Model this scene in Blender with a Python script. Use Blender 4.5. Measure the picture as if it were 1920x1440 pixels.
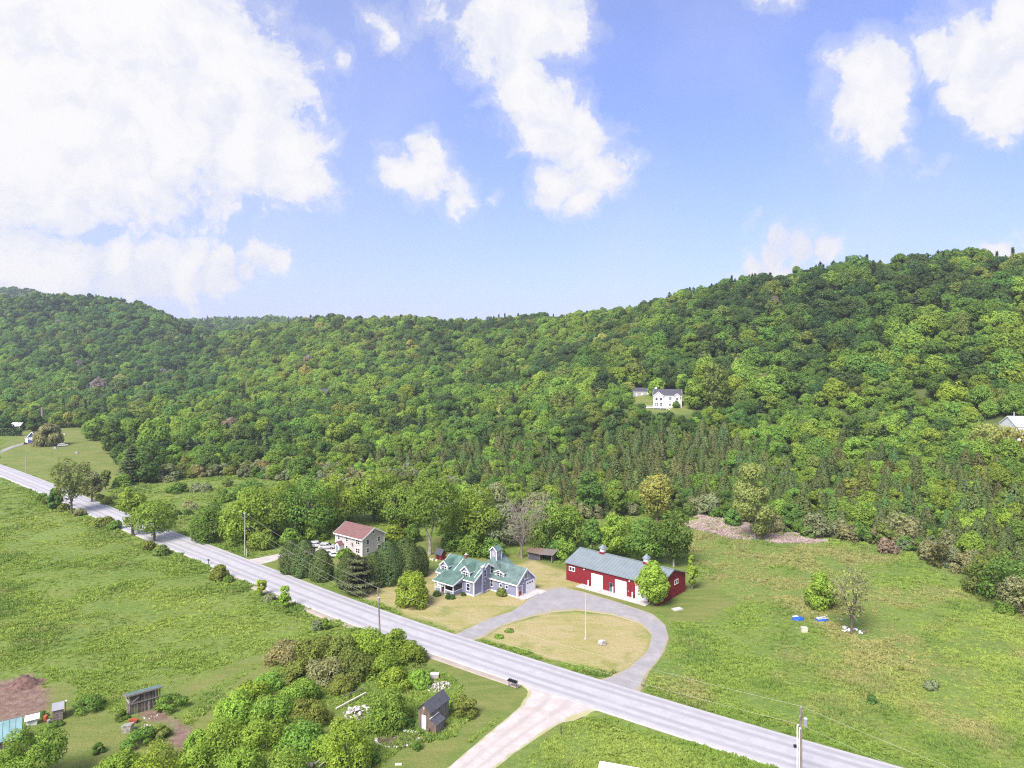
import bpy, math, random
import numpy as np
from mathutils import Vector, Matrix

for o in list(bpy.data.objects):
    bpy.data.objects.remove(o)
scene = bpy.context.scene
COL = scene.collection
rad = math.radians

# ------------------------------------------------------------------ camera
CAM_H = 58.0
FOC = 1331.0            # focal length in units of the 1920 wide photograph
HZ = 640.0              # row of the true horizon in the photograph
cam_d = bpy.data.cameras.new("camera")
cam = bpy.data.objects.new("camera", cam_d)
COL.objects.link(cam)
cam.location = (0, 0, CAM_H)
cam.rotation_euler = (rad(90), 0, 0)
cam_d.sensor_width = 36.0
cam_d.lens = 36.0 * FOC / 1920.0
cam_d.shift_y = -(720.0 - HZ) / 1920.0
cam_d.clip_start = 1.0
cam_d.clip_end = 9000.0
scene.camera = cam

# ------------------------------------------------------------------ sun, sky
SUN_DIR = Vector((-0.38, -0.60, 0.80)).normalized()      # towards the sun
SUN_EL = math.asin(SUN_DIR.z)
SUN_AZ = math.atan2(SUN_DIR.x, SUN_DIR.y)
sd = bpy.data.lights.new("sun", 'SUN')
sd.energy = 3.5
sd.angle = rad(26.0)
sd.color = (1.0, 0.95, 0.87)
sun = bpy.data.objects.new("sun", sd)
COL.objects.link(sun)
sun.location = (0, 0, 300)
sun.rotation_euler = SUN_DIR.to_track_quat('Z', 'Y').to_euler()

SKY_STRENGTH = 0.13
world = bpy.data.worlds.new("World")
scene.world = world
world.use_nodes = True
wt = world.node_tree
wt.nodes.clear()


def N(t, typ, **kw):
    n = t.nodes.new(typ)
    for k, v in kw.items():
        if k == 'inp':
            for kk, vv in v.items():
                n.inputs[kk].default_value = vv
        else:
            setattr(n, k, v)
    return n


def wmath(op, a, b=None, clamp=False):
    n = N(wt, 'ShaderNodeMath', operation=op, use_clamp=clamp)
    for i, v in enumerate((a, b)):
        if v is None:
            continue
        if isinstance(v, (int, float)):
            n.inputs[i].default_value = v
        else:
            wt.links.new(v, n.inputs[i])
    return n.outputs[0]


def wmap(v, a, b, c, d, smooth=True):
    n = N(wt, 'ShaderNodeMapRange', interpolation_type='SMOOTHSTEP' if smooth else 'LINEAR')
    n.clamp = True
    wt.links.new(v, n.inputs[0])
    for i, x in enumerate((a, b, c, d)):
        n.inputs[i + 1].default_value = x
    return n.outputs[0]


def build_sky():
    L = wt.links.new
    out = N(wt, 'ShaderNodeOutputWorld')
    bg = N(wt, 'ShaderNodeBackground', inp={'Strength': SKY_STRENGTH})
    sky = N(wt, 'ShaderNodeTexSky', sky_type='NISHITA', sun_disc=False, sun_elevation=SUN_EL,
            sun_rotation=SUN_AZ, altitude=100.0, air_density=1.0, dust_density=0.6, ozone_density=2.6)
    tc = N(wt, 'ShaderNodeTexCoord')
    d = tc.outputs['Generated']
    # wind-torn edges: the direction is bent by noise before the cloud banks are looked up
    def noise(scale, detail, rough=0.55, vec=d, dist=0.0):
        n = N(wt, 'ShaderNodeTexNoise', inp={'Scale': scale, 'Detail': detail, 'Roughness': rough, 'Distortion': dist})
        L(vec, n.inputs['Vector'])
        return n
    nw = noise(5.0, 6, 0.6)
    sub = N(wt, 'ShaderNodeVectorMath', operation='SUBTRACT')
    L(nw.outputs['Color'], sub.inputs[0]); sub.inputs[1].default_value = (0.5, 0.5, 0.5)
    sc = N(wt, 'ShaderNodeVectorMath', operation='SCALE'); L(sub.outputs[0], sc.inputs[0]); sc.inputs['Scale'].default_value = 0.16
    add = N(wt, 'ShaderNodeVectorMath', operation='ADD'); L(d, add.inputs[0]); L(sc.outputs[0], add.inputs[1])
    wd = add.outputs[0]
    # cloud banks: (bearing slope x/y, elevation slope z/y, radius, weight)
    banks = [(-0.62, 0.40, .26, 1.0), (-0.50, 0.45, .22, 1.0), (-0.40, 0.35, .17, 1.0), (-0.70, 0.31, .18, 1.2),
             (-0.52, 0.275, .15, 1.1), (-0.40, 0.27, .14, 1.0), (-0.32, 0.255, .10, .95), (-0.28, 0.225, .07, .85),
             (-0.68, 0.115, .09, 1.0), (-0.62, 0.118, .075, 1.05), (-0.56, 0.12, .07, 1.05), (-0.50, 0.118, .07, 1.05), (-0.45, 0.115, .065, 1.05), (-0.40, 0.112, .06, 1.0), (-0.355, 0.112, .05, .95), (-0.32, 0.112, .035, .8),
             (-0.65, 0.065, .06, .85), (-0.57, 0.06, .05, .75), (-0.50, 0.055, .045, .6), (-0.44, 0.03, .06, .5),
             (-0.60, 0.54, .2, 1.1), (-0.44, 0.56, .15, .9),
             (-0.135, 0.235, .075, 1.1), (-0.085, 0.215, .055, 1.0), (-0.125, 0.275, .05, .8),
             (-0.02, 0.47, .12, 1.05), (0.06, 0.46, .10, 1.1), (-0.10, 0.50, .08, .85), (-0.20, 0.46, .07, .55),
             (0.02, 0.38, .08, 1.0), (0.03, 0.33, .09, 1.05), (0.09, 0.29, .09, 1.1), (0.12, 0.245, .07, 1.0), (0.07, 0.22, .065, 1.05),
             (0.11, 0.19, .04, .95), (-0.26, 0.40, .05, .5), (-0.30, 0.155, .03, .6),
             (0.455, 0.39, .045, .95), (0.50, 0.375, .07, 1.05), (0.48, 0.33, .06, 1.0), (0.525, 0.31, .055, 1.0), (0.56, 0.28, .04, .95), (0.585, 0.262, .03, .85),
             (0.585, 0.42, .055, .95), (0.64, 0.43, .07, 1.05), (0.70, 0.44, .075, 1.05), (0.655, 0.37, .05, .95), (0.705, 0.345, .055, 1.0), (0.70, 0.30, .03, .8), (0.75, 0.40, .08, 1.0),
             (0.315, 0.10, .032, .8), (0.345, 0.115, .042, .95), (0.385, 0.135, .048, 1.0), (0.425, 0.146, .042, .95), (0.46, 0.150, .028, .85), (0.36, 0.50, .05, .85), (0.33, 0.165, .03, .5),
             (0.66, 0.125, .05, .8), (0.72, 0.12, .05, .7), (-0.36, 0.115, .03, .6), (-0.02, 0.205, .02, .6)]
    field = None
    for bx, bz, r, w in banks:
        v = Vector((bx, 1.0, bz)).normalized()
        dn = N(wt, 'ShaderNodeVectorMath', operation='DISTANCE')
        L(wd, dn.inputs[0]); dn.inputs[1].default_value = v
        m = wmap(dn.outputs['Value'], r * 1.12, 0.0, 0.0, w, smooth=False)
        field = m if field is None else wmath('MAXIMUM', field, m)
    # beyond the view the sky goes on with the same broken cumulus
    gen = noise(2.6, 5, 0.55, wd)
    sepd = N(wt, 'ShaderNodeSeparateXYZ'); L(d, sepd.inputs[0])
    beyond = wmap(sepd.outputs['Y'], 0.78, 0.62, 0.0, 1.0)
    high = wmap(sepd.outputs['Z'], 0.50, 0.60, 0.0, 1.0)
    gmask = wmath('MAXIMUM', beyond, high)
    gfield = wmath('MULTIPLY', wmap(gen.outputs['Fac'], 0.44, 0.62, 0.0, 0.9, False), gmask)
    field = wmath('MAXIMUM', field, gfield)
    fine = noise(19.0, 10, 0.60, wd, 0.25)
    fine2 = noise(5.5, 6, 0.55, d)
    f = wmath('ADD', field, wmath('MULTIPLY', wmath('SUBTRACT', fine.outputs['Fac'], 0.5), 1.0))
    f = wmath('ADD', f, wmath('MULTIPLY', wmath('SUBTRACT', fine2.outputs['Fac'], 0.5), 0.5))
    mask = wmath('MAXIMUM', wmap(f, 0.28, 0.60, 0.0, 1.0), wmap(f, -0.14, 0.62, 0.0, 0.62))
    thin = wmap(fine2.outputs['Fac'], 0.38, 0.75, 0.16, 0.30)      # a little veil everywhere
    low = wmap(sepd.outputs['Z'], 0.0, 0.30, 0.24, 0.05)
    left = wmap(sepd.outputs['X'], -0.35, 0.10, 0.12, 0.0)
    mask = wmath('MAXIMUM', mask, wmath('ADD', wmath('ADD', thin, low), left), True)
    # cloud body: dense parts white, thin ones a touch grey blue
    ramp = N(wt, 'ShaderNodeMixRGB', blend_type='MIX')
    k = CLOUD / SKY_STRENGTH
    ramp.inputs[1].default_value = (0.80 * k, 0.83 * k, 0.95 * k, 1)
    ramp.inputs[2].default_value = (1.0 * k, 0.985 * k, 1.0 * k, 1)
    body = wmath('ADD', f, wmath('MULTIPLY', wmath('SUBTRACT', fine.outputs['Fac'], 0.5), 1.2))
    L(wmap(body, 0.25, 1.05, 0.0, 1.0), ramp.inputs[0])
    tint = N(wt, 'ShaderNodeMixRGB', blend_type='MULTIPLY')
    tint.inputs[0].default_value = 1.0
    L(sky.outputs[0], tint.inputs[1])
    tg = N(wt, 'ShaderNodeMixRGB'); tg.inputs[1].default_value = SKY_LOW; tg.inputs[2].default_value = SKY_HIGH
    L(wmap(sepd.outputs['Z'], 0.0, 0.42, 0.0, 1.0), tg.inputs[0]); L(tg.outputs[0], tint.inputs[2])
    mix = N(wt, 'ShaderNodeMixRGB', blend_type='MIX')
    L(mask, mix.inputs[0]); L(tint.outputs[0], mix.inputs[1]); L(ramp.outputs[0], mix.inputs[2])
    L(mix.outputs[0], bg.inputs['Color'])
    L(bg.outputs[0], out.inputs[0])


SKY_HIGH = (0.50, 0.565, 0.93, 1)
SKY_LOW = (0.455, 0.487, 0.915, 1)
CLOUD = 0.478
build_sky()

scene.view_settings.view_transform = 'Standard'
scene.view_settings.look = 'None'
scene.view_settings.gamma = 1.0
scene.view_settings.use_curve_mapping = False
scene.view_settings.exposure = 1.05

scene.render.engine = 'CYCLES'
cy = scene.cycles
cy.max_bounces = 5
cy.diffuse_bounces = 3
cy.glossy_bounces = 2
cy.transmission_bounces = 3
cy.transparent_max_bounces = 6
cy.volume_bounces = 0
cy.caustics_reflective = False
cy.caustics_refractive = False
cy.use_denoising = False
cy.denoiser = 'OPENIMAGEDENOISE'
cy.denoising_input_passes = 'RGB_ALBEDO_NORMAL'
cy.denoising_prefilter = 'ACCURATE'
cy.filter_width = 1.15

# ------------------------------------------------------------------ helpers
rng = np.random.default_rng(7)


def G(px, py, z=0.0):
    """Point at height z that the photograph shows at (px, py)."""
    d = FOC * (CAM_H - z) / (py - HZ)
    return ((px - 960.0) / FOC * d, d)


def smooth01(x):
    x = np.clip(x, 0, 1)
    return x * x * (3 - 2 * x)


# value noise (numpy) for placing and tinting
_tab = np.random.default_rng(99).random((256, 256))


def vnoise(x, y, s, seed=0):
    x = np.asarray(x, float) / s + seed * 17.3
    y = np.asarray(y, float) / s + seed * 7.9
    xi = np.floor(x).astype(int); yi = np.floor(y).astype(int)
    fx = x - xi; fy = y - yi
    fx = fx * fx * (3 - 2 * fx); fy = fy * fy * (3 - 2 * fy)
    a = _tab[xi & 255, yi & 255]; b = _tab[(xi + 1) & 255, yi & 255]
    c = _tab[xi & 255, (yi + 1) & 255]; d = _tab[(xi + 1) & 255, (yi + 1) & 255]
    return (a * (1 - fx) + b * fx) * (1 - fy) + (c * (1 - fx) + d * fx) * fy


def fbm(x, y, s, seed=0, n=4):
    t = 0; a = 0.5; tot = 0
    for i in range(n):
        t = t + a * vnoise(x, y, s, seed + i * 3); tot += a
        a *= 0.5; s *= 0.5
    return t / tot


def tag(o, label=None, cat=None, group=None, kind=None):
    if label: o['label'] = label
    if cat: o['category'] = cat
    if group: o['group'] = group
    if kind: o['kind'] = kind
    return o


def empty(name, loc, rz=0.0, label=None, cat=None, group=None):
    o = bpy.data.objects.new(name, None)
    o.empty_display_size = 0.5
    o.location = loc
    o.rotation_euler = (0, 0, rz)
    COL.objects.link(o)
    return tag(o, label, cat, group)


def link_mesh(name, me, parent=None, loc=None):
    o = bpy.data.objects.new(name, me)
    COL.objects.link(o)
    if parent is not None: o.parent = parent
    if loc is not None: o.location = loc
    return o


def copy_tree(o, parent=None):
    c = o.copy()
    COL.objects.link(c)
    if parent is not None: c.parent = parent
    for ch in list(o.children):
        copy_tree(ch, c)
    return c


def fast_mesh(name, V, quads, mats, matidx=None, smooth=False):
    """Mesh from a vertex array and an (n,4) or (n,3) index array."""
    V = np.asarray(V, np.float32); Q = np.asarray(quads, np.int32)
    me = bpy.data.meshes.new(name)
    k = Q.shape[1]
    me.vertices.add(len(V)); me.vertices.foreach_set('co', V.ravel())
    me.loops.add(Q.size); me.loops.foreach_set('vertex_index', Q.ravel())
    me.polygons.add(len(Q))
    me.polygons.foreach_set('loop_start', np.arange(0, Q.size, k, dtype=np.int32))
    me.polygons.foreach_set('loop_total', np.full(len(Q), k, np.int32))
    for m in mats: me.materials.append(m)
    if matidx is not None: me.polygons.foreach_set('material_index', np.asarray(matidx, np.int32))
    me.polygons.foreach_set('use_smooth', np.full(len(Q), smooth))
    me.update(calc_edges=True)
    return me


class MB:
    """Collects boxes, beams, prisms and tubes in local coordinates; build() makes ONE mesh object."""
    def __init__(s):
        s.v = []; s.f = []; s.m = []; s.cur = 0

    def mat(s, i):
        s.cur = i; return s

    def face(s, pts):
        b = len(s.v)
        s.v += [tuple(p) for p in pts]
        s.f.append(tuple(range(b, b + len(pts)))); s.m.append(s.cur)
        return s

    def hull(s, bottom, top):
        """closed solid between two matching rings"""
        n = len(bottom); b = len(s.v)
        s.v += [tuple(p) for p in bottom] + [tuple(p) for p in top]
        s.f.append(tuple(range(b + n - 1, b - 1, -1))); s.m.append(s.cur)
        s.f.append(tuple(range(b + n, b + 2 * n))); s.m.append(s.cur)
        for i in range(n):
            j = (i + 1) % n
            s.f.append((b + i, b + j, b + n + j, b + n + i)); s.m.append(s.cur)
        return s

    def box(s, x0, x1, y0, y1, z0, z1):
        return s.hull([(x0, y0, z0), (x1, y0, z0), (x1, y1, z0), (x0, y1, z0)],
                      [(x0, y0, z1), (x1, y0, z1), (x1, y1, z1), (x0, y1, z1)])

    def beam(s, p, q, w, h, up=(0, 0, 1)):
        """box along p->q, w wide sideways, h tall along up"""
        p = Vector(p); q = Vector(q); d = (q - p).normalized()
        side = d.cross(Vector(up))
        if side.length < 1e-4: side = d.cross(Vector((0, 1, 0)))
        side.normalize(); u = side.cross(d).normalized()
        a = side * (w / 2); c = u * (h / 2)
        return s.hull([p - a - c, p + a - c, p + a + c, p - a + c], [q - a - c, q + a - c, q + a + c, q - a + c])

    def slab(s, pts, t):
        """polygon thickened by t along its normal"""
        P = [Vector(p) for p in pts]
        n = (P[1] - P[0]).cross(P[2] - P[0]).normalized() * t
        return s.hull(P, [p + n for p in P])

    def tube(s, pts, r, n=6, cap=True):
        pts = [Vector(p) for p in pts]
        rr = r if hasattr(r, '__len__') else [r] * len(pts)
        b = len(s.v)
        for i, p in enumerate(pts):
            d = (pts[min(i + 1, len(pts) - 1)] - pts[max(i - 1, 0)])
            d = d.normalized() if d.length > 1e-6 else Vector((0, 0, 1))
            a = d.cross(Vector((0.31, 0.95, 0.05)) if abs(d.z) > .9 else Vector((0, 0, 1))).normalized()
            c = d.cross(a)
            for k in range(n):
                t = 2 * math.pi * k / n
                s.v.append(tuple(p + (a * math.cos(t) + c * math.sin(t)) * rr[i]))
        for i in range(len(pts) - 1):
            for k in range(n):
                k2 = (k + 1) % n
                s.f.append((b + i * n + k, b + i * n + k2, b + (i + 1) * n + k2, b + (i + 1) * n + k)); s.m.append(s.cur)
        if cap:
            s.f.append(tuple(b + k for k in range(n - 1, -1, -1))); s.m.append(s.cur)
            e = b + (len(pts) - 1) * n
            s.f.append(tuple(e + k for k in range(n))); s.m.append(s.cur)
        return s

    def mesh(s, name, mats, smooth=False):
        me = bpy.data.meshes.new(name)
        me.from_pydata(s.v, [], s.f)
        for m in (mats if isinstance(mats, (list, tuple)) else [mats]): me.materials.append(m)
        me.polygons.foreach_set('material_index', s.m)
        me.polygons.foreach_set('use_smooth', [smooth] * len(s.f))
        me.update()
        import bmesh
        bm = bmesh.new(); bm.from_mesh(me)
        bmesh.ops.recalc_face_normals(bm, faces=bm.faces)
        bm.to_mesh(me); bm.free()
        return me

    def build(s, name, mats, parent=None, loc=None, smooth=False):
        return link_mesh(name, s.mesh(name, mats, smooth), parent, loc)


# ------------------------------------------------------------------ materials
def mat(name, col, rough=0.8, var=0.12, scale=3.0, bump=0.0, bscale=None, spec=0.25, metal=0.0, col2=None, stretch=(1, 1, 1)):
    m = bpy.data.materials.new(name)
    m.use_nodes = True
    t = m.node_tree
    b = t.nodes['Principled BSDF']
    b.inputs['Roughness'].default_value = rough
    b.inputs['Specular IOR Level'].default_value = spec
    b.inputs['Metallic'].default_value = metal
    tc = N(t, 'ShaderNodeTexCoord')
    mp = N(t, 'ShaderNodeMapping'); mp.inputs['Scale'].default_value = stretch
    t.links.new(tc.outputs['Object'], mp.inputs[0])
    nz = N(t, 'ShaderNodeTexNoise', inp={'Scale': scale, 'Detail': 6, 'Roughness': 0.6})
    t.links.new(mp.outputs[0], nz.inputs['Vector'])
    mx = N(t, 'ShaderNodeMixRGB')
    c2 = col2 if col2 else tuple(c * (1 - 2 * var) for c in col)
    c1 = col if col2 else tuple(min(1, c * (1 + var)) for c in col)
    mx.inputs[1].default_value = (*c1, 1); mx.inputs[2].default_value = (*c2, 1)
    mr = N(t, 'ShaderNodeMapRange'); mr.inputs[1].default_value = 0.35; mr.inputs[2].default_value = 0.65
    t.links.new(nz.outputs['Fac'], mr.inputs[0]); t.links.new(mr.outputs[0], mx.inputs[0])
    t.links.new(mx.outputs[0], b.inputs['Base Color'])
    if bump:
        nb = N(t, 'ShaderNodeTexNoise', inp={'Scale': bscale or scale * 4, 'Detail': 5})
        t.links.new(mp.outputs[0], nb.inputs['Vector'])
        bp = N(t, 'ShaderNodeBump', inp={'Strength': 1.0, 'Distance': bump})
        t.links.new(nb.outputs['Fac'], bp.inputs['Height']); t.links.new(bp.outputs[0], b.inputs['Normal'])
    return m


def leaf_material(name, transl=0.35, lo=(0.62, 0.68, 0.75, 1), hi=(1.42, 1.32, 1.15, 1)):
    """Foliage: the colour comes from each plant's own tint, varied leaf by leaf."""
    m = bpy.data.materials.new(name); m.use_nodes = True
    t = m.node_tree; t.nodes.clear(); L = t.links.new
    out = N(t, 'ShaderNodeOutputMaterial')
    at = N(t, 'ShaderNodeAttribute', attribute_type='INSTANCER', attribute_name='tint')
    lv = N(t, 'ShaderNodeAttribute', attribute_type='GEOMETRY', attribute_name='leafvar')
    mul = N(t, 'ShaderNodeMixRGB', blend_type='MULTIPLY'); mul.inputs[0].default_value = 1
    cr = N(t, 'ShaderNodeMixRGB'); cr.inputs[1].default_value = lo; cr.inputs[2].default_value = hi
    L(lv.outputs['Fac'], cr.inputs[0])
    L(at.outputs['Color'], mul.inputs[1]); L(cr.outputs[0], mul.inputs[2])
    df = N(t, 'ShaderNodeBsdfDiffuse'); tr = N(t, 'ShaderNodeBsdfTranslucent')
    L(mul.outputs[0], df.inputs[0])
    yel = N(t, 'ShaderNodeMixRGB', blend_type='MULTIPLY'); yel.inputs[0].default_value = 1; yel.inputs[2].default_value = (1.25, 1.2, 0.6, 1)
    L(mul.outputs[0], yel.inputs[1]); L(yel.outputs[0], tr.inputs[0])
    # leaf clumps are lit as the masses they belong to, roughened by each clump's own tilt
    cn = N(t, 'ShaderNodeAttribute', attribute_type='GEOMETRY', attribute_name='mass')
    vt = N(t, 'ShaderNodeVectorTransform', vector_type='NORMAL', convert_from='OBJECT', convert_to='WORLD')
    L(cn.outputs['Vector'], vt.inputs[0])
    geo = N(t, 'ShaderNodeNewGeometry')
    va = N(t, 'ShaderNodeVectorMath', operation='SCALE'); L(geo.outputs['Normal'], va.inputs[0]); va.inputs['Scale'].default_value = 0.65
    vb = N(t, 'ShaderNodeVectorMath', operation='ADD'); L(va.outputs[0], vb.inputs[0]); L(vt.outputs[0], vb.inputs[1])
    vn = N(t, 'ShaderNodeVectorMath', operation='NORMALIZE'); L(vb.outputs[0], vn.inputs[0])
    L(vn.outputs[0], df.inputs['Normal'])
    mx = N(t, 'ShaderNodeMixShader'); mx.inputs[0].default_value = transl
    L(df.outputs[0], mx.inputs[1]); L(tr.outputs[0], mx.inputs[2]); L(mx.outputs[0], out.inputs[0])
    return m


M = {}
M['leaf'] = leaf_material('leaf', 0.50)
M['needle'] = leaf_material('needle', 0.25)
M['blade'] = leaf_material('grass_blade', 0.40, (0.82, 0.86, 0.88, 1), (1.18, 1.14, 1.08, 1))
M['bark'] = mat('bark', (0.16, 0.13, 0.11), 0.9, 0.25, 3, bump=0.04)
M['pale_bark'] = mat('pale_bark', (0.36, 0.33, 0.29), 0.9, 0.25, 2, bump=0.03)
M['white_bark'] = mat('white_bark', (0.62, 0.59, 0.55), 0.8, 0.2, 1.5)
M['twig'] = mat('twig', (0.29, 0.235, 0.215), 0.9, 0.2, 2)
M['purple'] = mat('lavender_siding', (0.245, 0.252, 0.365), 0.7, 0.05, 1.2, spec=.2)
M['white'] = mat('white_trim', (0.80, 0.79, 0.80), 0.6, 0.04, 2)
M['green_roof'] = mat('green_shingle', (0.100, 0.172, 0.146), 0.85, 0.16, 0.7, bump=0.02, bscale=5)
M['grey_roof'] = mat('grey_green_shingle', (0.125, 0.185, 0.175), 0.85, 0.16, 0.7, bump=0.02, bscale=5)
M['glass'] = mat('window_glass', (0.025, 0.03, 0.04), 0.12, 0.1, 1, spec=.6)
M['pale_glass'] = mat('curtained_glass', (0.28, 0.30, 0.36), 0.15, 0.15, 3, spec=.5)
M['red'] = mat('barn_red', (0.215, 0.019, 0.028), 0.6, 0.06, 0.9, spec=.25)
M['metal_roof'] = mat('blue_grey_metal', (0.205, 0.24, 0.255), 0.45, 0.05, 0.6, spec=.4)
M['door_green'] = mat('green_door_paint', (0.10, 0.15, 0.16), 0.6, 0.06, 2)
M['door_red'] = mat('red_door_paint', (0.32, 0.03, 0.04), 0.6, 0.06, 2)
M['brick'] = mat('chimney_brick', (0.24, 0.10, 0.08), 0.9, 0.2, 8)
M['beige'] = mat('beige_siding', (0.56, 0.50, 0.49), 0.75, 0.04, 1.0)
M['maroon_roof'] = mat('maroon_shingle', (0.20, 0.105, 0.10), 0.85, 0.10, 1.5)
M['dark_roof'] = mat('dark_shingle', (0.085, 0.085, 0.105), 0.85, 0.15, 3)
M['concrete'] = mat('concrete', (0.52, 0.47, 0.45), 0.9, 0.10, 0.8)
M['stone'] = mat('stone', (0.46, 0.42, 0.40), 0.9, 0.25, 1.2, bump=0.03)
M['grey_wood'] = mat('weathered_wood', (0.20, 0.17, 0.165), 0.9, 0.25, 1.4, stretch=(4, 4, .5))
M['brown_wood'] = mat('brown_wood', (0.21, 0.15, 0.115), 0.9, 0.25, 1.4, stretch=(4, 4, .5))
M['pole_wood'] = mat('pole_wood', (0.27, 0.22, 0.20), 0.9, 0.15, 1.4, stretch=(4, 4, .4))
M['pale_pole'] = mat('pale_pole_wood', (0.40, 0.39, 0.34), 0.9, 0.15, 1.4, stretch=(4, 4, .4))
M['wire'] = mat('aluminium_wire', (0.50, 0.52, 0.40), 0.5, 0.02, 1)
M['galv'] = mat('galvanised_metal', (0.30, 0.30, 0.33), 0.45, 0.06, 2, spec=.5)
M['black'] = mat('black_paint', (0.02, 0.02, 0.025), 0.5, 0.1, 2)
M['tyre'] = mat('tyre_rubber', (0.02, 0.02, 0.02), 0.9, 0.1, 2)
M['car_white'] = mat('white_car_paint', (0.50, 0.50, 0.52), 0.25, 0.02, 1, spec=.5)
M['car_blue'] = mat('dark_car_paint', (0.05, 0.06, 0.09), 0.25, 0.02, 1, spec=.5)
M['lamp'] = mat('lamp_lens', (0.5, 0.5, 0.5), 0.2, 0.05, 2, spec=.5)
M['tail'] = mat('tail_lamp', (0.35, 0.02, 0.02), 0.3, 0.05, 2)
M['orange'] = mat('orange_plastic', (0.38, 0.08, 0.04), 0.5, 0.1, 2)
M['blue_tarp'] = mat('blue_tarp', (0.025, 0.10, 0.48), 0.5, 0.2, 2)
M['blue_paint'] = mat('blue_siding', (0.05, 0.08, 0.22), 0.7, 0.08, 1)
M['cream'] = mat('cream_board', (0.62, 0.57, 0.45), 0.8, 0.1, 1)
M['teal_metal'] = mat('teal_metal_roof', (0.20, 0.33, 0.34), 0.5, 0.08, 1, spec=.4)
M['soil'] = mat('dark_soil', (0.17, 0.10, 0.085), 0.95, 0.25, 1.5, bump=0.10, bscale=3)
M['mulch'] = mat('mulch', (0.15, 0.09, 0.085), 0.95, 0.35, 4, bump=0.08)
M['grey_paint'] = mat('grey_siding', (0.42, 0.40, 0.43), 0.7, 0.05, 1)
M['white_metal'] = mat('white_metal_roof', (0.80, 0.78, 0.79), 0.45, 0.04, .4)

# ------------------------------------------------------------------ terrain
# edge of the woods round the valley floor (as seen on level ground), left to right
EDGE = [(-900, 800), (-300, 797), (0, 797), (110, 800), (165, 800), (212, 815), (222, 850), (235, 880), (262, 905), (330, 900), (440, 893),
        (520, 905), (620, 912), (720, 918), (800, 930), (880, 945), (950, 962), (1040, 975), (1130, 976), (1200, 968),
        (1250, 958), (1290, 962), (1340, 972), (1400, 988), (1460, 1005), (1560, 1012), (1640, 1024), (1700, 1036),
        (1760, 1058), (1800, 1082), (1840, 1102), (1880, 1122), (1960, 1150), (2300, 1230), (2900, 1300)]
_ex = np.array([e[0] for e in EDGE], float)
_ed = np.array([CAM_H * FOC / (e[1] - HZ) for e in EDGE])


def az(x, y):
    """bearing from the survey point, in photograph columns"""
    return 960 + FOC * np.asarray(x, float) / np.maximum(np.asarray(y, float), 1.0)


def edge_d(px):
    return np.interp(px, _ex, _ed)


# hill heights: (bearing column, distance, ground height)
HILL = [(1250, 300, 8), (1250, 366, 24.5), (1250, 450, 50), (1250, 570, 82), (1250, 760, 50), (1250, 1000, 20),
        (1330, 360, 24), (1170, 366, 24), (1210, 350, 21.5), (1300, 350, 21.5),
        (1600, 230, 3), (1600, 330, 18), (1600, 400, 52), (1600, 480, 99), (1600, 650, 70), (1600, 900, 30),
        (1440, 260, 4), (1440, 350, 24), (1440, 430, 52), (1440, 525, 92), (1440, 720, 60),
        (1760, 200, 3), (1760, 300, 21), (1760, 380, 62), (1760, 455, 100), (1760, 640, 70),
        (1900, 190, 2), (1900, 285, 22), (1900, 360, 60), (1900, 440, 97), (1900, 620, 70), (1900, 900, 30),
        (2300, 150, 2), (2300, 260, 20), (2300, 400, 88), (2300, 600, 70), (2800, 140, 3), (2800, 380, 85), (2800, 600, 60),
        (1100, 330, 4), (1100, 450, 22), (1100, 560, 48), (1100, 690, 73), (1100, 900, 40),
        (960, 330, 3), (960, 430, 8), (960, 560, 22), (960, 680, 48), (960, 780, 71), (960, 1000, 35),
        (780, 350, 2), (780, 470, 7), (780, 620, 22), (780, 740, 52), (780, 820, 72), (780, 1100, 35),
        (600, 400, 1), (600, 540, 8), (600, 720, 33), (600, 830, 61), (600, 900, 76), (600, 1150, 40),
        (480, 420, 1), (470, 640, 12), (470, 800, 34), (480, 960, 68), (480, 1200, 52),
        (390, 500, 1), (380, 640, 4), (375, 800, 14), (380, 1000, 32), (390, 1250, 46),
        (320, 640, 7), (320, 820, 32), (310, 1000, 80), (330, 1080, 78), (260, 1070, 99), (310, 1300, 60),
        (200, 520, 0), (200, 640, 5), (200, 800, 34), (200, 960, 82), (200, 1060, 110), (200, 1300, 80),
        (90, 700, 13), (90, 900, 60), (100, 1070, 113), (100, 1300, 90),
        (0, 560, 1), (0, 700, 13), (0, 900, 58), (0, 1060, 106), (0, 1300, 90),
        (-300, 520, 0), (-300, 700, 14), (-300, 1060, 100), (-300, 1300, 90), (-900, 500, 0), (-900, 800, 30), (-900, 1100, 90),
        (0, 1750, 174), (60, 1750, 172), (130, 1750, 150), (-200, 1700, 165), (210, 1750, 110), (300, 1700, 84),
        (400, 1650, 98), (460, 1650, 103), (520, 1650, 103), (600, 1650, 85), (-900, 1700, 150),
        (900, 1500, 30), (1300, 1300, 15), (1800, 1300, 20), (2600, 1000, 40),
        (400, 2200, 60), (0, 2300, 120), (900, 2200, 30), (-900, 2300, 100), (1900, 2200, 30)]
_hx = np.array([(h[0] - 960) / FOC * h[1] for h in HILL]); _hy = np.array([h[1] for h in HILL], float)
_hz = np.array([h[2] for h in HILL], float)


def _rbf_fit():
    P = np.stack([_hx, _hy], 1) / 100.0
    d = np.linalg.norm(P[:, None] - P[None], axis=2)
    n = len(P)
    A = np.zeros((n + 3, n + 3))
    A[:n, :n] = d + np.eye(n) * -0.02
    A[:n, n] = 1; A[:n, n + 1:] = P
    A[n, :n] = 1; A[n + 1:, :n] = P.T
    return P, np.linalg.solve(A, np.concatenate([_hz, [0, 0, 0]]))


_rp, _rw = _rbf_fit()


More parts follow.
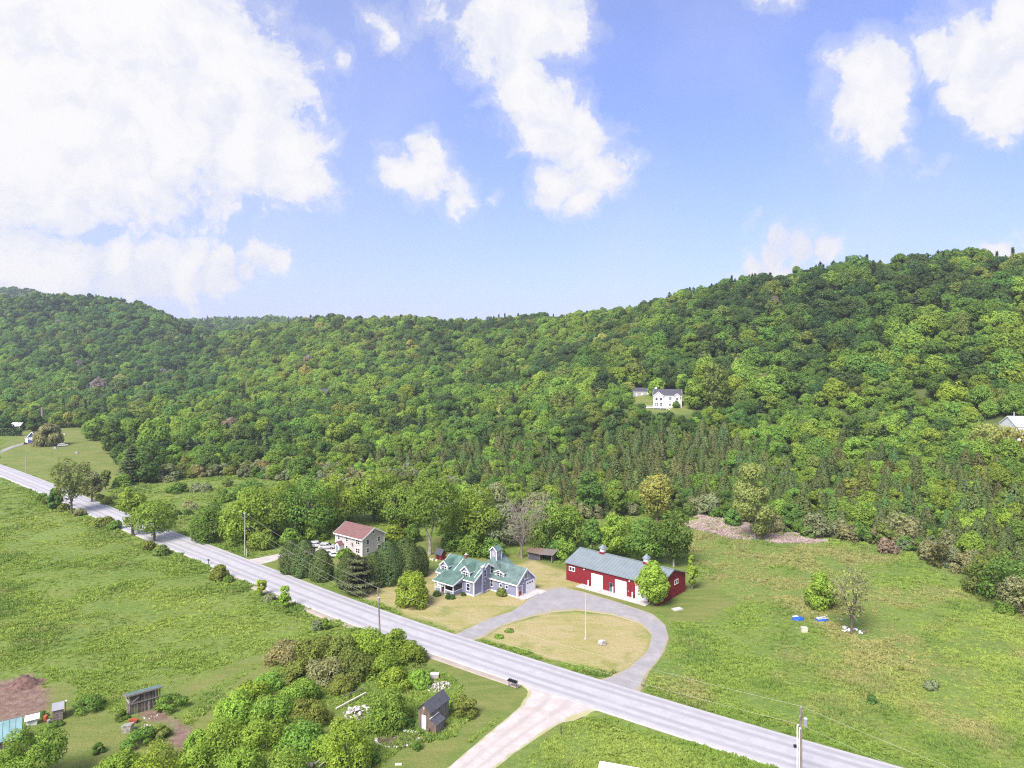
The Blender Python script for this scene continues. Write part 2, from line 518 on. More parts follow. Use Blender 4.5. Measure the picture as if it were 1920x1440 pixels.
def hz(x, y):
    """ground height"""
    x = np.asarray(x, float); y = np.asarray(y, float)
    sh = x.shape
    q = np.stack([x.ravel(), y.ravel()], 1) / 100.0
    h = np.zeros(len(q))
    for s in range(0, len(q), 20000):
        c = q[s:s + 20000]
        d = np.linalg.norm(c[:, None] - _rp[None], axis=2)
        h[s:s + 20000] = d @ _rw[:len(_rp)] + _rw[len(_rp)] + c @ _rw[len(_rp) + 1:]
    h = h.reshape(sh)
    b = y - edge_d(az(x, y))
    h = np.maximum(h, 0.0) * smooth01(b / 60.0)
    h = np.where(y < 20, 0, h)
    # bumps on the wooded slopes
    h = h + smooth01((b - 30) / 120.0) * (fbm(x, y, 90, 5) - 0.5) * 14 * smooth01(h / 15)
    return h


def hz1(x, y):
    return float(hz(np.array([x]), np.array([y]))[0])


def hit(px, py):
    """where the sight line through (px, py) meets the ground"""
    ds = np.arange(90, 2000, 1.0)
    gx = (px - 960) / FOC * ds
    z = CAM_H - (py - HZ) / FOC * ds
    k = np.argmax(z <= hz(gx, ds))
    return (gx[k], ds[k], float(z[k]))


def inside(x, y, poly):
    x = np.asarray(x); y = np.asarray(y); r = np.zeros(x.shape, bool)
    n = len(poly)
    for i in range(n):
        x1, y1 = poly[i]; x2, y2 = poly[(i + 1) % n]
        c = ((y1 > y) != (y2 > y)) & (x < (x2 - x1) * (y - y1) / (y2 - y1 + 1e-12) + x1)
        r ^= c
    return r


def poly_dist(x, y, poly, closed=True):
    x = np.asarray(x, float); y = np.asarray(y, float); best = np.full(x.shape, 1e9)
    n = len(poly)
    for i in range(n if closed else n - 1):
        x1, y1 = poly[i]; x2, y2 = poly[(i + 1) % n]
        dx, dy = x2 - x1, y2 - y1
        t = np.clip(((x - x1) * dx + (y - y1) * dy) / (dx * dx + dy * dy + 1e-9), 0, 1)
        best = np.minimum(best, np.hypot(x - x1 - t * dx, y - y1 - t * dy))
    return best


def signed(x, y, poly):
    d = poly_dist(x, y, poly)
    return np.where(inside(x, y, poly), d, -d)


def GP(pts):
    return [G(*p) for p in pts]


LAWN_YELLOW = [GP(p) for p in [
    [(855, 1186), (780, 1158), (690, 1122), (655, 1106), (720, 1092), (790, 1075), (830, 1070), (900, 1075), (1000, 1052), (1075, 1078), (1092, 1100), (1010, 1112), (990, 1135), (940, 1152), (900, 1172)],
    [(905, 1196), (945, 1172), (1020, 1152), (1080, 1148), (1150, 1155), (1200, 1170), (1222, 1195), (1208, 1228), (1172, 1250), (1140, 1262), (1060, 1245), (970, 1218)],
]]
LAWN_GREEN = [GP(p) for p in [
    [(85, 1305), (112, 1282), (138, 1290), (165, 1330), (205, 1345), (232, 1370), (330, 1400), (420, 1380), (360, 1450), (90, 1470), (60, 1390), (60, 1350)],
    [(340, 1294), (410, 1260), (470, 1234), (508, 1220), (508, 1230), (470, 1246), (415, 1274), (345, 1308), (335, 1308)],
    [(365, 1350), (420, 1310), (450, 1276), (500, 1245), (512, 1254), (470, 1290), (440, 1330), (400, 1375), (355, 1390)],
    [(492, 1060), (540, 1040), (640, 1028), (720, 1060), (690, 1085), (660, 1104), (700, 1125), (780, 1155), (760, 1152), (640, 1100), (540, 1072)],
    [(770, 1218), (860, 1245), (950, 1275), (988, 1296), (975, 1320), (930, 1352), (830, 1432), (790, 1470), (690, 1450), (740, 1410), (850, 1380), (890, 1330), (850, 1275), (790, 1245)],
    [(700, 1050), (760, 1010), (860, 1005), (960, 1040), (1060, 1060), (1060, 1085), (1000, 1055), (900, 1060), (820, 1075), (760, 1085)],
    [(0, 905), (0, 838), (60, 800), (165, 798), (212, 830), (225, 870), (235, 900), (180, 940), (100, 905), (0, 868)],
    [(1225, 1150), (1245, 1135), (1282, 1112), (1300, 1085), (1330, 1090), (1380, 1130), (1320, 1165), (1262, 1165)],
    [(1050, 1060), (1055, 1090), (1062, 1102), (1100, 1115), (1195, 1148), (1250, 1145), (1275, 1118), (1200, 1090)],
]]
SOIL = [GP(p) for p in [
    [(-80, 1280), (0, 1278), (62, 1262), (90, 1312), (78, 1335), (20, 1350), (-60, 1380), (-150, 1390)],
    [(268, 1338), (312, 1332), (350, 1352), (362, 1378), (345, 1405), (310, 1398), (322, 1368), (285, 1352)],
]]
REED = GP([(1288, 966), (1330, 966), (1385, 980), (1440, 990), (1500, 1000), (1550, 1012), (1540, 1019), (1430, 1018), (1340, 1004), (1292, 990)])
HILL_CLEAR = [hit(px, py)[:2] for px, py in [(1175, 745), (1225, 735), (1290, 748), (1322, 760), (1325, 772), (1285, 780), (1230, 777), (1190, 768)]]

# ------------------------------------------------------------------ road lines (survey of both edges)
ROAD_FAR = GP([(-420, 770), (-200, 815), (-90, 843), (0, 872), (102, 912), (227, 963), (307, 996.5), (391, 1026.5), (477, 1058.7), (573, 1096),
               (712.5, 1149), (796, 1177), (860, 1198), (1101, 1273), (1204, 1304), (1295, 1333), (1400, 1364), (1668, 1441), (2300, 1615)])
ROAD_NEAR = GP([(-420, 778), (-200, 826), (-90, 857), (0, 889), (94, 927.5), (193, 971.8), (250, 997.8), (338.5, 1030), (429, 1070), (525, 1110.8),
                (608, 1147), (712.5, 1186), (781, 1212), (860, 1239), (956, 1270), (1133, 1332), (1300, 1385), (1400, 1414), (1470, 1437), (2200, 1660)])


def resample(P, n, sm=0):
    P = np.array(P, float)
    s = np.concatenate([[0], np.cumsum(np.hypot(*(np.diff(P, axis=0).T)))])
    t = np.linspace(0, s[-1], n)
    Q = np.stack([np.interp(t, s, P[:, 0]), np.interp(t, s, P[:, 1])], 1)
    for _ in range(sm):
        Q[1:-1] = (Q[:-2] + 2 * Q[1:-1] + Q[2:]) / 4
    return Q


_rc = []
_rn = np.array(ROAD_NEAR)
_f = resample(ROAD_FAR, 160, 6)
for p in _f:
    d = np.inf
    for i in range(len(_rn) - 1):
        a, b = _rn[i], _rn[i + 1]
        t = np.clip(np.dot(p - a, b - a) / np.dot(b - a, b - a), 0, 1)
        q = a + t * (b - a)
        if np.hypot(*(p - q)) < d:
            d = np.hypot(*(p - q)); best = q
    _rc.append((p + best) / 2)
ROAD_C = resample(_rc, 160, 10)
ROAD_W = 9.6
ROAD_LINE = [tuple(p) for p in ROAD_C]
DRIVE_IN = GP([(868, 1206), (905, 1196), (945, 1173), (1000, 1157), (1040, 1150), (1085, 1147), (1150, 1155), (1200, 1170), (1221, 1192), (1212, 1222), (1180, 1250), (1150, 1266), (1100, 1279)])
DRIVE_OUT = GP([(835, 1195), (868, 1182), (905, 1163), (960, 1145), (985, 1128), (1008, 1104), (1050, 1098), (1095, 1108), (1180, 1135), (1225, 1150), (1250, 1172), (1256, 1196), (1243, 1230), (1212, 1268), (1203, 1296), (1225, 1318)])
LANE_L = GP([(940, 1262), (985, 1292), (986, 1304), (972, 1324), (935, 1356), (885, 1398), (835, 1440), (740, 1525)])
LANE_R = GP([(1180, 1338), (1132, 1333), (1085, 1343), (1045, 1362), (1000, 1390), (960, 1418), (925, 1445), (840, 1525)])
SIDE_U = GP([(448, 1050), (480, 1046), (520, 1038), (560, 1031), (600, 1027), (645, 1020)])
SIDE_L = GP([(478, 1064), (498, 1056), (530, 1047), (565, 1041), (610, 1040), (650, 1034)])
FAR_U = GP([(-60, 862), (-10, 848), (20, 836), (48, 829)])
FAR_L = GP([(-50, 872), (0, 851), (28, 839), (52, 831)])

DRIVE_POLY = [tuple(p) for p in resample(DRIVE_OUT, 80, 2)] + [tuple(p) for p in resample(DRIVE_IN, 80, 2)[::-1]]
LANE_POLY = [tuple(p) for p in resample(LANE_L, 50, 2)] + [tuple(p) for p in resample(LANE_R, 50, 2)[::-1]]
SIDE_POLY = [tuple(p) for p in SIDE_U] + [tuple(p) for p in SIDE_L[::-1]]
BARN_YARD = GP([(1050, 1085), (1060, 1100), (1095, 1112), (1200, 1145), (1262, 1142), (1300, 1115), (1290, 1050), (1090, 1040)])
HOUSE_YARD = GP([(800, 1100), (800, 1125), (870, 1130), (970, 1135), (1020, 1110), (990, 1060), (830, 1040)])


def masks(x, y):
    """soft ground masks: yellow lawn, soil, wood floor, green lawn"""
    j = (fbm(x, y, 6, 2, 3) - 0.5) * 3.0
    def soft(polys, w, jit=1.0):
        m = np.zeros(x.shape)
        for p in polys:
            m = np.maximum(m, smooth01((signed(x, y, p) + j * jit + w / 2) / w))
        return m
    yel = soft(LAWN_YELLOW, 1.8); gr = soft(LAWN_GREEN, 3.0); so = soft(SOIL, 1.6)
    b = y - edge_d(az(x, y))
    cl = smooth01((signed(x, y, HILL_CLEAR) + 2) / 6)
    fo = smooth01((b + j * 2 + 2) / 8) * (1 - cl)
    gr = np.maximum(gr, cl)
    return yel, so, fo, gr


def ground_material():
    m = bpy.data.materials.new('meadow_ground'); m.use_nodes = True
    t = m.node_tree; L = t.links.new
    b = t.nodes['Principled BSDF']; b.inputs['Roughness'].default_value = 0.95; b.inputs['Specular IOR Level'].default_value = 0.1
    geo = N(t, 'ShaderNodeNewGeometry')
    at = N(t, 'ShaderNodeAttribute', attribute_name='mask')
    sep = N(t, 'ShaderNodeSeparateColor'); L(at.outputs['Color'], sep.inputs[0])

    def nz(scale, detail=5, rough=0.6, stretch=None, rot=0.0):
        n = N(t, 'ShaderNodeTexNoise', inp={'Scale': scale, 'Detail': detail, 'Roughness': rough})
        if stretch:
            mp = N(t, 'ShaderNodeMapping'); mp.inputs['Scale'].default_value = stretch; mp.inputs['Rotation'].default_value = (0, 0, rot)
            L(geo.outputs['Position'], mp.inputs[0]); L(mp.outputs[0], n.inputs['Vector'])
        else:
            L(geo.outputs['Position'], n.inputs['Vector'])
        return n.outputs['Fac']

    def mr(v, a, c):
        n = N(t, 'ShaderNodeMapRange', interpolation_type='SMOOTHSTEP'); n.inputs[1].default_value = a; n.inputs[2].default_value = c
        L(v, n.inputs[0]); return n.outputs[0]

    def mix(f, a, c):
        n = N(t, 'ShaderNodeMixRGB')
        if isinstance(f, float): n.inputs[0].default_value = f
        else: L(f, n.inputs[0])
        for i, v in ((1, a), (2, c)):
            if isinstance(v, tuple): n.inputs[i].default_value = (*v, 1)
            else: L(v, n.inputs[i])
        return n.outputs[0]

    big = mr(nz(0.035, 4), 0.40, 0.62); mid = mr(nz(0.12, 5), 0.40, 0.62); fine = mr(nz(0.9, 6), 0.35, 0.65); tiny = mr(nz(3.5, 5), .35, .65)
    red = mr(nz(0.055, 5, .6, (1, 1.6, 1), .5), 0.60, 0.74)
    c = mix(big, (0.190, 0.255, 0.060), (0.140, 0.210, 0.048))
    c = mix(mid, c, mix(0.65, c, (0.215, 0.245, 0.065)))
    c = mix(fine, c, mix(0.55, c, (0.095, 0.145, 0.035)))
    c = mix(red, c, mix(0.55, c, (0.21, 0.155, 0.075)))
    mow = mr(nz(0.5, 5, .6, (0.20, 1.0, 1), -0.62), 0.42, 0.60)
    yl = mix(mow, (0.410, 0.345, 0.165), (0.340, 0.305, 0.118))
    yl = mix(mr(nz(0.11, 5), 0.44, 0.60), yl, mix(0.75, yl, (0.46, 0.36, 0.21)))
    yl = mix(mr(nz(0.16, 5, .6), 0.54, 0.68), yl, mix(0.6, yl, (0.17, 0.215, 0.05)))
    yl = mix(tiny, yl, mix(0.45, yl, (0.20, 0.205, 0.06)))
    yl = mix(mr(nz(1.6, 5), .52, .70), yl, mix(0.5, yl, (0.40, 0.34, 0.17)))
    gl = mix(mid, (0.145, 0.190, 0.045), (0.205, 0.215, 0.065)); gl = mix(tiny, gl, mix(0.45, gl, (0.095, 0.145, 0.032))); gl = mix(mr(nz(0.5, 5, .6, (0.22, 1.1, 1), -.5), .45, .6), gl, mix(0.45, gl, (0.235, 0.235, 0.08)))
    so = mix(fine, (0.26, 0.175, 0.14), (0.165, 0.105, 0.085)); so = mix(mr(nz(0.3, 4), .5, .68), so, mix(0.5, so, (0.26, 0.20, 0.13)))
    fo = mix(fine, (0.075, 0.105, 0.035), (0.11, 0.135, 0.045))
    c = mix(at.outputs['Alpha'], c, gl)
    c = mix(sep.outputs[0], c, yl)
    c = mix(sep.outputs[2], c, fo)
    c = mix(sep.outputs[1], c, so)
    L(c, b.inputs['Base Color'])
    bp = N(t, 'ShaderNodeBump', inp={'Strength': 0.8, 'Distance': 0.25})
    ad = N(t, 'ShaderNodeMath', operation='ADD'); L(nz(1.1, 6), ad.inputs[0]); L(nz(4.0, 4), ad.inputs[1])
    L(ad.outputs[0], bp.inputs['Height']); L(bp.outputs[0], b.inputs['Normal'])
    return m


def axis(segs):
    out = [segs[0][0]]
    for a, b, st0, st1 in segs:
        x = a
        while x < b - 1e-6:
            t = (x - a) / (b - a)
            x = min(b, x + st0 + (st1 - st0) * t)
            out.append(x)
    return np.array(out)


gx = axis([(-2200, -400, 60, 12), (-400, -130, 10, 1.4), (-130, 100, 0.95, 0.95), (100, 400, 1.4, 10), (400, 2000, 12, 60)])
gy = axis([(-600, 60, 60, 6), (60, 84, 4, 1), (84, 215, 0.75, 1.0), (215, 480, 1.2, 5), (480, 1300, 6, 14), (1300, 2700, 16, 60)])
XX, YY = np.meshgrid(gx, gy)
ZZ = hz(XX, YY)
nx, ny = len(gx), len(gy)
idx = np.arange(nx * ny).reshape(ny, nx)
quads = np.stack([idx[:-1, :-1], idx[:-1, 1:], idx[1:, 1:], idx[1:, :-1]], -1).reshape(-1, 4)
my, ms, mf, mg = masks(XX, YY)
# slight lumps of the unmown meadow
rough = (1 - np.maximum.reduce([my, ms, mg])) * smooth01((poly_dist(XX, YY, ROAD_LINE, False) - 6) / 4) * (YY < 420)
for _p in (DRIVE_POLY, LANE_POLY, SIDE_POLY, BARN_YARD, HOUSE_YARD):
    rough = rough * smooth01((-signed(XX, YY, _p) - 1.0) / 3.0)
ZZ = ZZ + rough * ((fbm(XX, YY, 5, 11, 3) - 0.5) * 0.55)
roadd = poly_dist(XX, YY, ROAD_LINE, False)
ZZ = ZZ - 0.35 * smooth01(1 - np.abs(roadd - 8.0) / 2.6) * (roadd > 5.2) * (my + mg < .3)       # ditch
me = fast_mesh('ground', np.stack([XX, YY, ZZ], -1).reshape(-1, 3), quads, [ground_material()], smooth=True)
ca = me.color_attributes.new('mask', 'FLOAT_COLOR', 'POINT')
ca.data.foreach_set('color', np.stack([my, ms, mf, mg], -1).reshape(-1).astype(np.float32))
ground = tag(link_mesh('ground', me), kind='structure')

# ------------------------------------------------------------------ sky colours stay in the world; now road, drive, lane


def strip_material(name, cols, stripes=None, edge=None, scale=0.6, rough=0.9, blot=None):
    m = bpy.data.materials.new(name); m.use_nodes = True
    t = m.node_tree; L = t.links.new
    b = t.nodes['Principled BSDF']; b.inputs['Roughness'].default_value = rough; b.inputs['Specular IOR Level'].default_value = 0.2
    geo = N(t, 'ShaderNodeNewGeometry'); uv = N(t, 'ShaderNodeUVMap', uv_map='lane')
    sp = N(t, 'ShaderNodeSeparateXYZ'); L(uv.outputs[0], sp.inputs[0])

    def nz(scale, detail=5, vec=None, st=None):
        n = N(t, 'ShaderNodeTexNoise', inp={'Scale': scale, 'Detail': detail, 'Roughness': .65})
        if st:
            mp = N(t, 'ShaderNodeMapping'); mp.inputs['Scale'].default_value = st
            L(vec or geo.outputs['Position'], mp.inputs[0]); L(mp.outputs[0], n.inputs['Vector'])
        else:
            L(vec or geo.outputs['Position'], n.inputs['Vector'])
        return n.outputs['Fac']
    def mr(v, a, c):
        n = N(t, 'ShaderNodeMapRange', interpolation_type='SMOOTHSTEP'); n.inputs[1].default_value = a; n.inputs[2].default_value = c
        L(v, n.inputs[0]); return n.outputs[0]
    def mix(f, a, c):
        n = N(t, 'ShaderNodeMixRGB')
        if isinstance(f, float): n.inputs[0].default_value = f
        else: L(f, n.inputs[0])
        for i, v in ((1, a), (2, c)):
            if isinstance(v, tuple): n.inputs[i].default_value = (*v, 1)
            else: L(v, n.inputs[i])
        return n.outputs[0]
    c = mix(mr(nz(scale), .36, .64), cols[0], cols[1])
    c = mix(mr(nz(4.0, 4), .35, .65), c, mix(0.35, c, cols[1]))
    if blot:
        c = mix(mr(nz(.18, 6), .54, .68), c, mix(.6, c, blot)); c = mix(mr(nz(1.3, 5), .55, .7), c, mix(.35, c, blot))
    if stripes:
        # worn wheel paths: polished dark bands along the lanes
        wob = N(t, 'ShaderNodeMath', operation='MULTIPLY_ADD'); L(nz(0.05, 3), wob.inputs[0]); wob.inputs[1].default_value = 0.05; L(sp.outputs['X'], wob.inputs[2])
        acc = None
        for ctr, wd, amt in stripes:
            s1 = N(t, 'ShaderNodeMath', operation='SUBTRACT'); L(wob.outputs[0], s1.inputs[0]); s1.inputs[1].default_value = ctr + 0.025
            s2 = N(t, 'ShaderNodeMath', operation='ABSOLUTE'); L(s1.outputs[0], s2.inputs[0])
            n = N(t, 'ShaderNodeMapRange', interpolation_type='SMOOTHSTEP'); n.inputs[1].default_value = wd; n.inputs[2].default_value = wd * 0.3
            n.inputs[4].default_value = amt
            L(s2.outputs[0], n.inputs[0])
            if acc is None: acc = n.outputs[0]
            else:
                mxn = N(t, 'ShaderNodeMath', operation='MAXIMUM'); L(acc, mxn.inputs[0]); L(n.outputs[0], mxn.inputs[1]); acc = mxn.outputs[0]
        mm = N(t, 'ShaderNodeMath', operation='MULTIPLY'); L(acc, mm.inputs[0])
        L(mr(nz(1.0, 4, uv.outputs[0], (3, 0.08, 1)), .2, .55), mm.inputs[1])
        c = mix(mm.outputs[0], c, cols[2])
        c = mix(mr(nz(0.35, 6, uv.outputs[0], (10, .12, 1)), .60, .72), c, mix(.4, c, cols[0]))
    if edge:
        s1 = N(t, 'ShaderNodeMath', operation='SUBTRACT'); L(sp.outputs['X'], s1.inputs[0]); s1.inputs[1].default_value = .5
        s2 = N(t, 'ShaderNodeMath', operation='ABSOLUTE'); L(s1.outputs[0], s2.inputs[0])
        ad = N(t, 'ShaderNodeMath', operation='MULTIPLY_ADD'); L(nz(0.5, 5), ad.inputs[0]); ad.inputs[1].default_value = .22; L(s2.outputs[0], ad.inputs[2])
        c = mix(mr(ad.outputs[0], edge[1], edge[1] + .07), c, edge[0])
    L(c, b.inputs['Base Color'])
    bp = N(t, 'ShaderNodeBump', inp={'Strength': .5, 'Distance': .03}); L(nz(6, 5), bp.inputs['Height']); L(bp.outputs[0], b.inputs['Normal'])
    return m


def strip(name, A, B, z, material, n=140, m=14, jit=0.0, crown=0.0, kind='structure'):
    A = resample(A, n, 2); B = resample(B, n, 2)
    u = np.linspace(0, 1, m)
    P = A[:, None] * (1 - u[None, :, None]) + B[:, None] * u[None, :, None]
    if jit:
        nA = (A - B) / np.linalg.norm(A - B, axis=1)[:, None]
        P[:, 0] += nA * ((fbm(A[:, 0], A[:, 1], 2.5, 4, 3) - .5) * 2 * jit)[:, None]
        P[:, -1] -= nA * ((fbm(B[:, 0], B[:, 1], 2.5, 8, 3) - .5) * 2 * jit)[:, None]
    Z = z + crown * (1 - (2 * u - 1) ** 2)[None, :] + 0 * P[:, :, 0]
    Z[:, 0] -= 0.3; Z[:, -1] -= 0.3
    P[:, 0] += (P[:, 0] - P[:, 1]) / np.maximum(np.linalg.norm(P[:, 0] - P[:, 1], axis=1), .1)[:, None] * 0.25
    P[:, -1] += (P[:, -1] - P[:, -2]) / np.maximum(np.linalg.norm(P[:, -1] - P[:, -2], axis=1), .1)[:, None] * 0.25
    V = np.concatenate([P, Z[..., None]], -1).reshape(-1, 3)
    id_ = np.arange(n * m).reshape(n, m)
    Q = np.stack([id_[:-1, :-1], id_[:-1, 1:], id_[1:, 1:], id_[1:, :-1]], -1).reshape(-1, 4)
    a, b_, c_ = V[Q[0, 0]], V[Q[0, 1]], V[Q[0, 2]]
    if np.cross(b_ - a, c_ - b_)[2] < 0: Q = Q[:, ::-1]
    me = fast_mesh(name, V, Q, [material], smooth=False)
    uvl = me.uv_layers.new(name='lane')
    s = np.concatenate([[0], np.cumsum(np.linalg.norm(np.diff((A + B) / 2, axis=0), axis=1))])
    UV = np.stack([np.broadcast_to(u[None], (n, m)), np.broadcast_to(s[:, None], (n, m))], -1).reshape(-1, 2)
    uvl.data.foreach_set('uv', UV[Q.ravel()].astype(np.float32).ravel())
    return tag(link_mesh(name, me), kind=kind)


_t = np.gradient(ROAD_C, axis=0); _t /= np.linalg.norm(_t, axis=1)[:, None]
_n = np.stack([-_t[:, 1], _t[:, 0]], 1)
ASPH = strip_material('worn_asphalt', [(0.44, 0.422, 0.442), (0.388, 0.372, 0.390), (0.312, 0.302, 0.325)],
                      stripes=[(.155, .075, .95), (.335, .075, .95), (.64, .075, .95), (.83, .075, .95)], edge=((0.40, 0.355, 0.335), .555))
GRAV = strip_material('grey_gravel', [(0.325, 0.308, 0.316), (0.27, 0.256, 0.265), (0.20, 0.19, 0.21)], edge=((0.33, 0.28, 0.19), .46), scale=.35, blot=(0.42, 0.365, 0.36))
LANEM = strip_material('pale_gravel', [(0.52, 0.465, 0.45), (0.43, 0.38, 0.36), (0.36, 0.315, 0.295)],
                       stripes=[(.36, .08, .55), (.66, .08, .55)], edge=((0.36, 0.34, 0.18), .50), scale=.4, blot=(0.40, 0.33, 0.27))
strip('road', ROAD_C + _n * ROAD_W / 2, ROAD_C - _n * ROAD_W / 2, 0.14, ASPH, n=220, m=26, jit=.12, crown=.05)
strip('driveway', DRIVE_OUT, DRIVE_IN, 0.10, GRAV, n=260, m=16, jit=.8)
strip('gravel_lane', LANE_L, LANE_R, 0.104, LANEM, n=90, m=16, jit=.35)
strip('house_drive', SIDE_U, SIDE_L, 0.09, LANEM, n=50, m=8, jit=.2)
strip('farm_drive', FAR_U, FAR_L, 0.09, GRAV, n=40, m=6, jit=.2)
# gravel shoulder of the near side, up to the lane
_k = [i for i, p in enumerate(ROAD_C) if -75 < p[0] < 8 and p[1] < 220]
strip('road_shoulder', ROAD_C[_k] - _n[_k] * (ROAD_W / 2 - .3), ROAD_C[_k] - _n[_k] * (ROAD_W / 2 + 1.5), 0.085,
      strip_material('shoulder_gravel', [(0.40, 0.34, 0.30), (0.34, 0.28, 0.24), (.3, .25, .2)], scale=.5), n=110, m=5, jit=.25)

# ------------------------------------------------------------------ plants
def unit(v):
    return v / np.maximum(np.linalg.norm(v, axis=-1, keepdims=True), 1e-9)


def leaves_mesh(name, P, Nn, S, material, r, aspect=1.6, hang=None, mass=None):
    """P positions, Nn facing, S half sizes: one bent leaf-clump quad each"""
    n = len(P)
    a = r.normal(size=(n, 3)) if hang is None else hang + r.normal(size=(n, 3)) * .15
    Nn = unit(Nn)
    T = unit(a - (a * Nn).sum(1, keepdims=True) * Nn); B = np.cross(Nn, T)
    L = S[:, None] * aspect * T; W = S[:, None] * B
    bend = Nn * (S * 0.35)[:, None]
    V = np.stack([P - L, P + W * .8 + bend, P + L, P - W * .8 + bend], 1).reshape(-1, 3)
    Q = np.arange(4 * n).reshape(n, 4)
    me = fast_mesh(name, V, Q, [material])
    at = me.attributes.new('leafvar', 'FLOAT', 'FACE')
    at.data.foreach_set('value', r.random(n).astype(np.float32))
    at = me.attributes.new('mass', 'FLOAT_VECTOR', 'FACE')
    at.data.foreach_set('vector', unit(Nn if mass is None else mass).astype(np.float32).ravel())
    return me


def sphere_dirs(n, r, up=0.0):
    v = unit(r.normal(size=(n, 3)))
    v[:, 2] += up
    return unit(v)


def lumps_for(kind, H, R, zb, r, nl, small=.6):
    """crown masses: centre, radii"""
    C = []; S = []
    zc = (zb + H) / 2; hz_ = (H - zb) / 2
    for i in range(nl):
        for _ in range(20):
            u = r.random() * 2 - 1
            th = r.random() * 2 * math.pi
            if kind == 'round': prof = math.sqrt(max(0, 1 - u * u)) * (1 - .10 * u)
            elif kind == 'egg': prof = math.sqrt(max(0, 1 - u * u)) * (0.85 - .30 * u)
            elif kind == 'vase': prof = (0.25 + .75 * (u * .5 + .5) ** .8) * math.sqrt(max(0.03, 1 - max(0, u) ** 2.2))
            elif kind == 'dome': prof = math.sqrt(max(0, 1 - ((u + 1) / 2) ** 2)); 
            elif kind == 'slim': prof = math.sqrt(max(0, 1 - u * u)) * .8
            else: prof = math.sqrt(max(0, 1 - u * u))
            if r.random() < prof + .15: break
        q = (0.45 + .40 * math.sqrt(r.random()))
        C.append((math.cos(th) * prof * R * q, math.sin(th) * prof * R * q, zc + u * hz_ * .82))
        S.append(R * (r.uniform(.15, .32) if r.random() < small else r.uniform(.28, .42)) * (0.75 if kind in ('slim',) else 1))
    return np.array(C), np.array(S)


def crown_mesh(name, kind, H, R, zb, n, leaf, r, material, nl=18, droop=0.0, sparse=1.0, flat=.8, small=.6):
    C, S = lumps_for(kind, H, R, zb, r, nl, small)
    w = S ** 2; k = r.choice(len(C), size=int(n), p=w / w.sum())
    d = sphere_dirs(int(n), r, .25)
    rr = S[k] * (0.60 + .58 * r.random(int(n)) ** .6)
    P = C[k] + d * rr[:, None] * np.array([1, 1, flat])
    # drop what is buried deep in other masses
    dist = np.linalg.norm((P[:, None] - C[None]) / np.array([1, 1, flat]), axis=2) / S[None]
    dist[np.arange(len(P)), k] = 9
    keep = (dist.min(1) > .62) | (r.random(len(P)) < .12)
    P = P[keep]; d = d[keep]
    if droop:
        P[:, 2] -= droop * R * (np.hypot(P[:, 0], P[:, 1]) / R) ** 2 * r.random(len(P))
    P[:, 2] = np.maximum(P[:, 2], .05)
    Nn = d + r.normal(size=d.shape) * .55 + np.array([0, 0, .25])
    S2 = leaf * (0.7 + .7 * r.random(len(P)))
    return leaves_mesh(name, P, Nn, S2, material, r, hang=np.array([0, 0, -1.0]) if droop > .3 else None, aspect=2.2 if droop > .3 else 1.5,
                       mass=d + unit(P - np.array([0, 0, (zb + H) * .4])) * .5 + np.array([0, 0, .25])), C, S


def cedar_mesh(name, H, R, n, leaf, r, material, blunt=False):
    u = r.random(int(n)) ** (1.0 if blunt else 1.3)                         # 0 base .. 1 tip
    th = r.random(int(n)) * 2 * math.pi
    ph = r.random() * 6
    prof = (np.sqrt(1 - u ** 2.4) if blunt else (1 - u) ** .68) * (0.92 + .06 * np.sin(4 * th + ph + 5 * u) + .06 * np.sin(7 * th - 11 * u + ph)) * (1 - .35 * np.exp(-u * 14))
    rad_ = R * prof * (0.75 + .3 * r.random(int(n)))
    P = np.stack([np.cos(th) * rad_, np.sin(th) * rad_, .15 + u * H * .98], 1)
    d = np.stack([np.cos(th), np.sin(th), .35 + 0 * th], 1)
    Nn = d + r.normal(size=d.shape) * .45
    S = leaf * (0.6 + .8 * r.random(int(n))) * (1 - .4 * u)
    return leaves_mesh(name, P, Nn, S, material, r, aspect=1.5, mass=d + np.array([0, 0, .3]))


def spruce_mesh(name, H, R, n, leaf, r, material, pine=False, zb=.06):
    """whorls of boughs with gaps between them"""
    tiers = int(H / (1.3 if pine else .95)); per = int(n / max(tiers, 1))
    Ps, Ns = [], []
    for i in range(tiers):
        u = zb + (1 - zb) * i / tiers
        nb = r.integers(5, 8)
        base = r.random() * 6.28
        Rt = R * ((1 - u) ** .8 if not pine else min(1, 1.25 * (1 - u) ** .55)) * r.uniform(.75, 1.1)
        for b in range(nb):
            a = base + b * 6.28 / nb + r.normal() * .15
            L = Rt * r.uniform(.65, 1.15)
            m = max(3, per // nb)
            t = r.random(m) ** .7
            w = (0.10 + .20 * t) * L * r.normal(size=m)
            x = np.cos(a) * t * L - np.sin(a) * w; y = np.sin(a) * t * L + np.cos(a) * w
            z = u * H + t * L * (.22 if pine else -.18) + r.normal(size=m) * .10
            Ps.append(np.stack([x, y, z], 1)); Ns.append(np.stack([np.cos(a) * .3 + 0 * x, np.sin(a) * .3 + 0 * x, 1 + 0 * x], 1))
    m = int(n * .06)
    Ps.append(np.stack([r.normal(size=m) * .12, r.normal(size=m) * .12, H * (0.86 + .14 * r.random(m))], 1)); Ns.append(r.normal(size=(m, 3)))
    P = np.concatenate(Ps); Nn = np.concatenate(Ns) + r.normal(size=(len(P), 3)) * .35
    S = leaf * (0.6 + .8 * r.random(len(P)))
    q = P * np.array([1, 1, 0])
    return leaves_mesh(name, P, Nn, S, material, r, aspect=1.9, mass=unit(q) * .7 + np.array([0, 0, .75]))


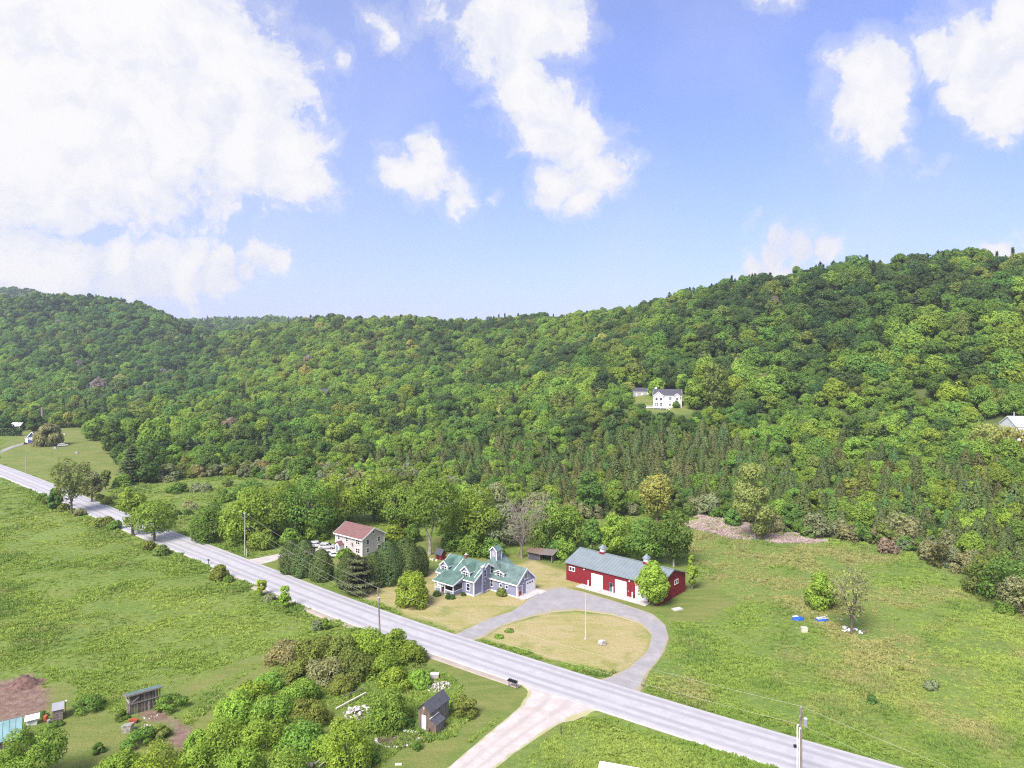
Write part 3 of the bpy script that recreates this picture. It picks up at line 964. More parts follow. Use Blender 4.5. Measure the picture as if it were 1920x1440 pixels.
def trunk_mb(H, C, S, r, rb, top, forks=1, n=7, lean=0.0, limb_n=9):
    """tapered bole with limbs out to the crown masses"""
    mb = MB()
    order = list(range(len(C))); r.shuffle(order)
    boles = []
    split = H * (.22 if forks > 1 else .9)
    if forks > 1:
        mb.tube([(0, 0, -.3), (0, 0, .25 * split), (lean * .1, 0, split)], [rb * 1.35, rb * 1.02, rb * .85], n)
        for f in range(forks):
            a = 6.28 * f / forks + r.random() * 1.0
            sp = H * r.uniform(.09, .15)
            pts = [Vector((lean * .1, 0, split * .9))]
            for q in range(1, 5):
                t = q / 4
                pts.append(Vector((math.cos(a) * sp * t ** .8 * 1.2 + r.normal() * .12, math.sin(a) * sp * t ** .8 * 1.2 + r.normal() * .12, split + (top - split) * t)))
            mb.tube(pts, [rb * .62 * (1 - .18 * q) for q in range(5)], n)
            boles.append(pts)
    else:
        pts = [Vector((0, 0, -.3))] + [Vector((r.normal() * .04 * top * q / 5, r.normal() * .04 * top * q / 5, top * q / 5)) for q in range(1, 6)]
        mb.tube(pts, [rb * 1.3] + [rb * (1 - .16 * q) for q in range(1, 6)], n)
        boles.append(pts)
    for i in order[:limb_n]:
        c = Vector(C[i]); bl = boles[r.integers(0, len(boles))]
        zt = min(max(c.z * .62, H * .18), top * .95)
        k = min(range(len(bl)), key=lambda q: abs(bl[q].z - zt))
        p0 = bl[k]
        mid = p0.lerp(c, .5) + Vector((0, 0, (c - p0).length * .10))
        mb.tube([p0, mid, c], [rb * .32, rb * .22, rb * .07], 5, cap=False)
        for _ in range(2):
            e = c + Vector(r.normal(size=3)) * float(S[i]) * .7
            mb.tube([mid.lerp(c, .6), e], [rb * .10, rb * .03], 4, cap=False)
    return mb


SPEC = {
    'green': (0.201, 0.331, 0.078), 'bright': (0.269, 0.393, 0.081), 'lime': (.310, .460, .088), 'dark': (0.133, 0.223, 0.071), 'deep': (0.099, 0.158, 0.066),
    'olive': (0.243, 0.307, 0.088), 'grey': (0.322, 0.359, 0.207), 'yellow': (0.429, 0.458, 0.146), 'cedar': (0.142, 0.187, 0.068), 'brown': (0.158, 0.175, 0.073),
    'pine': (0.104, 0.146, 0.078), 'tan': (0.350, 0.343, 0.177), 'mid': (0.167, 0.279, 0.073), 'pink': (0.339, 0.286, 0.244), 'arbor': (.118, .165, .058),
    'darkpine': (0.122, 0.140, 0.073), 'poplar': (0.395, 0.473, 0.171), 'chartreuse': (.420, .550, .095),
}


def vary(c, r, a=.12):
    f = 1 + r.normal() * a; h = r.normal() * .06
    return [max(.004, c[0] * f * (1 + h)), max(.004, c[1] * f), max(.004, c[2] * f * (1 - h))]


_tree_seed = [100]


def tree(name, kind, px, base, top, width, tint, label, cat='tree', n=2600, bark='bark', group=None, lift=None, forks=1,
         nl=None, leaf=None, flat=.85, bole=None, xy=None, small=.6, sparse_twigs=False):
    """One plant of its own: an Empty at its foot with a trunk and a crown."""
    _tree_seed[0] += 1
    r = np.random.default_rng(_tree_seed[0])
    if xy is None:
        x, y, z = hit(px, base)
    else:
        x, y = xy; z = hz1(x, y)
    H = (base - top) / FOC * y; R = width / 2 / FOC * y
    root = empty(name, (x, y, z), r.random() * 6.28, label, cat, group)
    lf = (leaf or max(.15, y / 710 * 1.15)) * .74; n = int(n * 1.75)
    tv = vary(SPEC[tint], r, .06)
    if kind in ('cedar',):
        me = cedar_mesh('crown', H, R * 1.1, int(n * 1.5), lf * .72, r, M['needle'], blunt=True)
        zt = H * .5; C = None
    elif kind in ('spruce', 'pine'):
        me = spruce_mesh('crown', H, R, n, lf, r, M['needle'], kind == 'pine')
        zt = H * .9; C = None
    elif kind == 'bare':
        C, S = lumps_for('vase', H, R, H * .25, r, 26); me = None; zt = H * .75
    else:
        zb = {'round': .16, 'egg': .14, 'vase': .30, 'dome': .0, 'slim': .10, 'willow': .06}.get(kind, .15) * H if lift is None else lift * H
        kk = 'round' if kind == 'willow' else kind
        me, C, S = crown_mesh('crown', kk, H, R, zb, n, lf, r, M['leaf'], nl or (40 if kind != 'slim' else 26), droop=.55 if kind == 'willow' else 0, flat=flat, small=small)
        zt = H * .72
    rb = bole or max(.10, .028 * H)
    if C is None:
        tb = MB().tube([(0, 0, -.3), (0, 0, zt)], [rb, rb * .3], 6)
    elif kind == 'dome':
        tb = MB()
        for i in range(5):
            c = Vector(C[i % len(C)])
            tb.tube([(0.1 * math.cos(i), .1 * math.sin(i), -.2), c * .5 + Vector((0, 0, .1)), c], [rb, rb * .6, rb * .2], 5, cap=False)
    else:
        tb = trunk_mb(H, C, S, r, rb, zt, forks, limb_n=22 if kind == 'bare' else 10)
    t_ob = tb.build('trunk', M[bark], root)
    if kind == 'bare' or sparse_twigs:
        tw = MB(); 
        for c, s in zip(C, S):
            for _ in range(16 if kind == 'bare' else 7):
                d = Vector(sphere_dirs(1, r, .5)[0]); p = Vector(c) + Vector(r.normal(size=3)) * float(s) * .35
                e = p + d * float(s) * r.uniform(.7, 1.5)
                tw.tube([p, (p + e) / 2 + Vector(r.normal(size=3)) * .1, e], [.035, .028, .014], 3, cap=False)
        tw.build('twigs', M['twig'], root)
    if me is not None:
        c_ob = link_mesh('crown', me, root)
        c_ob['tint'] = tv
    return root


# ---- prototype crowns of the hillside woods (each is used by real trees below)
def forest_protos():
    out = {'broad': [], 'cedar': [], 'spruce': [], 'willow': []}
    for i in range(11):
        r = np.random.default_rng(300 + i)
        H = r.uniform(12.5, 16.5); R = r.uniform(5.6, 7.6)
        me, C, S = crown_mesh('leafy_crown', ['round', 'egg', 'round', 'egg', 'round', 'egg', 'slim', 'vase', 'round', 'egg', 'egg'][i], H, R, H * .08, 4600, .38, r, M['leaf'], nl=26 + i * 2, flat=.85)
        out['broad'].append((me, H, R))
    for i in range(4):
        r = np.random.default_rng(330 + i)
        H = r.uniform(6, 8.5); R = r.uniform(2.0, 2.7)
        out['cedar'].append((cedar_mesh('cedar_crown', H, R, 1300, .25, r, M['needle']), H, R))
    for i in range(4):
        r = np.random.default_rng(350 + i)
        H = r.uniform(14, 18); R = r.uniform(3.4, 4.6)
        out['spruce'].append((spruce_mesh('conifer_crown', H, R, 900, .42, r, M['needle'], i % 2 == 1), H, R))
    for i in range(4):
        r = np.random.default_rng(370 + i)
        H = r.uniform(4, 5.5); R = r.uniform(2.0, 2.7)
        me, C, S = crown_mesh('shrub_crown', 'dome', H, R, 0, 1800, .22, r, M['leaf'], nl=26, flat=.85)
        out['willow'].append((me, H, R))
    return out


PRO = forest_protos()


CBX, CBD = [-200, 500, 640, 740, 850, 960, 1150, 1300, 1500, 1700, 1950, 2200], [0, 0, 10, 65, 105, 110, 105, 80, 65, 80, 90, 60]
SCX, SCD = [-200, 250, 330, 470, 620, 780, 900, 1000, 1200, 1300, 1950, 2200], [0, 0, 16, 26, 46, 34, 14, 4, 6, 10, 8, 8]


def forest():
    sp = 7.7
    r = np.random.default_rng(21)
    ys = np.arange(130, 1300, sp * .87)
    pts = []
    for k, y in enumerate(ys):
        half = y * .80 + 40
        xs = np.arange(-half, half, sp) + (k % 2) * sp / 2
        pts.append(np.stack([xs, np.full(len(xs), y)], 1))
    P = np.concatenate(pts)
    P += r.uniform(-1, 1, P.shape) * sp * .36
    # the cedar belt and the scrub at the foot of the slope stand much closer
    fine = []
    for k, yy in enumerate(np.arange(130, 480, 3.7)):
        half = yy * .80 + 30
        xs = np.arange(-half, half, 4.3) + (k % 2) * 2.1
        fine.append(np.stack([xs, np.full(len(xs), yy)], 1))
    Q = np.concatenate(fine); Q += r.uniform(-1, 1, Q.shape) * 1.4
    def belt(p, add=0.0):
        pxx = az(p[:, 0], p[:, 1])
        bb = p[:, 1] - edge_d(pxx)
        return bb < np.maximum(np.interp(pxx, CBX, CBD), np.interp(pxx, SCX, SCD)) + (fbm(p[:, 0], p[:, 1], 40, 6) - .5) * 70 + 400 * ((pxx > 1150) & (pxx < 1370) & (p[:, 1] > 270) & (p[:, 1] < 372))
    P = np.concatenate([P[~belt(P)], Q[belt(Q)]])
    x, y = P[:, 0], P[:, 1]
    px = az(x, y)
    b = y - edge_d(px)
    ok = (b > 1.0) & (signed(x, y, HILL_CLEAR) < -2)
    for hx, hy, hr in HOUSES:
        ok &= np.hypot((x - hx), (y - hy + hr * .6) / 1.6) > hr
    # far slopes: thin the grid, the crowns there are larger
    ok &= (y < 900) | (r.random(len(y)) < .85)
    P = P[ok]; x, y = P[:, 0], P[:, 1]; px = px[ok]; b = b[ok]
    z = hz(x, y)
    # the far blue ridge
    far = []
    for yy in np.arange(1420, 1800, 13.0):
        xs = np.arange(-1500, 350, 10.0); far.append(np.stack([xs + r.uniform(-4, 4, len(xs)), yy + r.uniform(-5, 5, len(xs))], 1))
    F = np.concatenate(far); fz = hz(F[:, 0], F[:, 1]); fpx = az(F[:, 0], F[:, 1])
    keep = (fz > 55) & (fpx > -400) & (fpx < 640); F = F[keep]; fz = fz[keep]
    x = np.concatenate([x, F[:, 0]]); y = np.concatenate([y, F[:, 1]]); z = np.concatenate([z, fz])
    px = np.concatenate([px, fpx[keep]]); b = np.concatenate([b, np.full(len(F), 999.0)])
    n = len(x)
    py = HZ + (CAM_H - z) / y * FOC
    # what the ground itself hides is left out
    vis = np.ones(n, bool)
    for t in np.linspace(.25, .97, 36):
        vis &= hz(x * t, y * t) < CAM_H + (z + 15 - CAM_H) * t + 2.0
    vis &= (px > -260) & (px < 2180)
    # belts of cedar on the lower slope, willow scrub at its foot, patches of conifer in the woods
    n1 = fbm(x, y, 60, 1); n2 = fbm(x, y, 26, 6); n3 = fbm(x, y, 110, 9)
    u = r.random(n)
    cb = np.interp(px, CBX, CBD)
    sc = np.interp(px, SCX, SCD)
    kind = np.full(n, 'broad', dtype='<U8')
    con = np.interp(n1, [.42, .62], [.03, .26])
    con = np.where(px < 560, con * 1.35, con)
    con = np.where((px > 1350), con * .95, con)
    con = np.where((px > 1330) & (y > 385) & (n1 > .46), con + .14, con)
    crest = hz(x * 1.09, y * 1.09) < CAM_H + (z - CAM_H) * 1.09
    con = np.where(crest & (y > 380), con + .16, con)
    kind[u < con] = 'spruce'
    kind[(kind == 'spruce') & (b < cb + 90) & (u > con * .35)] = 'broad'
    ced = (b < cb + (n2 - .5) * 60) & (u < .62)
    kind[ced] = 'cedar'
    kind[(b < sc + (n2 - .5) * 16) & (u < .85)] = 'willow'
    tint = np.zeros((n, 3)); scl = np.zeros(n); var = np.zeros(n, int); lab = np.zeros(n, '<U8')
    for i in range(n):
        k = kind[i]
        far_ = y[i] > 620
        if k == 'broad':
            q = n3[i] * .55 + n2[i] * .35 + r.normal() * .10
            if b[i] < 150 and px[i] > 700: q += .05
            lower = b[i] < cb[i] + 70
            c = 'deep' if q < .30 else 'dark' if q < .38 else 'mid' if q < .44 else 'green' if q < .51 else 'bright'
            if r.random() < .10: c = 'olive'
            if r.random() < (.07 if lower else .012): c = 'lime' if lower else 'yellow'
            if r.random() < .003: c = 'pink'
            s = r.uniform(.50, 1.12) * (1.0 if not lower else .70 if b[i] > cb[i] else .52)
            if far_: s *= 1.08
            if 1150 < px[i] < 1370 and 270 < y[i] < 372: s *= .5
        elif k == 'cedar':
            c = 'cedar' if r.random() < .62 else 'brown' if n2[i] > .53 else 'dark'
            s = r.uniform(.55, 1.35)
        elif k == 'spruce':
            c = 'deep' if r.random() < .45 else 'pine'
            s = r.uniform(.58, .95) * (1.1 if crest[i] else .25 if 1190 < px[i] < 1320 and 285 < y[i] < 372 else 1)
        else:
            c = ['grey', 'olive', 'grey', 'green', 'grey', 'olive', 'tan'][r.integers(0, 7)]
            s = r.uniform(.6, 1.25)
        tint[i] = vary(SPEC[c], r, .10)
        if px[i] < 420 and y[i] > 560:      # left hill: bluish distance haze put into the tree tints, also darkened
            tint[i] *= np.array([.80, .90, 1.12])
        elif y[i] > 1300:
            tint[i] *= np.array([.85, .95, 1.25])  # far ridge: blue of the hazy distance painted into the tints
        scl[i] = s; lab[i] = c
        var[i] = r.integers(0, len(PRO[k]))
    # doubled cedars: small and close together
    return dict(x=x, y=y, z=z, px=px, b=b, kind=kind, tint=tint, scl=scl, var=var, vis=vis, py=py, lab=lab)


def scatter_stuff(name, pts, rot, scl, var, tint, meshes, protos_obs):
    """ONE object: many plants placed on its points by geometry nodes"""
    me = bpy.data.meshes.new(name)
    n = len(pts)
    me.vertices.add(n); me.vertices.foreach_set('co', np.asarray(pts, np.float32).ravel())
    a = me.attributes.new('rot', 'FLOAT_VECTOR', 'POINT'); a.data.foreach_set('vector', np.asarray(rot, np.float32).ravel())
    a = me.attributes.new('scl', 'FLOAT_VECTOR', 'POINT'); a.data.foreach_set('vector', np.asarray(scl, np.float32).ravel())
    a = me.attributes.new('var', 'INT', 'POINT'); a.data.foreach_set('value', np.asarray(var, np.int32))
    a = me.attributes.new('tint', 'FLOAT_COLOR', 'POINT'); a.data.foreach_set('color', np.concatenate([tint, np.ones((n, 1))], 1).astype(np.float32).ravel())
    o = link_mesh(name, me); tag(o, kind='stuff')
    ng = bpy.data.node_groups.new(name, 'GeometryNodeTree')
    ng.interface.new_socket('Geometry', in_out='INPUT', socket_type='NodeSocketGeometry')
    ng.interface.new_socket('Geometry', in_out='OUTPUT', socket_type='NodeSocketGeometry')
    gi = ng.nodes.new('NodeGroupInput'); go = ng.nodes.new('NodeGroupOutput'); J = ng.nodes.new('GeometryNodeJoinGeometry')
    def na(nm, ty):
        q = ng.nodes.new('GeometryNodeInputNamedAttribute'); q.data_type = ty; q.inputs['Name'].default_value = nm
        return q.outputs[0]
    av, ar, as_ = na('var', 'INT'), na('rot', 'FLOAT_VECTOR'), na('scl', 'FLOAT_VECTOR')
    er = ng.nodes.new('FunctionNodeEulerToRotation'); ng.links.new(ar, er.inputs[0])
    for v, ob in enumerate(protos_obs):
        cmp_ = ng.nodes.new('FunctionNodeCompare'); cmp_.data_type = 'INT'; cmp_.operation = 'EQUAL'
        ia = [s for s in cmp_.inputs if s.type == 'INT']
        ng.links.new(av, ia[0]); ia[1].default_value = v
        oi = ng.nodes.new('GeometryNodeObjectInfo'); oi.transform_space = 'ORIGINAL'; oi.inputs['Object'].default_value = ob
        ip = ng.nodes.new('GeometryNodeInstanceOnPoints')
        ng.links.new(gi.outputs[0], ip.inputs['Points']); ng.links.new(cmp_.outputs[0], ip.inputs['Selection'])
        ng.links.new(oi.outputs['Geometry'], ip.inputs['Instance']); ng.links.new(er.outputs[0], ip.inputs['Rotation']); ng.links.new(as_, ip.inputs['Scale'])
        ng.links.new(ip.outputs[0], J.inputs[0])
    ng.links.new(J.outputs[0], go.inputs[0])
    md = o.modifiers.new('scatter', 'NODES'); md.node_group = ng
    return o


FL = {   # what each kind of woodland tree is called and how it is labelled, by colour
    'broad': ('leafy_tree', 'tree', {
        'deep': 'very dark green leafy tree among the woods on %s', 'dark': 'dark green leafy tree among the woods on %s',
        'mid': 'medium green leafy tree among the woods on %s', 'green': 'fresh green leafy tree among the woods on %s',
        'bright': 'bright spring green leafy tree among the woods on %s', 'olive': 'dull olive leafy tree among the woods on %s',
        'lime': 'lime green leafy tree standing out on %s', 'yellow': 'yellowish leafy tree standing out on %s',
        'pink': 'reddish brown tree barely in leaf on %s'}),
    'cedar': ('cedar_tree', 'tree', {
        'cedar': 'narrow olive green cedar in the dense stand on %s', 'brown': 'narrow brownish cedar in the dense stand on %s',
        'dark': 'narrow dark green cedar in the dense stand on %s'}),
    'spruce': ('conifer_tree', 'tree', {
        'deep': 'blackish green pointed conifer rising on %s', 'pine': 'dark bluish green pointed conifer rising on %s'}),
    'willow': ('willow_shrub', 'shrub', {
        'grey': 'rounded grey green willow shrub at the foot of %s', 'olive': 'rounded olive willow shrub at the foot of %s',
        'green': 'rounded fresh green willow shrub at the foot of %s', 'tan': 'rounded tan budding willow shrub at the foot of %s'}),
}
HOUSES = [(*hit(613, 754)[:2], 9.0), (*hit(512, 758)[:2], 9.0), (*hit(1940, 830)[:2], 20.0), (*hit(1204, 748)[:2], 11.0), (*hit(1250, 760)[:2], 14.0)]
FOREST = forest()


def place_of(px):
    for lim, nm in ((430, 'the left hill'), (700, 'the slope above the beige house'), (930, 'the slope above the lavender farmhouse'), (1120, 'the slope left of the hill house'),
                    (1360, 'the slope below the hill house'), (1560, 'the slope above the poplar'), (1760, 'the right hill')):
        if px < lim:
            return nm
    return 'the slope at the right border'


def plant_forest():
    Fd = FOREST
    r = np.random.default_rng(5)
    limits = {'broad': 300, 'cedar': 300, 'spruce': 150, 'willow': 150}
    stuff_names = {'broad': 'hillside_woods', 'cedar': 'cedar_woods', 'spruce': 'conifer_woods', 'willow': 'willow_scrub'}
    inframe = (Fd['px'] > -10) & (Fd['px'] < 1930)
    for k, (nm, cat, labs) in FL.items():
        ids = np.where((Fd['kind'] == k) & Fd['vis'])[0]
        # roughly how much of it can be seen: size over distance, not buried behind the next one
        size = Fd['scl'][ids] / Fd['y'][ids] * np.where(inframe[ids], 1, .01)
        order = ids[np.argsort(-size)]
        ind, rest = order[:limits[k]], order[limits[k]:]
        firsts = {}
        for i in ind:
            v = int(Fd['var'][i]); me, H, R = PRO[k][v]
            lab = Fd['lab'][i]
            text = labs[lab] % place_of(Fd['px'][i])
            o = link_mesh(nm, me)
            tag(o, text, cat, text.replace(' tree', ' trees').replace('cedar in', 'cedars in').replace('conifer rising', 'conifers rising').replace('shrub at', 'shrubs at'))
            s = float(Fd['scl'][i])
            o.location = (Fd['x'][i], Fd['y'][i], Fd['z'][i] - .2)
            o.scale = (s * r.uniform(.88, 1.15), s * r.uniform(.88, 1.15), s)
            o.rotation_euler = (r.normal() * .06, r.normal() * .06, r.random() * 6.28)
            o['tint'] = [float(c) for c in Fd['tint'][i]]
            firsts.setdefault(v, o)
        if len(rest):
            n = len(rest)
            pts = np.stack([Fd['x'][rest], Fd['y'][rest], Fd['z'][rest] - .2], 1)
            rot = r.normal(size=(n, 3)) * .07; rot[:, 2] = r.random(n) * 6.28
            s = Fd['scl'][rest][:, None] * np.stack([r.uniform(.9, 1.2, n), r.uniform(.9, 1.2, n), r.uniform(.9, 1.1, n)], 1)
            obs = []
            for v in range(len(PRO[k])):
                if v not in firsts:
                    firsts[v] = list(firsts.values())[0]
                obs.append(firsts[v])
            scatter_stuff(stuff_names[k], pts, rot, s, Fd['var'][rest], Fd['tint'][rest], None, obs)


plant_forest()

# ------------------------------------------------------------------ meadow grass (tall tufts on the unmown ground)
def tuft_mesh(name, r, n=30, h=.30, w=.75, blade=.055):
    th = r.random(n) * 6.28; rr = w * np.sqrt(r.random(n)) * .5
    P = np.stack([np.cos(th) * rr, np.sin(th) * rr, np.zeros(n)], 1)
    lean = np.stack([np.cos(th), np.sin(th), 0 * th], 1) * (rr / w)[:, None] * h * 1.3 + r.normal(size=(n, 3)) * h * .2
    T = P + lean + np.array([0, 0, 1]) * (h * (0.6 + .5 * r.random(n)))[:, None]
    s = np.stack([-np.sin(th + r.normal(size=n)), np.cos(th + r.normal(size=n)), 0 * th], 1) * blade * (1 + r.random(n))[:, None]
    mid = (P + T) / 2 + np.array([0, 0, h * .1])
    V = np.stack([P - s * .6, P + s * .6, mid + s, T, mid - s], 1)
    V = V.reshape(-1, 3)
    k = np.arange(n)[:, None] * 5
    Q = np.concatenate([k + np.array([0, 1, 2, 4]), k + np.array([4, 2, 3, 3])], 0)
    Q1 = k + np.array([0, 1, 2, 4])
    me = fast_mesh(name, V, np.concatenate([np.stack([k[:, 0], k[:, 0] + 1, k[:, 0] + 2], 1), np.stack([k[:, 0], k[:, 0] + 2, k[:, 0] + 4], 1), np.stack([k[:, 0] + 4, k[:, 0] + 2, k[:, 0] + 3], 1)], 0), [M['blade']])
    at = me.attributes.new('leafvar', 'FLOAT', 'FACE')
    at.data.foreach_set('value', np.tile(r.random(n), 3).astype(np.float32))
    at = me.attributes.new('mass', 'FLOAT_VECTOR', 'FACE')
    at.data.foreach_set('vector', np.tile(unit(lean * .6 + np.array([-.1, -.05, 1.0]) * .8), (3, 1)).astype(np.float32).ravel())
    return me




def grass():
    r = np.random.default_rng(77)
    # denser close by
    n = 230000
    y = 90 / (1 - r.random(n) * (1 - 90 / 420.0))          # ~1/y^2 falling density
    x = (r.random(n) * 2 - 1) * (y * .76 + 6)
    px = az(x, y)
    yel, so, fo, gr = masks(x, y)
    rd = poly_dist(x, y, ROAD_LINE, False)
    lawn = np.maximum(yel, gr)
    ok = (so < .3) & (fo < .5) & (rd > ROAD_W / 2 + .25) & (lawn < .35)
    for _p in (DRIVE_POLY, LANE_POLY, SIDE_POLY):
        ok &= signed(x, y, _p) < -.7
    for _p in (BARN_YARD, HOUSE_YARD):
        ok &= signed(x, y, _p) < 0
    ok &= ~((rd < ROAD_W / 2 + 1.7) & (x > -75) & (x < 14) & (signed(x, y, LANE_POLY) > -30) & (cross_side(x, y) < 0))
    # tussocks gather in drifts
    dens = fbm(x, y, 7, 3, 3)
    ok &= r.random(n) < np.interp(dens, [.30, .60], [.45, 1.0])
    x, y, dens, rd, px = x[ok], y[ok], dens[ok], rd[ok], px[ok]
    n = len(x)
    a = fbm(x, y, 30, 12); c = fbm(x, y, 9, 14); d = fbm(x, y, 3, 15, 2)
    base = np.array([.215, .285, .070]); lime = np.array([.265, .325, .085]); dk = np.array([.120, .195, .055]); dry = np.array([.33, .285, .15])
    t1 = smooth01((a - .38) / .25)[:, None]; t2 = smooth01((c - .52) / .18)[:, None]; t3 = smooth01((c * .5 + d * .5 - .60) / .10)[:, None]
    tint = base * (1 - t1) + lime * t1
    tint = tint * (1 - .55 * t2) + dk * .55 * t2
    # right hand meadow: drier, with straw coloured drifts
    rt = smooth01((px - 1170) / 150)[:, None] * smooth01((fbm(x, y, 16, 22) - .44) / .2)[:, None]
    tint = tint * (1 - .7 * rt) + dry * .7 * rt
    tint = tint * (1 - .25 * t3) + dry * .25 * t3
    vg = (smooth01((8.5 - rd) / 3))[:, None]
    tint = tint * (1 - .55 * vg) + np.array([.15, .235, .05]) * .55 * vg
    tint = tint * (1 + r.normal(size=(n, 1)) * .05)
    s = (0.55 + .75 * r.random(n) ** 2) * np.interp(dens, [.35, .65], [.75, 1.25]) * np.interp(y, [95, 180, 400], [.95, 1.25, 1.9])
    hgt = s * np.interp(c, [.35, .65], [.65, 1.25])
    z = hz(x, y) + (fbm(x, y, 5, 11, 3) - .5) * .55 * .6 - .12
    rot = np.stack([r.normal(size=n) * .12, r.normal(size=n) * .12, r.random(n) * 6.28], 1)
    obs = []
    for i in range(3):
        o = link_mesh('grass_tussock', tuft_mesh('grass_tussock', np.random.default_rng(800 + i)))
        gx_, gy_ = G(*[(1690, 1255), (1590, 1330), (300, 1240)][i])
        o.location = (gx_, gy_, hz1(gx_, gy_)); o['tint'] = [.10, .165, .03]
        tag(o, kind='stuff'); o.scale = (1.2, 1.2, 1.2)
        obs.append(o)
    scatter_stuff('meadow_grass', np.stack([x, y, z], 1), rot, np.stack([s, s, hgt], 1), r.integers(0, 3, n), np.clip(tint * np.array([1.24, 1.30, 1.16]), .01, 1), None, obs)
    # pale dead reeds at the wet edge of the meadow
    m = 5200
    xs = [p[0] for p in REED]; ysd = [p[1] for p in REED]
    x = r.uniform(min(xs), max(xs), m); y = r.uniform(min(ysd), max(ysd), m)
    ok = signed(x, y, REED) + (fbm(x, y, 5, 3) - .5) * 12 > 0
    x, y = x[ok], y[ok]; n = len(x)
    q = fbm(x, y, 6, 2)[:, None]
    tint = np.array([.56, .45, .46]) * (0.8 + .5 * q) * (1 + r.normal(size=(n, 1)) * .12)
    s = r.uniform(.9, 1.6, n)
    scatter_stuff('dead_reeds', np.stack([x, y, hz(x, y) - .05], 1), np.stack([r.normal(size=n) * .2, r.normal(size=n) * .2, r.random(n) * 6.28], 1),
                  np.stack([s, s, s * 1.0], 1), r.integers(0, 3, n), np.clip(tint, .01, 1), None, obs)
    return obs


def cross_side(x, y):
    """positive on the far side of the road"""
    c = np.array(ROAD_LINE)[::4]
    d = (x[:, None] - c[None, :, 0]) ** 2 + (y[:, None] - c[None, :, 1]) ** 2
    k = d.argmin(1); tt = _t[::4][k]
    return tt[:, 0] * (y - c[k, 1]) - tt[:, 1] * (x - c[k, 0])


TUFTS = grass()

# ------------------------------------------------------------------ buildings
TH = math.atan2(-.626, .78)          # the houses stand square to the road


def window(parent, p, t, n, w, h, cols=1, rows=2, name='window', trim=.13, fr='white', glass='glass', one=False, muntin=True):
    """window on a wall: p centre on the wall face, t along the wall, n outwards; frame ring with bars, panes behind"""
    p = Vector(p); t = Vector((*t, 0)).normalized(); n = Vector((*n, 0)).normalized(); up = Vector((0, 0, 1))
    F = MB()

    def bx(mb, a0, a1, z0, z1, d0, d1):
        c = [p + t * a + up * z + n * d for d in (d0, d1) for (a, z) in ((a0, z0), (a1, z0), (a1, z1), (a0, z1))]
        mb.hull(c[:4], c[4:])
    W, H = w / 2, h / 2
    bx(F, -W - trim, W + trim, H, H + trim * 1.2, -.02, .075); bx(F, -W - trim, W + trim, -H - trim, -H, -.02, .095)
    bx(F, -W - trim, -W, -H, H, -.02, .07); bx(F, W, W + trim, -H, H, -.02, .07)
    for i in range(1, cols):
        x = -W + w * i / cols; bx(F, x - trim * .55, x + trim * .55, -H, H, -.02, .066)
    cw = w / cols
    for i in range(cols):
        a0 = -W + cw * i + (trim * .55 if i else 0); a1 = -W + cw * (i + 1) - (trim * .55 if i < cols - 1 else 0)
        for k in range(1, rows):
            z = -H + h * k / rows; bx(F, a0, a1, z - .035, z + .035, -.02, .06)
    if one:
        F.mat(1); bx(F, -W, W, -H, H, -.015, .035)
        return F.build(name, [M[fr], M[glass]], parent)
    o = F.build(name, M[fr], parent)
    for i in range(cols):
        a0 = -W + cw * i + (trim * .55 if i else 0); a1 = -W + cw * (i + 1) - (trim * .55 if i < cols - 1 else 0)
        for k in range(rows):
            g = MB(); z0 = -H + h * k / rows + (.035 if k else 0); z1 = -H + h * (k + 1) / rows - (.035 if k < rows - 1 else 0)
            bx(g, a0, a1, z0, z1, -.015, .03); g.build('pane', M[glass], o)
    return o


def gable(parent, x0, x1, y0, y1, eave, ridge, wall, roof, ax='x', oh=.35, base=None, trim='white', t=.14, rakes=(1, 1), z0=-.4, roofname='roof', fascia=True, corners=True):
    """gabled block: wall prism, two roof slabs, fascia and rake boards, corner boards"""
    def T(u, v, z):
        return (u, v, z) if ax == 'x' else (v, u, z)
    if ax == 'x': u0, u1, v0, v1 = x0, x1, y0, y1
    else: u0, u1, v0, v1 = y0, y1, x0, x1
    vm = (v0 + v1) / 2; hw = (v1 - v0) / 2; sl = (ridge - eave) / hw
    w = MB(); ring = [(v0, z0), (v1, z0), (v1, eave), (vm, ridge), (v0, eave)]
    w.hull([T(u0, v, z) for v, z in ring], [T(u1, v, z) for v, z in ring])
    w.build('wall', M[wall], parent)
    r = MB(); e = .012
    for s in (-1, 1):
        ve = vm + s * (hw + oh); ze = ridge - sl * (hw + oh)
        a = [(u0 - oh * rakes[0], ve, ze + e), (u1 + oh * rakes[1], ve, ze + e), (u1 + oh * rakes[1], vm, ridge + e), (u0 - oh * rakes[0], vm, ridge + e)]
        up = [(u, v, z + t * math.sqrt(1 + sl * sl)) for u, v, z in a]
        r.hull([T(*q) for q in a], [T(*q) for q in up])
    ro = r.build(roofname, M[roof], parent)
    if fascia:
        f = MB()
        for s in (-1, 1):
            ve = vm + s * (hw + oh + .03); ze = ridge - sl * (hw + oh)
            f.beam(T(u0 - oh * rakes[0], ve, ze + .03), T(u1 + oh * rakes[1], ve, ze + .03), .06, .30)
        f.build('fascia', M[trim], parent)
        for k, uu in ((0, u0 - oh), (1, u1 + oh)):
            if not rakes[k]: continue
            rk = MB(); uo = uu + (.035 if k else -.035)
            for s in (-1, 1):
                ve = vm + s * (hw + oh); ze = ridge - sl * (hw + oh)
                rk.beam(T(uo, ve, ze + .02), T(uo, vm, ridge + .02), .07, .34)
            rk.build('rake_board', M[trim], parent)
    if corners:
        c = MB()
        for uu in (u0, u1):
            for vv in (v0, v1):
                q = T(uu, vv, 0); c.box(q[0] - .13, q[0] + .13, q[1] - .13, q[1] + .13, z0, eave - .05)
        c.build('corner_board', M[trim], parent)
    return ro


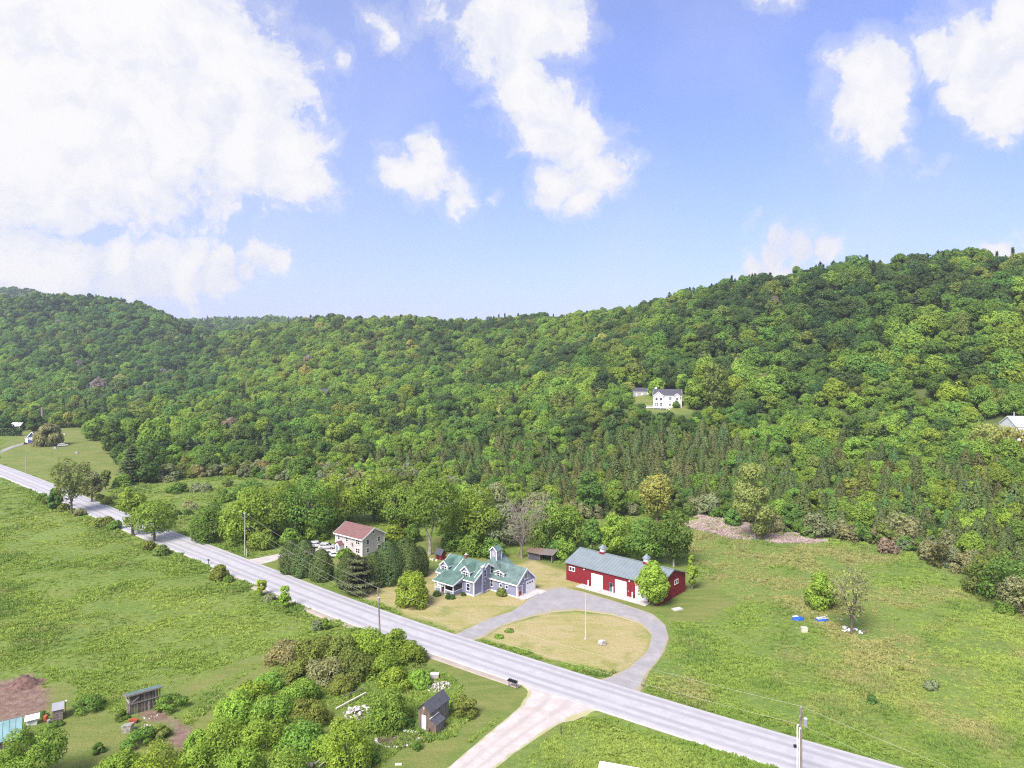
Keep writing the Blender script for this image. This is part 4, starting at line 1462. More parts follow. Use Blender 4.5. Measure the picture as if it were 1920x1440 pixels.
def dormer(parent, xc, w, yf, zb, eave, ridge, slope0, y_of, wall='purple', roof='green_roof', cols=2, win_h=.95):
    """gabled dormer facing -y: face wall, cheeks, own little roof, its window"""
    yb = y_of(ridge) + .3
    d = MB(); hw = w / 2
    ring = [(xc - hw, zb), (xc + hw, zb), (xc + hw, eave), (xc, ridge), (xc - hw, eave)]
    d.hull([(x, yf, z) for x, z in ring], [(x, yb, z) for x, z in ring])
    o = d.build('dormer', M[wall], parent)
    r = MB(); sl = (ridge - eave) / hw; oh = .22
    for s in (-1, 1):
        a = [(xc + s * (hw + oh), yf - .3, eave - sl * oh + .01), (xc + s * (hw + oh), yb, eave - sl * oh + .01), (xc, yb, ridge + .01), (xc, yf - .3, ridge + .01)]
        r.hull(a, [(x, y, z + .12) for x, y, z in a])
    r.build('dormer_roof', M[roof], o)
    k = MB()
    for s in (-1, 1):
        k.beam((xc + s * (hw + oh), yf - .33, eave - sl * oh + .02), (xc, yf - .33, ridge + .02), .06, .24)
        k.beam((xc + s * (hw + oh + .02), yf - .3, eave - sl * oh + .02), (xc + s * (hw + oh + .02), yb - .5, eave - sl * oh + .02), .05, .16)
        k.box(xc + s * hw - .09, xc + s * hw + .09, yf - .05, yf + .05, zb, eave - .1)
    k.build('dormer_trim', M['white'], o)
    window(o, (xc, yf, zb + (eave - zb) * .56), (1, 0), (0, -1), w * .56, win_h, cols, 2, one=True, trim=.11)
    return o


def farmhouse():
    root = empty('farmhouse', (1.16, 160.6, 0), TH, 'lavender farmhouse with green shingle roof, dormers, porch and cupola beside the loop drive', 'house')
    P = root
    # garage wing
    gable(P, -8.6, 0, 0, 6.6, 2.98, 5.70, 'purple', 'grey_roof', rakes=(0, 1), oh=.3)
    # main block and the raised cross wing behind
    gable(P, -19.6, -8.2, -5.5, 3.9, 3.45, 6.36, 'purple', 'green_roof', oh=.38)
    MB().hull([(-12.6, .6, 4.3), (-5.3, 1.0, 4.15), (-5.3, 6.2, 4.6), (-12.6, 6.2, 4.6)], [(-9.06, 2.3, 6.95), (-8.94, 2.3, 6.95), (-8.94, 6.1, 6.95), (-9.06, 6.1, 6.95)]).build('cross_roof', M['grey_roof'], P)
    # foundation
    f = MB().box(-19.7, -8.1, -5.6, 3.95, -.4, .28).box(-8.05, .06, -.06, 6.66, -.4, .22)
    f.build('foundation', M['white'], P)
    # chimney on the ridge
    c = MB().box(-15.1, -14.45, -1.2, -.6, 5.9, 7.15).mat(1).box(-15.18, -14.37, -1.28, -.52, 7.15, 7.27)
    c.mat(2).tube([(-14.78, -.9, 7.27), (-14.78, -.9, 7.55)], .16, 8)
    c.build('chimney', [M['brick'], M['stone'], M['cream']], P)
    # flue chase on the gable end
    MB().box(-8.2, -7.62, -3.1, -2.5, -.3, 6.0).mat(1).box(-8.24, -7.58, -3.14, -2.46, 6.0, 6.25).build('flue_chase', [M['purple'], M['white']], P)
    # cupola
    cu = MB(); cu.box(-9.9, -8.1, 2.4, 4.2, 6.2, 8.45)
    co = cu.build('cupola', M['purple'], P)
    r = MB()
    for s in (-1, 1):
        a = [(-9.0 + s * 1.18, 2.1, 8.35), (-9.0 + s * 1.18, 4.5, 8.35), (-9.0, 4.5, 9.35), (-9.0, 2.1, 9.35)]
        r.hull(a, [(x, y, z + .1) for x, y, z in a])
    g = [(-9.9, 8.45), (-8.1, 8.45), (-9.0, 9.3)]
    r.mat(1).hull([(x, 2.4, z) for x, z in g], [(x, 4.2, z) for x, z in g])
    r.build('cupola_roof', [M['grey_roof'], M['purple']], co)
    tr = MB()
    for x in (-9.9, -8.1):
        for y in (2.4, 4.2):
            tr.box(x - .11, x + .11, y - .11, y + .11, 6.2, 8.4)
    for s in (-1, 1): tr.beam((-9 + s * 1.18, 2.08, 8.38), (-9, 2.08, 9.38), .07, .22)
    tr.build('cupola_trim', M['white'], co)
    MB().box(-9.5, -8.5, 2.36, 2.41, 7.0, 8.25).box(-8.13, -8.06, 2.8, 3.8, 7.0, 8.25).build('cupola_louvre', M['grey_paint'], co)
    # dormers
    yo = lambda z: -.8 - (6.36 - z) / .62
    dormer(P, -18.0, 2.4, -5.0, 3.45, 5.05, 6.1, .6, yo)
    dormer(P, -11.2, 2.5, -5.0, 3.45, 5.05, 6.15, .6, yo)
    # low hipped dormer on the garage wing
    yg = lambda z: 3.3 - (5.7 - z) / .83
    dormer(P, -5.6, 2.6, .55, 3.2, 4.45, 5.0, .4, yg, roof='grey_roof', win_h=.85)
    # valley flashings
    MB().beam((-15.4, -4.6, 4.22), (-15.3, -1.3, 6.22), .14, .06).build('flashing', M['white'], P)
    MB().beam((-8.65, -4.9, 4.05), (-8.55, -1.2, 6.3), .16, .06).build('flashing', M['white'], P)
    MB().slab([(-13.2, -4.35, 4.45), (-12.3, -4.35, 4.45), (-12.3, -3.7, 4.85), (-13.2, -3.7, 4.85)], .06).build('skylight', M['white'], P)
    # porch: one slope carried down from the main roof on five posts
    a = [(-17.6, -9.3, 2.62), (-11.2, -9.3, 2.62), (-11.2, -4.7, 4.12), (-17.6, -4.7, 4.12)]
    MB().hull(a, [(x, y, z + .15) for x, y, z in a]).build('porch_roof', M['green_roof'], P)
    k = MB().beam((-17.6, -9.33, 2.66), (-11.2, -9.33, 2.66), .06, .22)
    k.beam((-11.17, -9.3, 2.66), (-11.17, -5.5, 3.88), .06, .24).beam((-17.63, -9.3, 2.66), (-17.63, -5.5, 3.88), .06, .24)
    k.build('porch_fascia', M['white'], P)
    MB().hull([(-11.4, -8.9, 2.6), (-11.4, -5.5, 2.6), (-11.4, -5.5, 3.7)], [(-11.5, -8.9, 2.6), (-11.5, -5.5, 2.6), (-11.5, -5.5, 3.7)]).build('porch_gable', M['purple'], P)
    MB().box(-17.3, -11.4, -8.9, -5.52, .25, .42).build('porch_floor', M['brown_wood'], P)
    MB().box(-17.25, -11.45, -8.85, -5.55, -.3, .25).build('porch_base', M['white'], P)
    for x in (-17.2, -15.35, -14.1, -11.5):
        MB().box(x - .09, x + .09, -8.9, -8.72, .42, 2.72).build('porch_post', M['white'], P)
    MB().box(-11.59, -11.41, -5.72, -5.54, .42, 3.5).build('porch_post', M['white'], P)
    for x0, x1 in ((-17.1, -15.45), (-14.0, -11.6)):
        MB().box(x0, x1, -8.86, -8.76, .3, 1.15).mat(1).box(x0, x1, -8.9, -8.72, 1.15, 1.25).build('porch_rail', [M['purple'], M['white']], P)
    MB().box(-11.55, -11.45, -8.7, -5.75, .3, 1.15).mat(1).box(-11.6, -11.4, -8.7, -5.75, 1.15, 1.25).build('porch_rail', [M['purple'], M['white']], P)
    sc = MB()
    for i in range(3):
        y0 = -8.6 + i * .95; sc.box(-11.52, -11.48, y0, y0 + .8, 1.3, 2.5)
    sc.build('porch_screen', M['glass'], P)
    for i in range(3):
        MB().box(-15.3, -14.2, -9.25 - .3 * i, -8.92 - .3 * i, -.1, .32 - .12 * i).build('step', M['grey_wood'], P)
    MB().box(-13.4, -12.5, -5.57, -5.5, .42, 2.5).build('porch_door', M['door_red'], P)
    # windows, front and sides
    window(P, (-9.9, -5.5, 1.75), (1, 0), (0, -1), .95, 1.5)
    window(P, (-16.6, -5.5, 1.75), (1, 0), (0, -1), .95, 1.5)
    window(P, (-14.6, -5.5, 1.75), (1, 0), (0, -1), .95, 1.5)
    window(P, (-18.7, -5.5, 1.75), (1, 0), (0, -1), .8, 1.5)
    for y, z in ((-1.75, 4.25), (.75, 4.55), (-1.9, 1.75)):
        window(P, (-8.2, y, z), (0, 1), (1, 0), .82, 1.45)
    window(P, (-7.55, 0, 1.75), (1, 0), (0, -1), .7, 1.5)
    for x in (-4.75, -3.0):
        window(P, (x, 0, 1.75), (1, 0), (0, -1), .62, .62, 1, 1)
    window(P, (0, 3.45, 4.2), (0, 1), (1, 0), 1.6, 1.45, 3, 1)
    # doors of the garage gable
    d = MB().box(-.02, .06, .55, 1.6, .22, 2.25).build('door', M['door_red'], P)
    MB().box(.06, .08, .7, 1.45, 1.2, 2.1).build('door_glass', M['pale_glass'], d)
    MB().box(-.02, .08, .38, .55, .1, 2.45).box(-.02, .08, 1.6, 1.9, .1, 2.45).box(-.02, .08, .55, 1.6, 2.25, 2.45).build('door_frame', M['white'], d)
    g = MB()
    for i in range(4): g.box(-.02, .07, 3.4, 6.05, .12 + i * .62, .12 + i * .62 + .59)
    go = g.build('garage_door', M['white'], P)
    for i in range(4): MB().box(.07, .085, 3.62 + i * .6, 4.0 + i * .6, 2.1, 2.42).build('garage_pane', M['glass'], go)
    MB().box(-.02, .09, 3.24, 3.4, .1, 2.78).box(-.02, .09, 6.05, 6.2, .1, 2.78).box(-.02, .09, 3.4, 6.05, 2.6, 2.78).build('garage_frame', M['white'], go)
    MB().box(.0, .14, 2.2, 2.4, 2.55, 2.8).build('wall_lamp', M['white'], P)
    # low hook of foundation pipe by the corner
    return root


farmhouse()
tag(MB().box(0, 2.4, -.4, 7.3, -.2, .16).box(2.4, 3.0, 5.0, 7.3, -.2, .155).build('concrete_pad', M['concrete'], None, (0, 0, 0)), 'pale concrete pad in front of the farmhouse garage door', 'pad')
_o = bpy.data.objects['concrete_pad']; _o.location = (1.16 + .78 * .07, 160.6 - .626 * .07, 0); _o.rotation_euler = (0, 0, TH)


def barn():
    th = math.atan2(-.659, .753)
    root = empty('red_barn', (13.2, 172.7, 0), th, 'long red metal barn with blue grey roof, white doors and two cupolas', 'barn')
    P = root; L, Dp, E, R = 25.5, 12.0, 4.35, 6.4
    w = MB(); ring = [(0, -.3), (Dp, -.3), (Dp, E), (Dp / 2, R), (0, E)]
    w.hull([(0, v, z) for v, z in ring], [(L, v, z) for v, z in ring]); w.build('wall', M['red'], P)
    rb = MB()
    for i in range(70):
        x = .18 + i * .365
        if x < L: rb.box(x, x + .05, -.028, 0.01, -.2, E - .1)
    for i in range(33):
        y = .18 + i * .365; rb.box(L - .01, L + .028, y, y + .05, -.2, E + (R - E) * (1 - abs(y - 6) / 6) - .1)
    tag(rb.build('wall_ribs', M['red'], P), kind='stuff')
    sl = (R - E) / 6; oh = .35
    for s in (-1, 1):
        ve = 6 + s * (6 + oh); ze = R - sl * (6 + oh)
        a = [(-oh, ve, ze + .01), (L + oh, ve, ze + .01), (L + oh, 6, R + .01), (-oh, 6, R + .01)]
        ro = MB().hull(a, [(x, y, z + .1) for x, y, z in a]).build('roof', M['metal_roof'], P)
        b = MB()
        for i in range(30):
            x = -.3 + i * .90
            b.beam((x, ve, ze + .125), (x, 6, R + .125), .09, .06)
        tag(b.build('roof_seams', M['metal_roof'], ro), kind='stuff')
    MB().beam((-oh, 6, R + .15), (L + oh, 6, R + .15), .4, .1).build('ridge_cap', M['metal_roof'], P)
    f = MB(); f.beam((-oh, -oh - .03, R - sl * (6 + oh) + .04), (L + oh, -oh - .03, R - sl * (6 + oh) + .04), .06, .2)
    for s in (-1, 1): f.beam((L + oh + .03, 6 + s * (6 + oh), R - sl * (6 + oh) + .03), (L + oh + .03, 6, R + .03), .06, .2)
    f.build('fascia', M['metal_roof'], P)
    for x0, x1 in ((7.6, 10.5), (14.2, 16.95), (19.6, 22.4)):
        g = MB()
        for i in range(6): g.box(x0, x1, -.06, .02, .05 + i * .51, .05 + i * .51 + .495)
        go = g.build('garage_door', M['white'], P)
        MB().box(x0 - .16, x0, -.10, .02, 0, 3.25).box(x1, x1 + .16, -.10, .02, 0, 3.25).box(x0, x1, -.10, .02, 3.11, 3.28).build('door_frame', M['white'], go)
    d = MB().box(12.4, 13.4, -.06, .02, .05, 2.2).build('door', M['door_green'], P)
    MB().box(12.55, 13.25, -.08, -.06, 1.25, 2.05).build('door_pane', M['glass'], d)
    window(P, (1.75, 0, 3.0), (1, 0), (0, -1), 1.5, .75, 2, 1, trim=.16)
    window(P, (L, 7.6, 3.25), (0, 1), (1, 0), 1.5, .75, 2, 1, trim=.16)
    for x in (5.4, 17.9): MB().box(x - .15, x + .15, -.22, 0, 3.55, 3.8).build('wall_lamp', M['white'], P)
    MB().box(17.5, 17.75, -.1, 0, 1.2, 1.45).build('meter_box', M['galv'], P)
    for x in (6.6, 18.75):
        c = MB().box(x - .62, x + .62, 5.38, 6.62, R - .5, R + .42).build('cupola', M['red'], P)
        MB().box(x - .52, x + .52, 5.48, 6.52, R + .42, R + 1.28).build('cupola_louvre', M['white'], c)
        k = MB()
        for i in range(3):
            k.box(x - .50, x - .05, 5.45, 5.48, R + .52 + i * .25, R + .60 + i * .25).box(x + .05, x + .50, 5.45, 5.48, R + .52 + i * .25, R + .60 + i * .25)
        k.build('cupola_slats', M['galv'], c)
        q = R + 1.28
        MB().hull([(x - .78, 5.22, q), (x + .78, 5.22, q), (x + .78, 6.78, q), (x - .78, 6.78, q)], [(x - .05, 5.95, q + .95), (x + .05, 5.95, q + .95), (x + .05, 6.05, q + .95), (x - .05, 6.05, q + .95)]).build('cupola_roof', M['metal_roof'], c)
    ap = MB()
    for x0, x1 in ((4.6, 10.9), (10.93, 17.2), (17.23, 23.4)):
        ap.box(x0, x1, -2.5, -.03, -.2, .12)
    a = ap.build('concrete_apron', M['concrete'])
    a.location = root.location; a.rotation_euler = root.rotation_euler
    tag(a, 'long concrete apron along the front of the red barn', 'pad')
    for k, (x, lb) in enumerate(((7.0, 'white bollard by the leftmost barn door'), (13.85, 'white bollard by the green barn door'), (19.05, 'white bollard by the barn door behind the round maple'))):
        b = MB().tube([(0, 0, -.2), (0, 0, 1.45), (0, 0, 1.53)], [.15, .15, .08], 10).mesh('bollard', M['white'])
        o = link_mesh('bollard', b); v = root.matrix_basis @ Vector((x, -.75, .12)); o.location = v
        tag(o, lb, 'bollard', 'white bollards in front of the red barn')
    return root


barn()


def beige_house():
    root = empty('gabled_house', (-40.3, 191.0, 0), math.atan2(-.6, .8), 'tall beige two storey house with maroon shingle roof beside the white cars', 'house')
    P = root; L, Dp = 10.8, 7.9
    gable(P, -L, 0, 0, Dp, 4.9, 7.0, 'beige', 'maroon_roof', oh=.55)
    MB().box(-L - .04, .04, -.04, Dp + .04, -.4, .2).build('foundation', M['concrete'], P)
    for x, z, w, c in ((-9.6, 3.75, .75, 1), (-6.2, 3.7, .75, 1), (-1.75, 3.7, 1.5, 2), (-6.3, 1.35, .75, 1), (-1.75, 1.35, 1.5, 2)):
        window(P, (x, 0, z), (1, 0), (0, -1), w, 1.15, c, 2)
    for y, z in ((1.9, 3.6), (5.9, 3.6), (1.9, 1.3), (5.9, 1.3)):
        window(P, (0, y, z), (0, 1), (1, 0), .85, 1.15)
    window(P, (0, 3.95, 5.85), (0, 1), (1, 0), .55, .7, 1, 1)
    # enclosed entry with its own little roof
    e = MB(); ring = [(-9.4, -.3), (-7.6, -.3), (-7.6, 2.2), (-8.5, 2.95), (-9.4, 2.2)]
    e.hull([(x, -1.5, z) for x, z in ring], [(x, -.02, z) for x, z in ring]); eo = e.build('entry', M['white'], P)
    r = MB()
    for s in (-1, 1):
        a = [(-8.5 + s * 1.1, -1.75, 2.07), (-8.5 + s * 1.1, -.02, 2.07), (-8.5, -.02, 2.98), (-8.5, -1.75, 2.98)]
        r.hull(a, [(x, y, z + .1) for x, y, z in a])
    r.build('entry_roof', M['maroon_roof'], eo)
    MB().box(-9.0, -8.05, -1.56, -1.5, 0, 2.05).build('door', M['pale_glass'], eo)
    MB().tube([(-3.9, -.02, 3.0), (-3.9, -.5, 3.1)], .04, 5).tube([(-3.9, -.5, 3.1), (-3.95, -.56, 3.12)], [.42, .36], 10).build('satellite_dish', M['grey_wood'], P)
    MB().box(.0, .1, 3.8, 4.0, 2.6, 2.85).build('wall_vent', M['galv'], P)
    return root


beige_house()


def hill_house():
    x, y, z = hit(1255, 764)
    th = math.atan2(-.22, .97)
    root = empty('hill_house', (x, y, z - .2), th, 'white two storey house with dark roof and raised deck in the hillside clearing', 'house')
    root.scale = (1.12, 1.12, 1.12)
    P = root; W, Dp = 12.6, 8.4
    x0, x1 = -7.2, 5.4
    gable(P, x0, x1, 0, Dp, 5.6, 8.3, 'white', 'dark_roof', oh=.3, z0=-3)
    for xc, w, e, r in ((x0 + 2.3, 4.4, 5.6, 7.4), (x1 - 1.9, 2.6, 5.5, 6.7)):
        b = MB(); ring = [(xc - w / 2, -2), (xc + w / 2, -2), (xc + w / 2, e), (xc, r), (xc - w / 2, e)]
        b.hull([(a, -.7, q) for a, q in ring], [(a, .02, q) for a, q in ring])
        bo = b.build('front_gable', M['white'], P)
        rr = MB()
        for s in (-1, 1):
            a = [(xc + s * (w / 2 + .25), -1.0, e - .15), (xc + s * (w / 2 + .25), 3.2, e - .15), (xc, 3.2, r + .02), (xc, -1.0, r + .02)]
            rr.hull(a, [(i, j, k + .12) for i, j, k in a])
        rr.build('gable_roof', M['dark_roof'], bo)
        tm = MB()
        for s in (-1, 1): tm.beam((xc + s * (w / 2 + .25), -1.03, e - .12), (xc, -1.03, r + .05), .07, .25)
        tm.build('gable_trim', M['white'], bo)
    for xx in (x0 + 1.4, x0 + 3.4):
        window(P, (xx, -.7, 4.1), (1, 0), (0, -1), 1.0, 1.3, 1, 2, one=True)
        window(P, (xx, -.7, 1.5), (1, 0), (0, -1), 1.2, 1.8, 2, 2, one=True)
    MB().tube([(.4, -.09, 4.3), (.4, .02, 4.3)], .65, 14).mat(1).tube([(.4, -.12, 4.3), (.4, .02, 4.3)], .42, 14).build('round_window', [M['grey_roof'], M['pale_glass']], P)
    for xx, z_, w in ((.4, 1.5, 1.0), (x1 - 2.0, 4.2, 1.0), (x1 - 2.0, 1.5, 1.0)):
        window(P, (xx, -.7 if xx > 2 else 0, z_), (1, 0), (0, -1), w, 1.0, 2, 1, one=True)
    for yy in (2.0, 5.6):
        for z_ in (1.5, 4.2): window(P, (x1, yy, z_), (0, 1), (1, 0), .8, 1.2, 1, 2, one=True)
    MB().box(x0 + .4, x0 + 1.5, 5.2, 6.3, 5.5, 9.2).build('chimney', M['white'], P)
    # deck on posts with railing, stair to the lawn
    dk = MB().box(-13.2, -.9, -4.2, -.75, .1, .32).build('deck', M['white'], P)
    rl = MB()
    for a, b in (((-13.1, -4.15), (-.95, -4.15)), ((-13.1, -4.15), (-13.1, -.8))):
        for hh in (.62, .88, 1.2): rl.beam((*a, hh), (*b, hh), .06, .07)
    for i in range(10): rl.box(-13.15 + i * 1.35, -13.05 + i * 1.35, -4.2, -4.1, .3, 1.25)
    rl.build('deck_rail', M['white'], dk)
    for i in range(5): MB().box(-12.9 + i * 2.9, -12.7 + i * 2.9, -4.0, -3.8, -3.0, .1).build('deck_post', M['white'], dk)
    st = MB()
    for i in range(9): st.box(-.9 + i * .32, -.55 + i * .32, -4.1, -3.0, .05 - i * .22, .12 - i * .22)
    st.beam((-.9, -4.1, 1.1), (2.0, -4.1, -.9), .06, .08).beam((-.9, -4.1, .2), (2.0, -4.1, -1.8), .08, .25)
    st.build('stair', M['white'], dk)
    for xx in (-11.6, -8.6):
        t = MB().tube([(xx, -2.3, .32), (xx, -2.3, 1.0)], .06, 6).tube([(xx, -2.3, 1.0), (xx, -2.3, 1.06)], .55, 10)
        o = t.build('deck_table', M['black']); o.location = root.location; o.rotation_euler = root.rotation_euler; o.scale = root.scale
        tag(o, 'dark round table on the hill house deck', 'table', 'dark tables on the hill house deck')
    return root


hill_house()


def hill_garage():
    x, y, z = hit(1204, 745)
    root = empty('hill_garage', (x, y + 4, z - .2), math.atan2(-.1, 1), 'low white garage with grey roof left of the hill house', 'garage')
    gable(root, -5.5, 6.5, 0, 7, 3.0, 5.0, 'white', 'dark_roof', oh=.3, z0=-2)
    for xx in (-3.8, -1.0, 2.2):
        MB().box(xx - 1.1, xx + 1.1, -.06, .02, 0, 2.3).build('garage_door', M['grey_paint'], root)
    MB().box(7.2, 9.6, 0.5, 2.6, -1, 1.8).mat(1).hull([(7.0, .3, 1.8), (9.8, .3, 1.8), (9.8, 2.8, 1.8), (7.0, 2.8, 1.8)], [(7.6, .9, 2.7), (9.2, .9, 2.7), (9.2, 2.2, 2.7), (7.6, 2.2, 2.7)]).build('side_bay', [M['brown_wood'], M['brown_wood']], root)


hill_garage()


def white_block():
    """big white roofed building half hidden at the right edge"""
    x, y, z = hit(1948, 822)
    root = empty('white_building', (x, y, z), math.atan2(-.15, 1), 'white metal building behind the budding trees at the far right', 'building')
    gable(root, -8, 14, 0, 12, 4.6, 7.8, 'white', 'white_metal', oh=.2, z0=-4)
    MB().tube([(-5.8, 6, 7.6), (-5.8, 6, 9.6)], .12, 6).build('vent_pipe', M['white'], root)


white_block()


def far_house():
    x, y = G(60, 832)
    root = empty('blue_cottage', (x, y, 0), math.atan2(-.35, .94), 'small blue cottage with grey violet roof by the weeping willow', 'house')
    gable(root, -3.4, 4.0, 0, 6, 3.6, 6.6, 'blue_paint', 'dark_roof', ax='y', oh=.35)
    gable(root, -8.0, -3.4, 2, 7, 2.8, 4.6, 'white', 'dark_roof', oh=.3)
    MB().box(-2.9, 3.5, -.05, .01, 2.1, 3.6).build('gable_band', M['grey_paint'], root)
    window(root, (0.2, 0, 2.7), (1, 0), (0, -1), 1.0, 1.2, 1, 2, one=True)
    MB().box(-7.4, -5.2, 1.93, 2.01, 0, 2.2).build('garage_door', M['white'], root)
    MB().box(-3.6, 4.2, -1.2, -.05, -.2, .25).build('step', M['brick'], root)
    x, y = G(24, 808)
    r2 = empty('shed', (x, y, 0), .1, 'long low shed with white metal roof behind the dark hedge', 'shed')
    gable(r2, -4, 4.2, 0, 6, 3.2, 5.0, 'brown_wood', 'white_metal', oh=.35)
    MB().box(0.5, 2.5, -.05, .01, 0, 2.6).build('door', M['black'], r2)
    for px, py, lb, rf in ((613, 748, 'grey roofed house peeping through the woods left of centre', 'dark_roof'), (512, 752, 'distant roof just showing through the woods', 'stone')):
        x, y, z = hit(px, py + 6)
        q = empty('woodland_house', (x, y, z + 1.2), .2, lb, 'house')
        gable(q, -5.5, 5.5, 0, 8, 5.2, 8.8, 'grey_paint', rf, oh=.3, z0=-4)
        window(q, (0, 0, 3.6), (1, 0), (0, -1), 1.2, 1.2, 2, 1, one=True)
    # clear the trees that would stand in those houses is done when the woods are planted


far_house()


# ---- weathered sheds
def plank_wall(parent, p0, p1, z0, ztop, mats, r, w=.22, t=.035, name='board', gap=.012):
    """upright boards nailed side by side along p0->p1; ztop(f) height along the wall"""
    p0 = Vector((*p0, 0)); p1 = Vector((*p1, 0)); L = (p1 - p0).length; d = (p1 - p0) / L; n = Vector((d.y, -d.x, 0))
    k = max(1, int(L / w)); w = L / k
    for i in range(k):
        a, b = p0 + d * (i * w + gap), p0 + d * ((i + 1) * w - gap)
        off = n * r.uniform(.0, .03); zt0 = ztop((i + .05) / k); zt1 = ztop((i + .95) / k)
        zb = z0 + r.uniform(-.03, .06)
        q = [a + off, b + off, b + off + n * t, a + off + n * t]
        MB().hull([(v.x, v.y, zb) for v in q], [(q[0].x, q[0].y, zt0), (q[1].x, q[1].y, zt1), (q[2].x, q[2].y, zt1), (q[3].x, q[3].y, zt0)]).build(name, M[mats[r.integers(0, len(mats))]], parent)


def rustic_shed():
    r = np.random.default_rng(3)
    x, y = G(807, 1374)
    root = empty('garden_shed', (x, y, 0), math.atan2(-.49, .87), 'tall weathered board shed with dark shingle roof and white door', 'shed')
    W, L, E, R = 2.2, 4.7, 3.05, 4.1
    w = MB(); ring = [(-W, -.2), (0, -.2), (0, E), (-W / 2, R), (-W, E)]
    w.hull([(a, 0, z) for a, z in ring], [(a, L, z) for a, z in ring]); w.build('wall', M['brown_wood'], root)
    front = lambda f: E + (R - E) * (1 - abs(f - .5) * 2) - .02
    plank_wall(root, (-W, -.01), (0, -.01), .0, front, ['brown_wood', 'brown_wood', 'grey_wood'], r)
    plank_wall(root, (.01, 0), (.01, L), .0, lambda f: E - .03, ['grey_wood', 'grey_wood', 'pole_wood'], r)
    sl = (R - E) / (W / 2)
    for s in (-1, 1):
        a = [(-W / 2 + s * (W / 2 + .22), -.28, E - sl * .22 + .02), (-W / 2 + s * (W / 2 + .22), L + .2, E - sl * .22 + .02), (-W / 2, L + .2, R + .02), (-W / 2, -.28, R + .02)]
        MB().hull(a, [(i, j, k + .09) for i, j, k in a]).build('roof', M['dark_roof'], root)
    MB().box(-1.5, -.72, -.13, -.06, .3, 2.35).build('door', M['white'], root)
    MB().box(-1.2, -1.02, -.12, -.06, 3.2, 3.55).build('gable_plate', M['cream'], root)
    for i in range(2): MB().box(-1.65, -.55, -.75 + .3 * i, -.42 + .3 * i, 0, .14 + .14 * i).build('step', M['grey_wood'], root)
    # lean-to box on the road side
    x0, x1, y0, y1 = .06, 1.15, -.15, 1.9
    b = MB().hull([(x0, y0, -.1), (x1, y0, -.1), (x1, y1, -.1), (x0, y1, -.1)], [(x0, y0, 2.0), (x1, y0, 1.5), (x1, y1, 1.5), (x0, y1, 2.0)]).build('lean_to', M['brown_wood'], root)
    plank_wall(b, (x0, y0 - .01), (x1, y0 - .01), 0, lambda f: 2.0 - .5 * f - .02, ['brown_wood', 'brown_wood', 'grey_wood'], r, .2)
    plank_wall(b, (x1 + .01, y0), (x1 + .01, y1), 0, lambda f: 1.48, ['grey_wood', 'pole_wood'], r, .2)
    a = [(x0, y0 - .15, 2.04), (x1 + .2, y0 - .15, 1.46), (x1 + .2, y1 + .15, 1.46), (x0, y1 + .15, 2.04)]
    MB().hull(a, [(i, j, k + .08) for i, j, k in a]).build('lean_to_roof', M['dark_roof'], b)
    MB().beam((.12, -.3, 2.2), (.12, 2.05, 2.2), .1, .12).build('flashing', M['white'], b)
    for k, (xx, yy, s) in enumerate(((-.35, -.55, .5), (-.15, -.62, .75))):
        o = MB().beam((0, 0, 0), (.12, .28, 1.0 * s * 1.3), .28, .04).build('board', M['brown_wood'])
        o.location = root.matrix_basis @ Vector((xx, yy, 0)); o.rotation_euler = root.rotation_euler
        tag(o, ['short brown board leaning by the shed steps', 'longer brown board leaning on the shed corner'][k], 'board')


rustic_shed()


def wood_shed():
    r = np.random.default_rng(8)
    x, y = G(243, 1341.5)
    th = math.atan2(.62, .78)
    root = empty('pole_shed', (x, y, 0), th, 'open pole shed with slanting grey green roof in the meadow', 'shed')
    L, Dp = 4.3, 2.0
    zt = lambda yy: 3.05 - .28 * yy
    for xx in (0, L / 2, L):
        for yy in (0, Dp): MB().tube([(xx, yy, -.3), (xx, yy, zt(yy))], .09, 6).build('post', M['pole_wood'], root)
    k = 22
    for i in range(k):
        xx = .12 + (L - .24) * i / (k - 1)
        MB().tube([(xx + r.uniform(-.03, .03), -.05 + r.uniform(-.03, .03), r.uniform(-.1, .05)), (xx + r.uniform(-.05, .05), -.05, 3.0 - r.uniform(0, .1))], [.07 * r.uniform(.7, 1.1), .055], 5).build('slat', M[['pole_wood', 'grey_wood', 'pale_bark'][r.integers(0, 3)]], root)
    for i in range(8):
        yy = .2 + i * .22
        MB().tube([(-.02, yy, 0), (-.02, yy, r.uniform(.9, 1.6))], .06, 5).build('slat', M['grey_wood'], root)
    MB().beam((-.1, -.16, 1.75), (L + .1, -.16, 1.75), .08, .2).build('rail', M['pole_wood'], root)
    MB().beam((-.1, -.06, 2.95), (L + .1, -.06, 2.95), .1, .2).build('rail', M['pole_wood'], root)
    MB().beam((-.12, -.1, 1.9), (-.12, Dp + .6, 1.9), .09, .2).build('rail', M['pale_pole'], root)
    MB().beam((-.05, 0, 1.9), (-.05, 1.7, 2.55), .08, .14).build('brace', M['pole_wood'], root)
    MB().beam((.3, -.22, 2.0), (1.3, -.22, 2.6), .05, .14).build('brace', M['pale_pole'], root)
    a = [(-.5, -.45, 3.2), (L + .35, -.45, 3.2), (L + .35, Dp + .45, 3.2 - .28 * (Dp + .9)), (-.5, Dp + .45, 3.2 - .28 * (Dp + .9))]
    MB().hull(a, [(i, j, q + .1) for i, j, q in a]).build('roof', M['grey_roof'], root)
    MB().beam((-.5, -.48, 3.22), (L + .35, -.48, 3.22), .06, .22).beam((-.53, -.45, 3.22), (-.53, Dp + .45, 2.42), .06, .22).build('fascia', M['pole_wood'], root)
    MB().box(.3, L - .3, Dp - .15, Dp, 0, 2.3).build('back_wall', M['grey_wood'], root)


wood_shed()


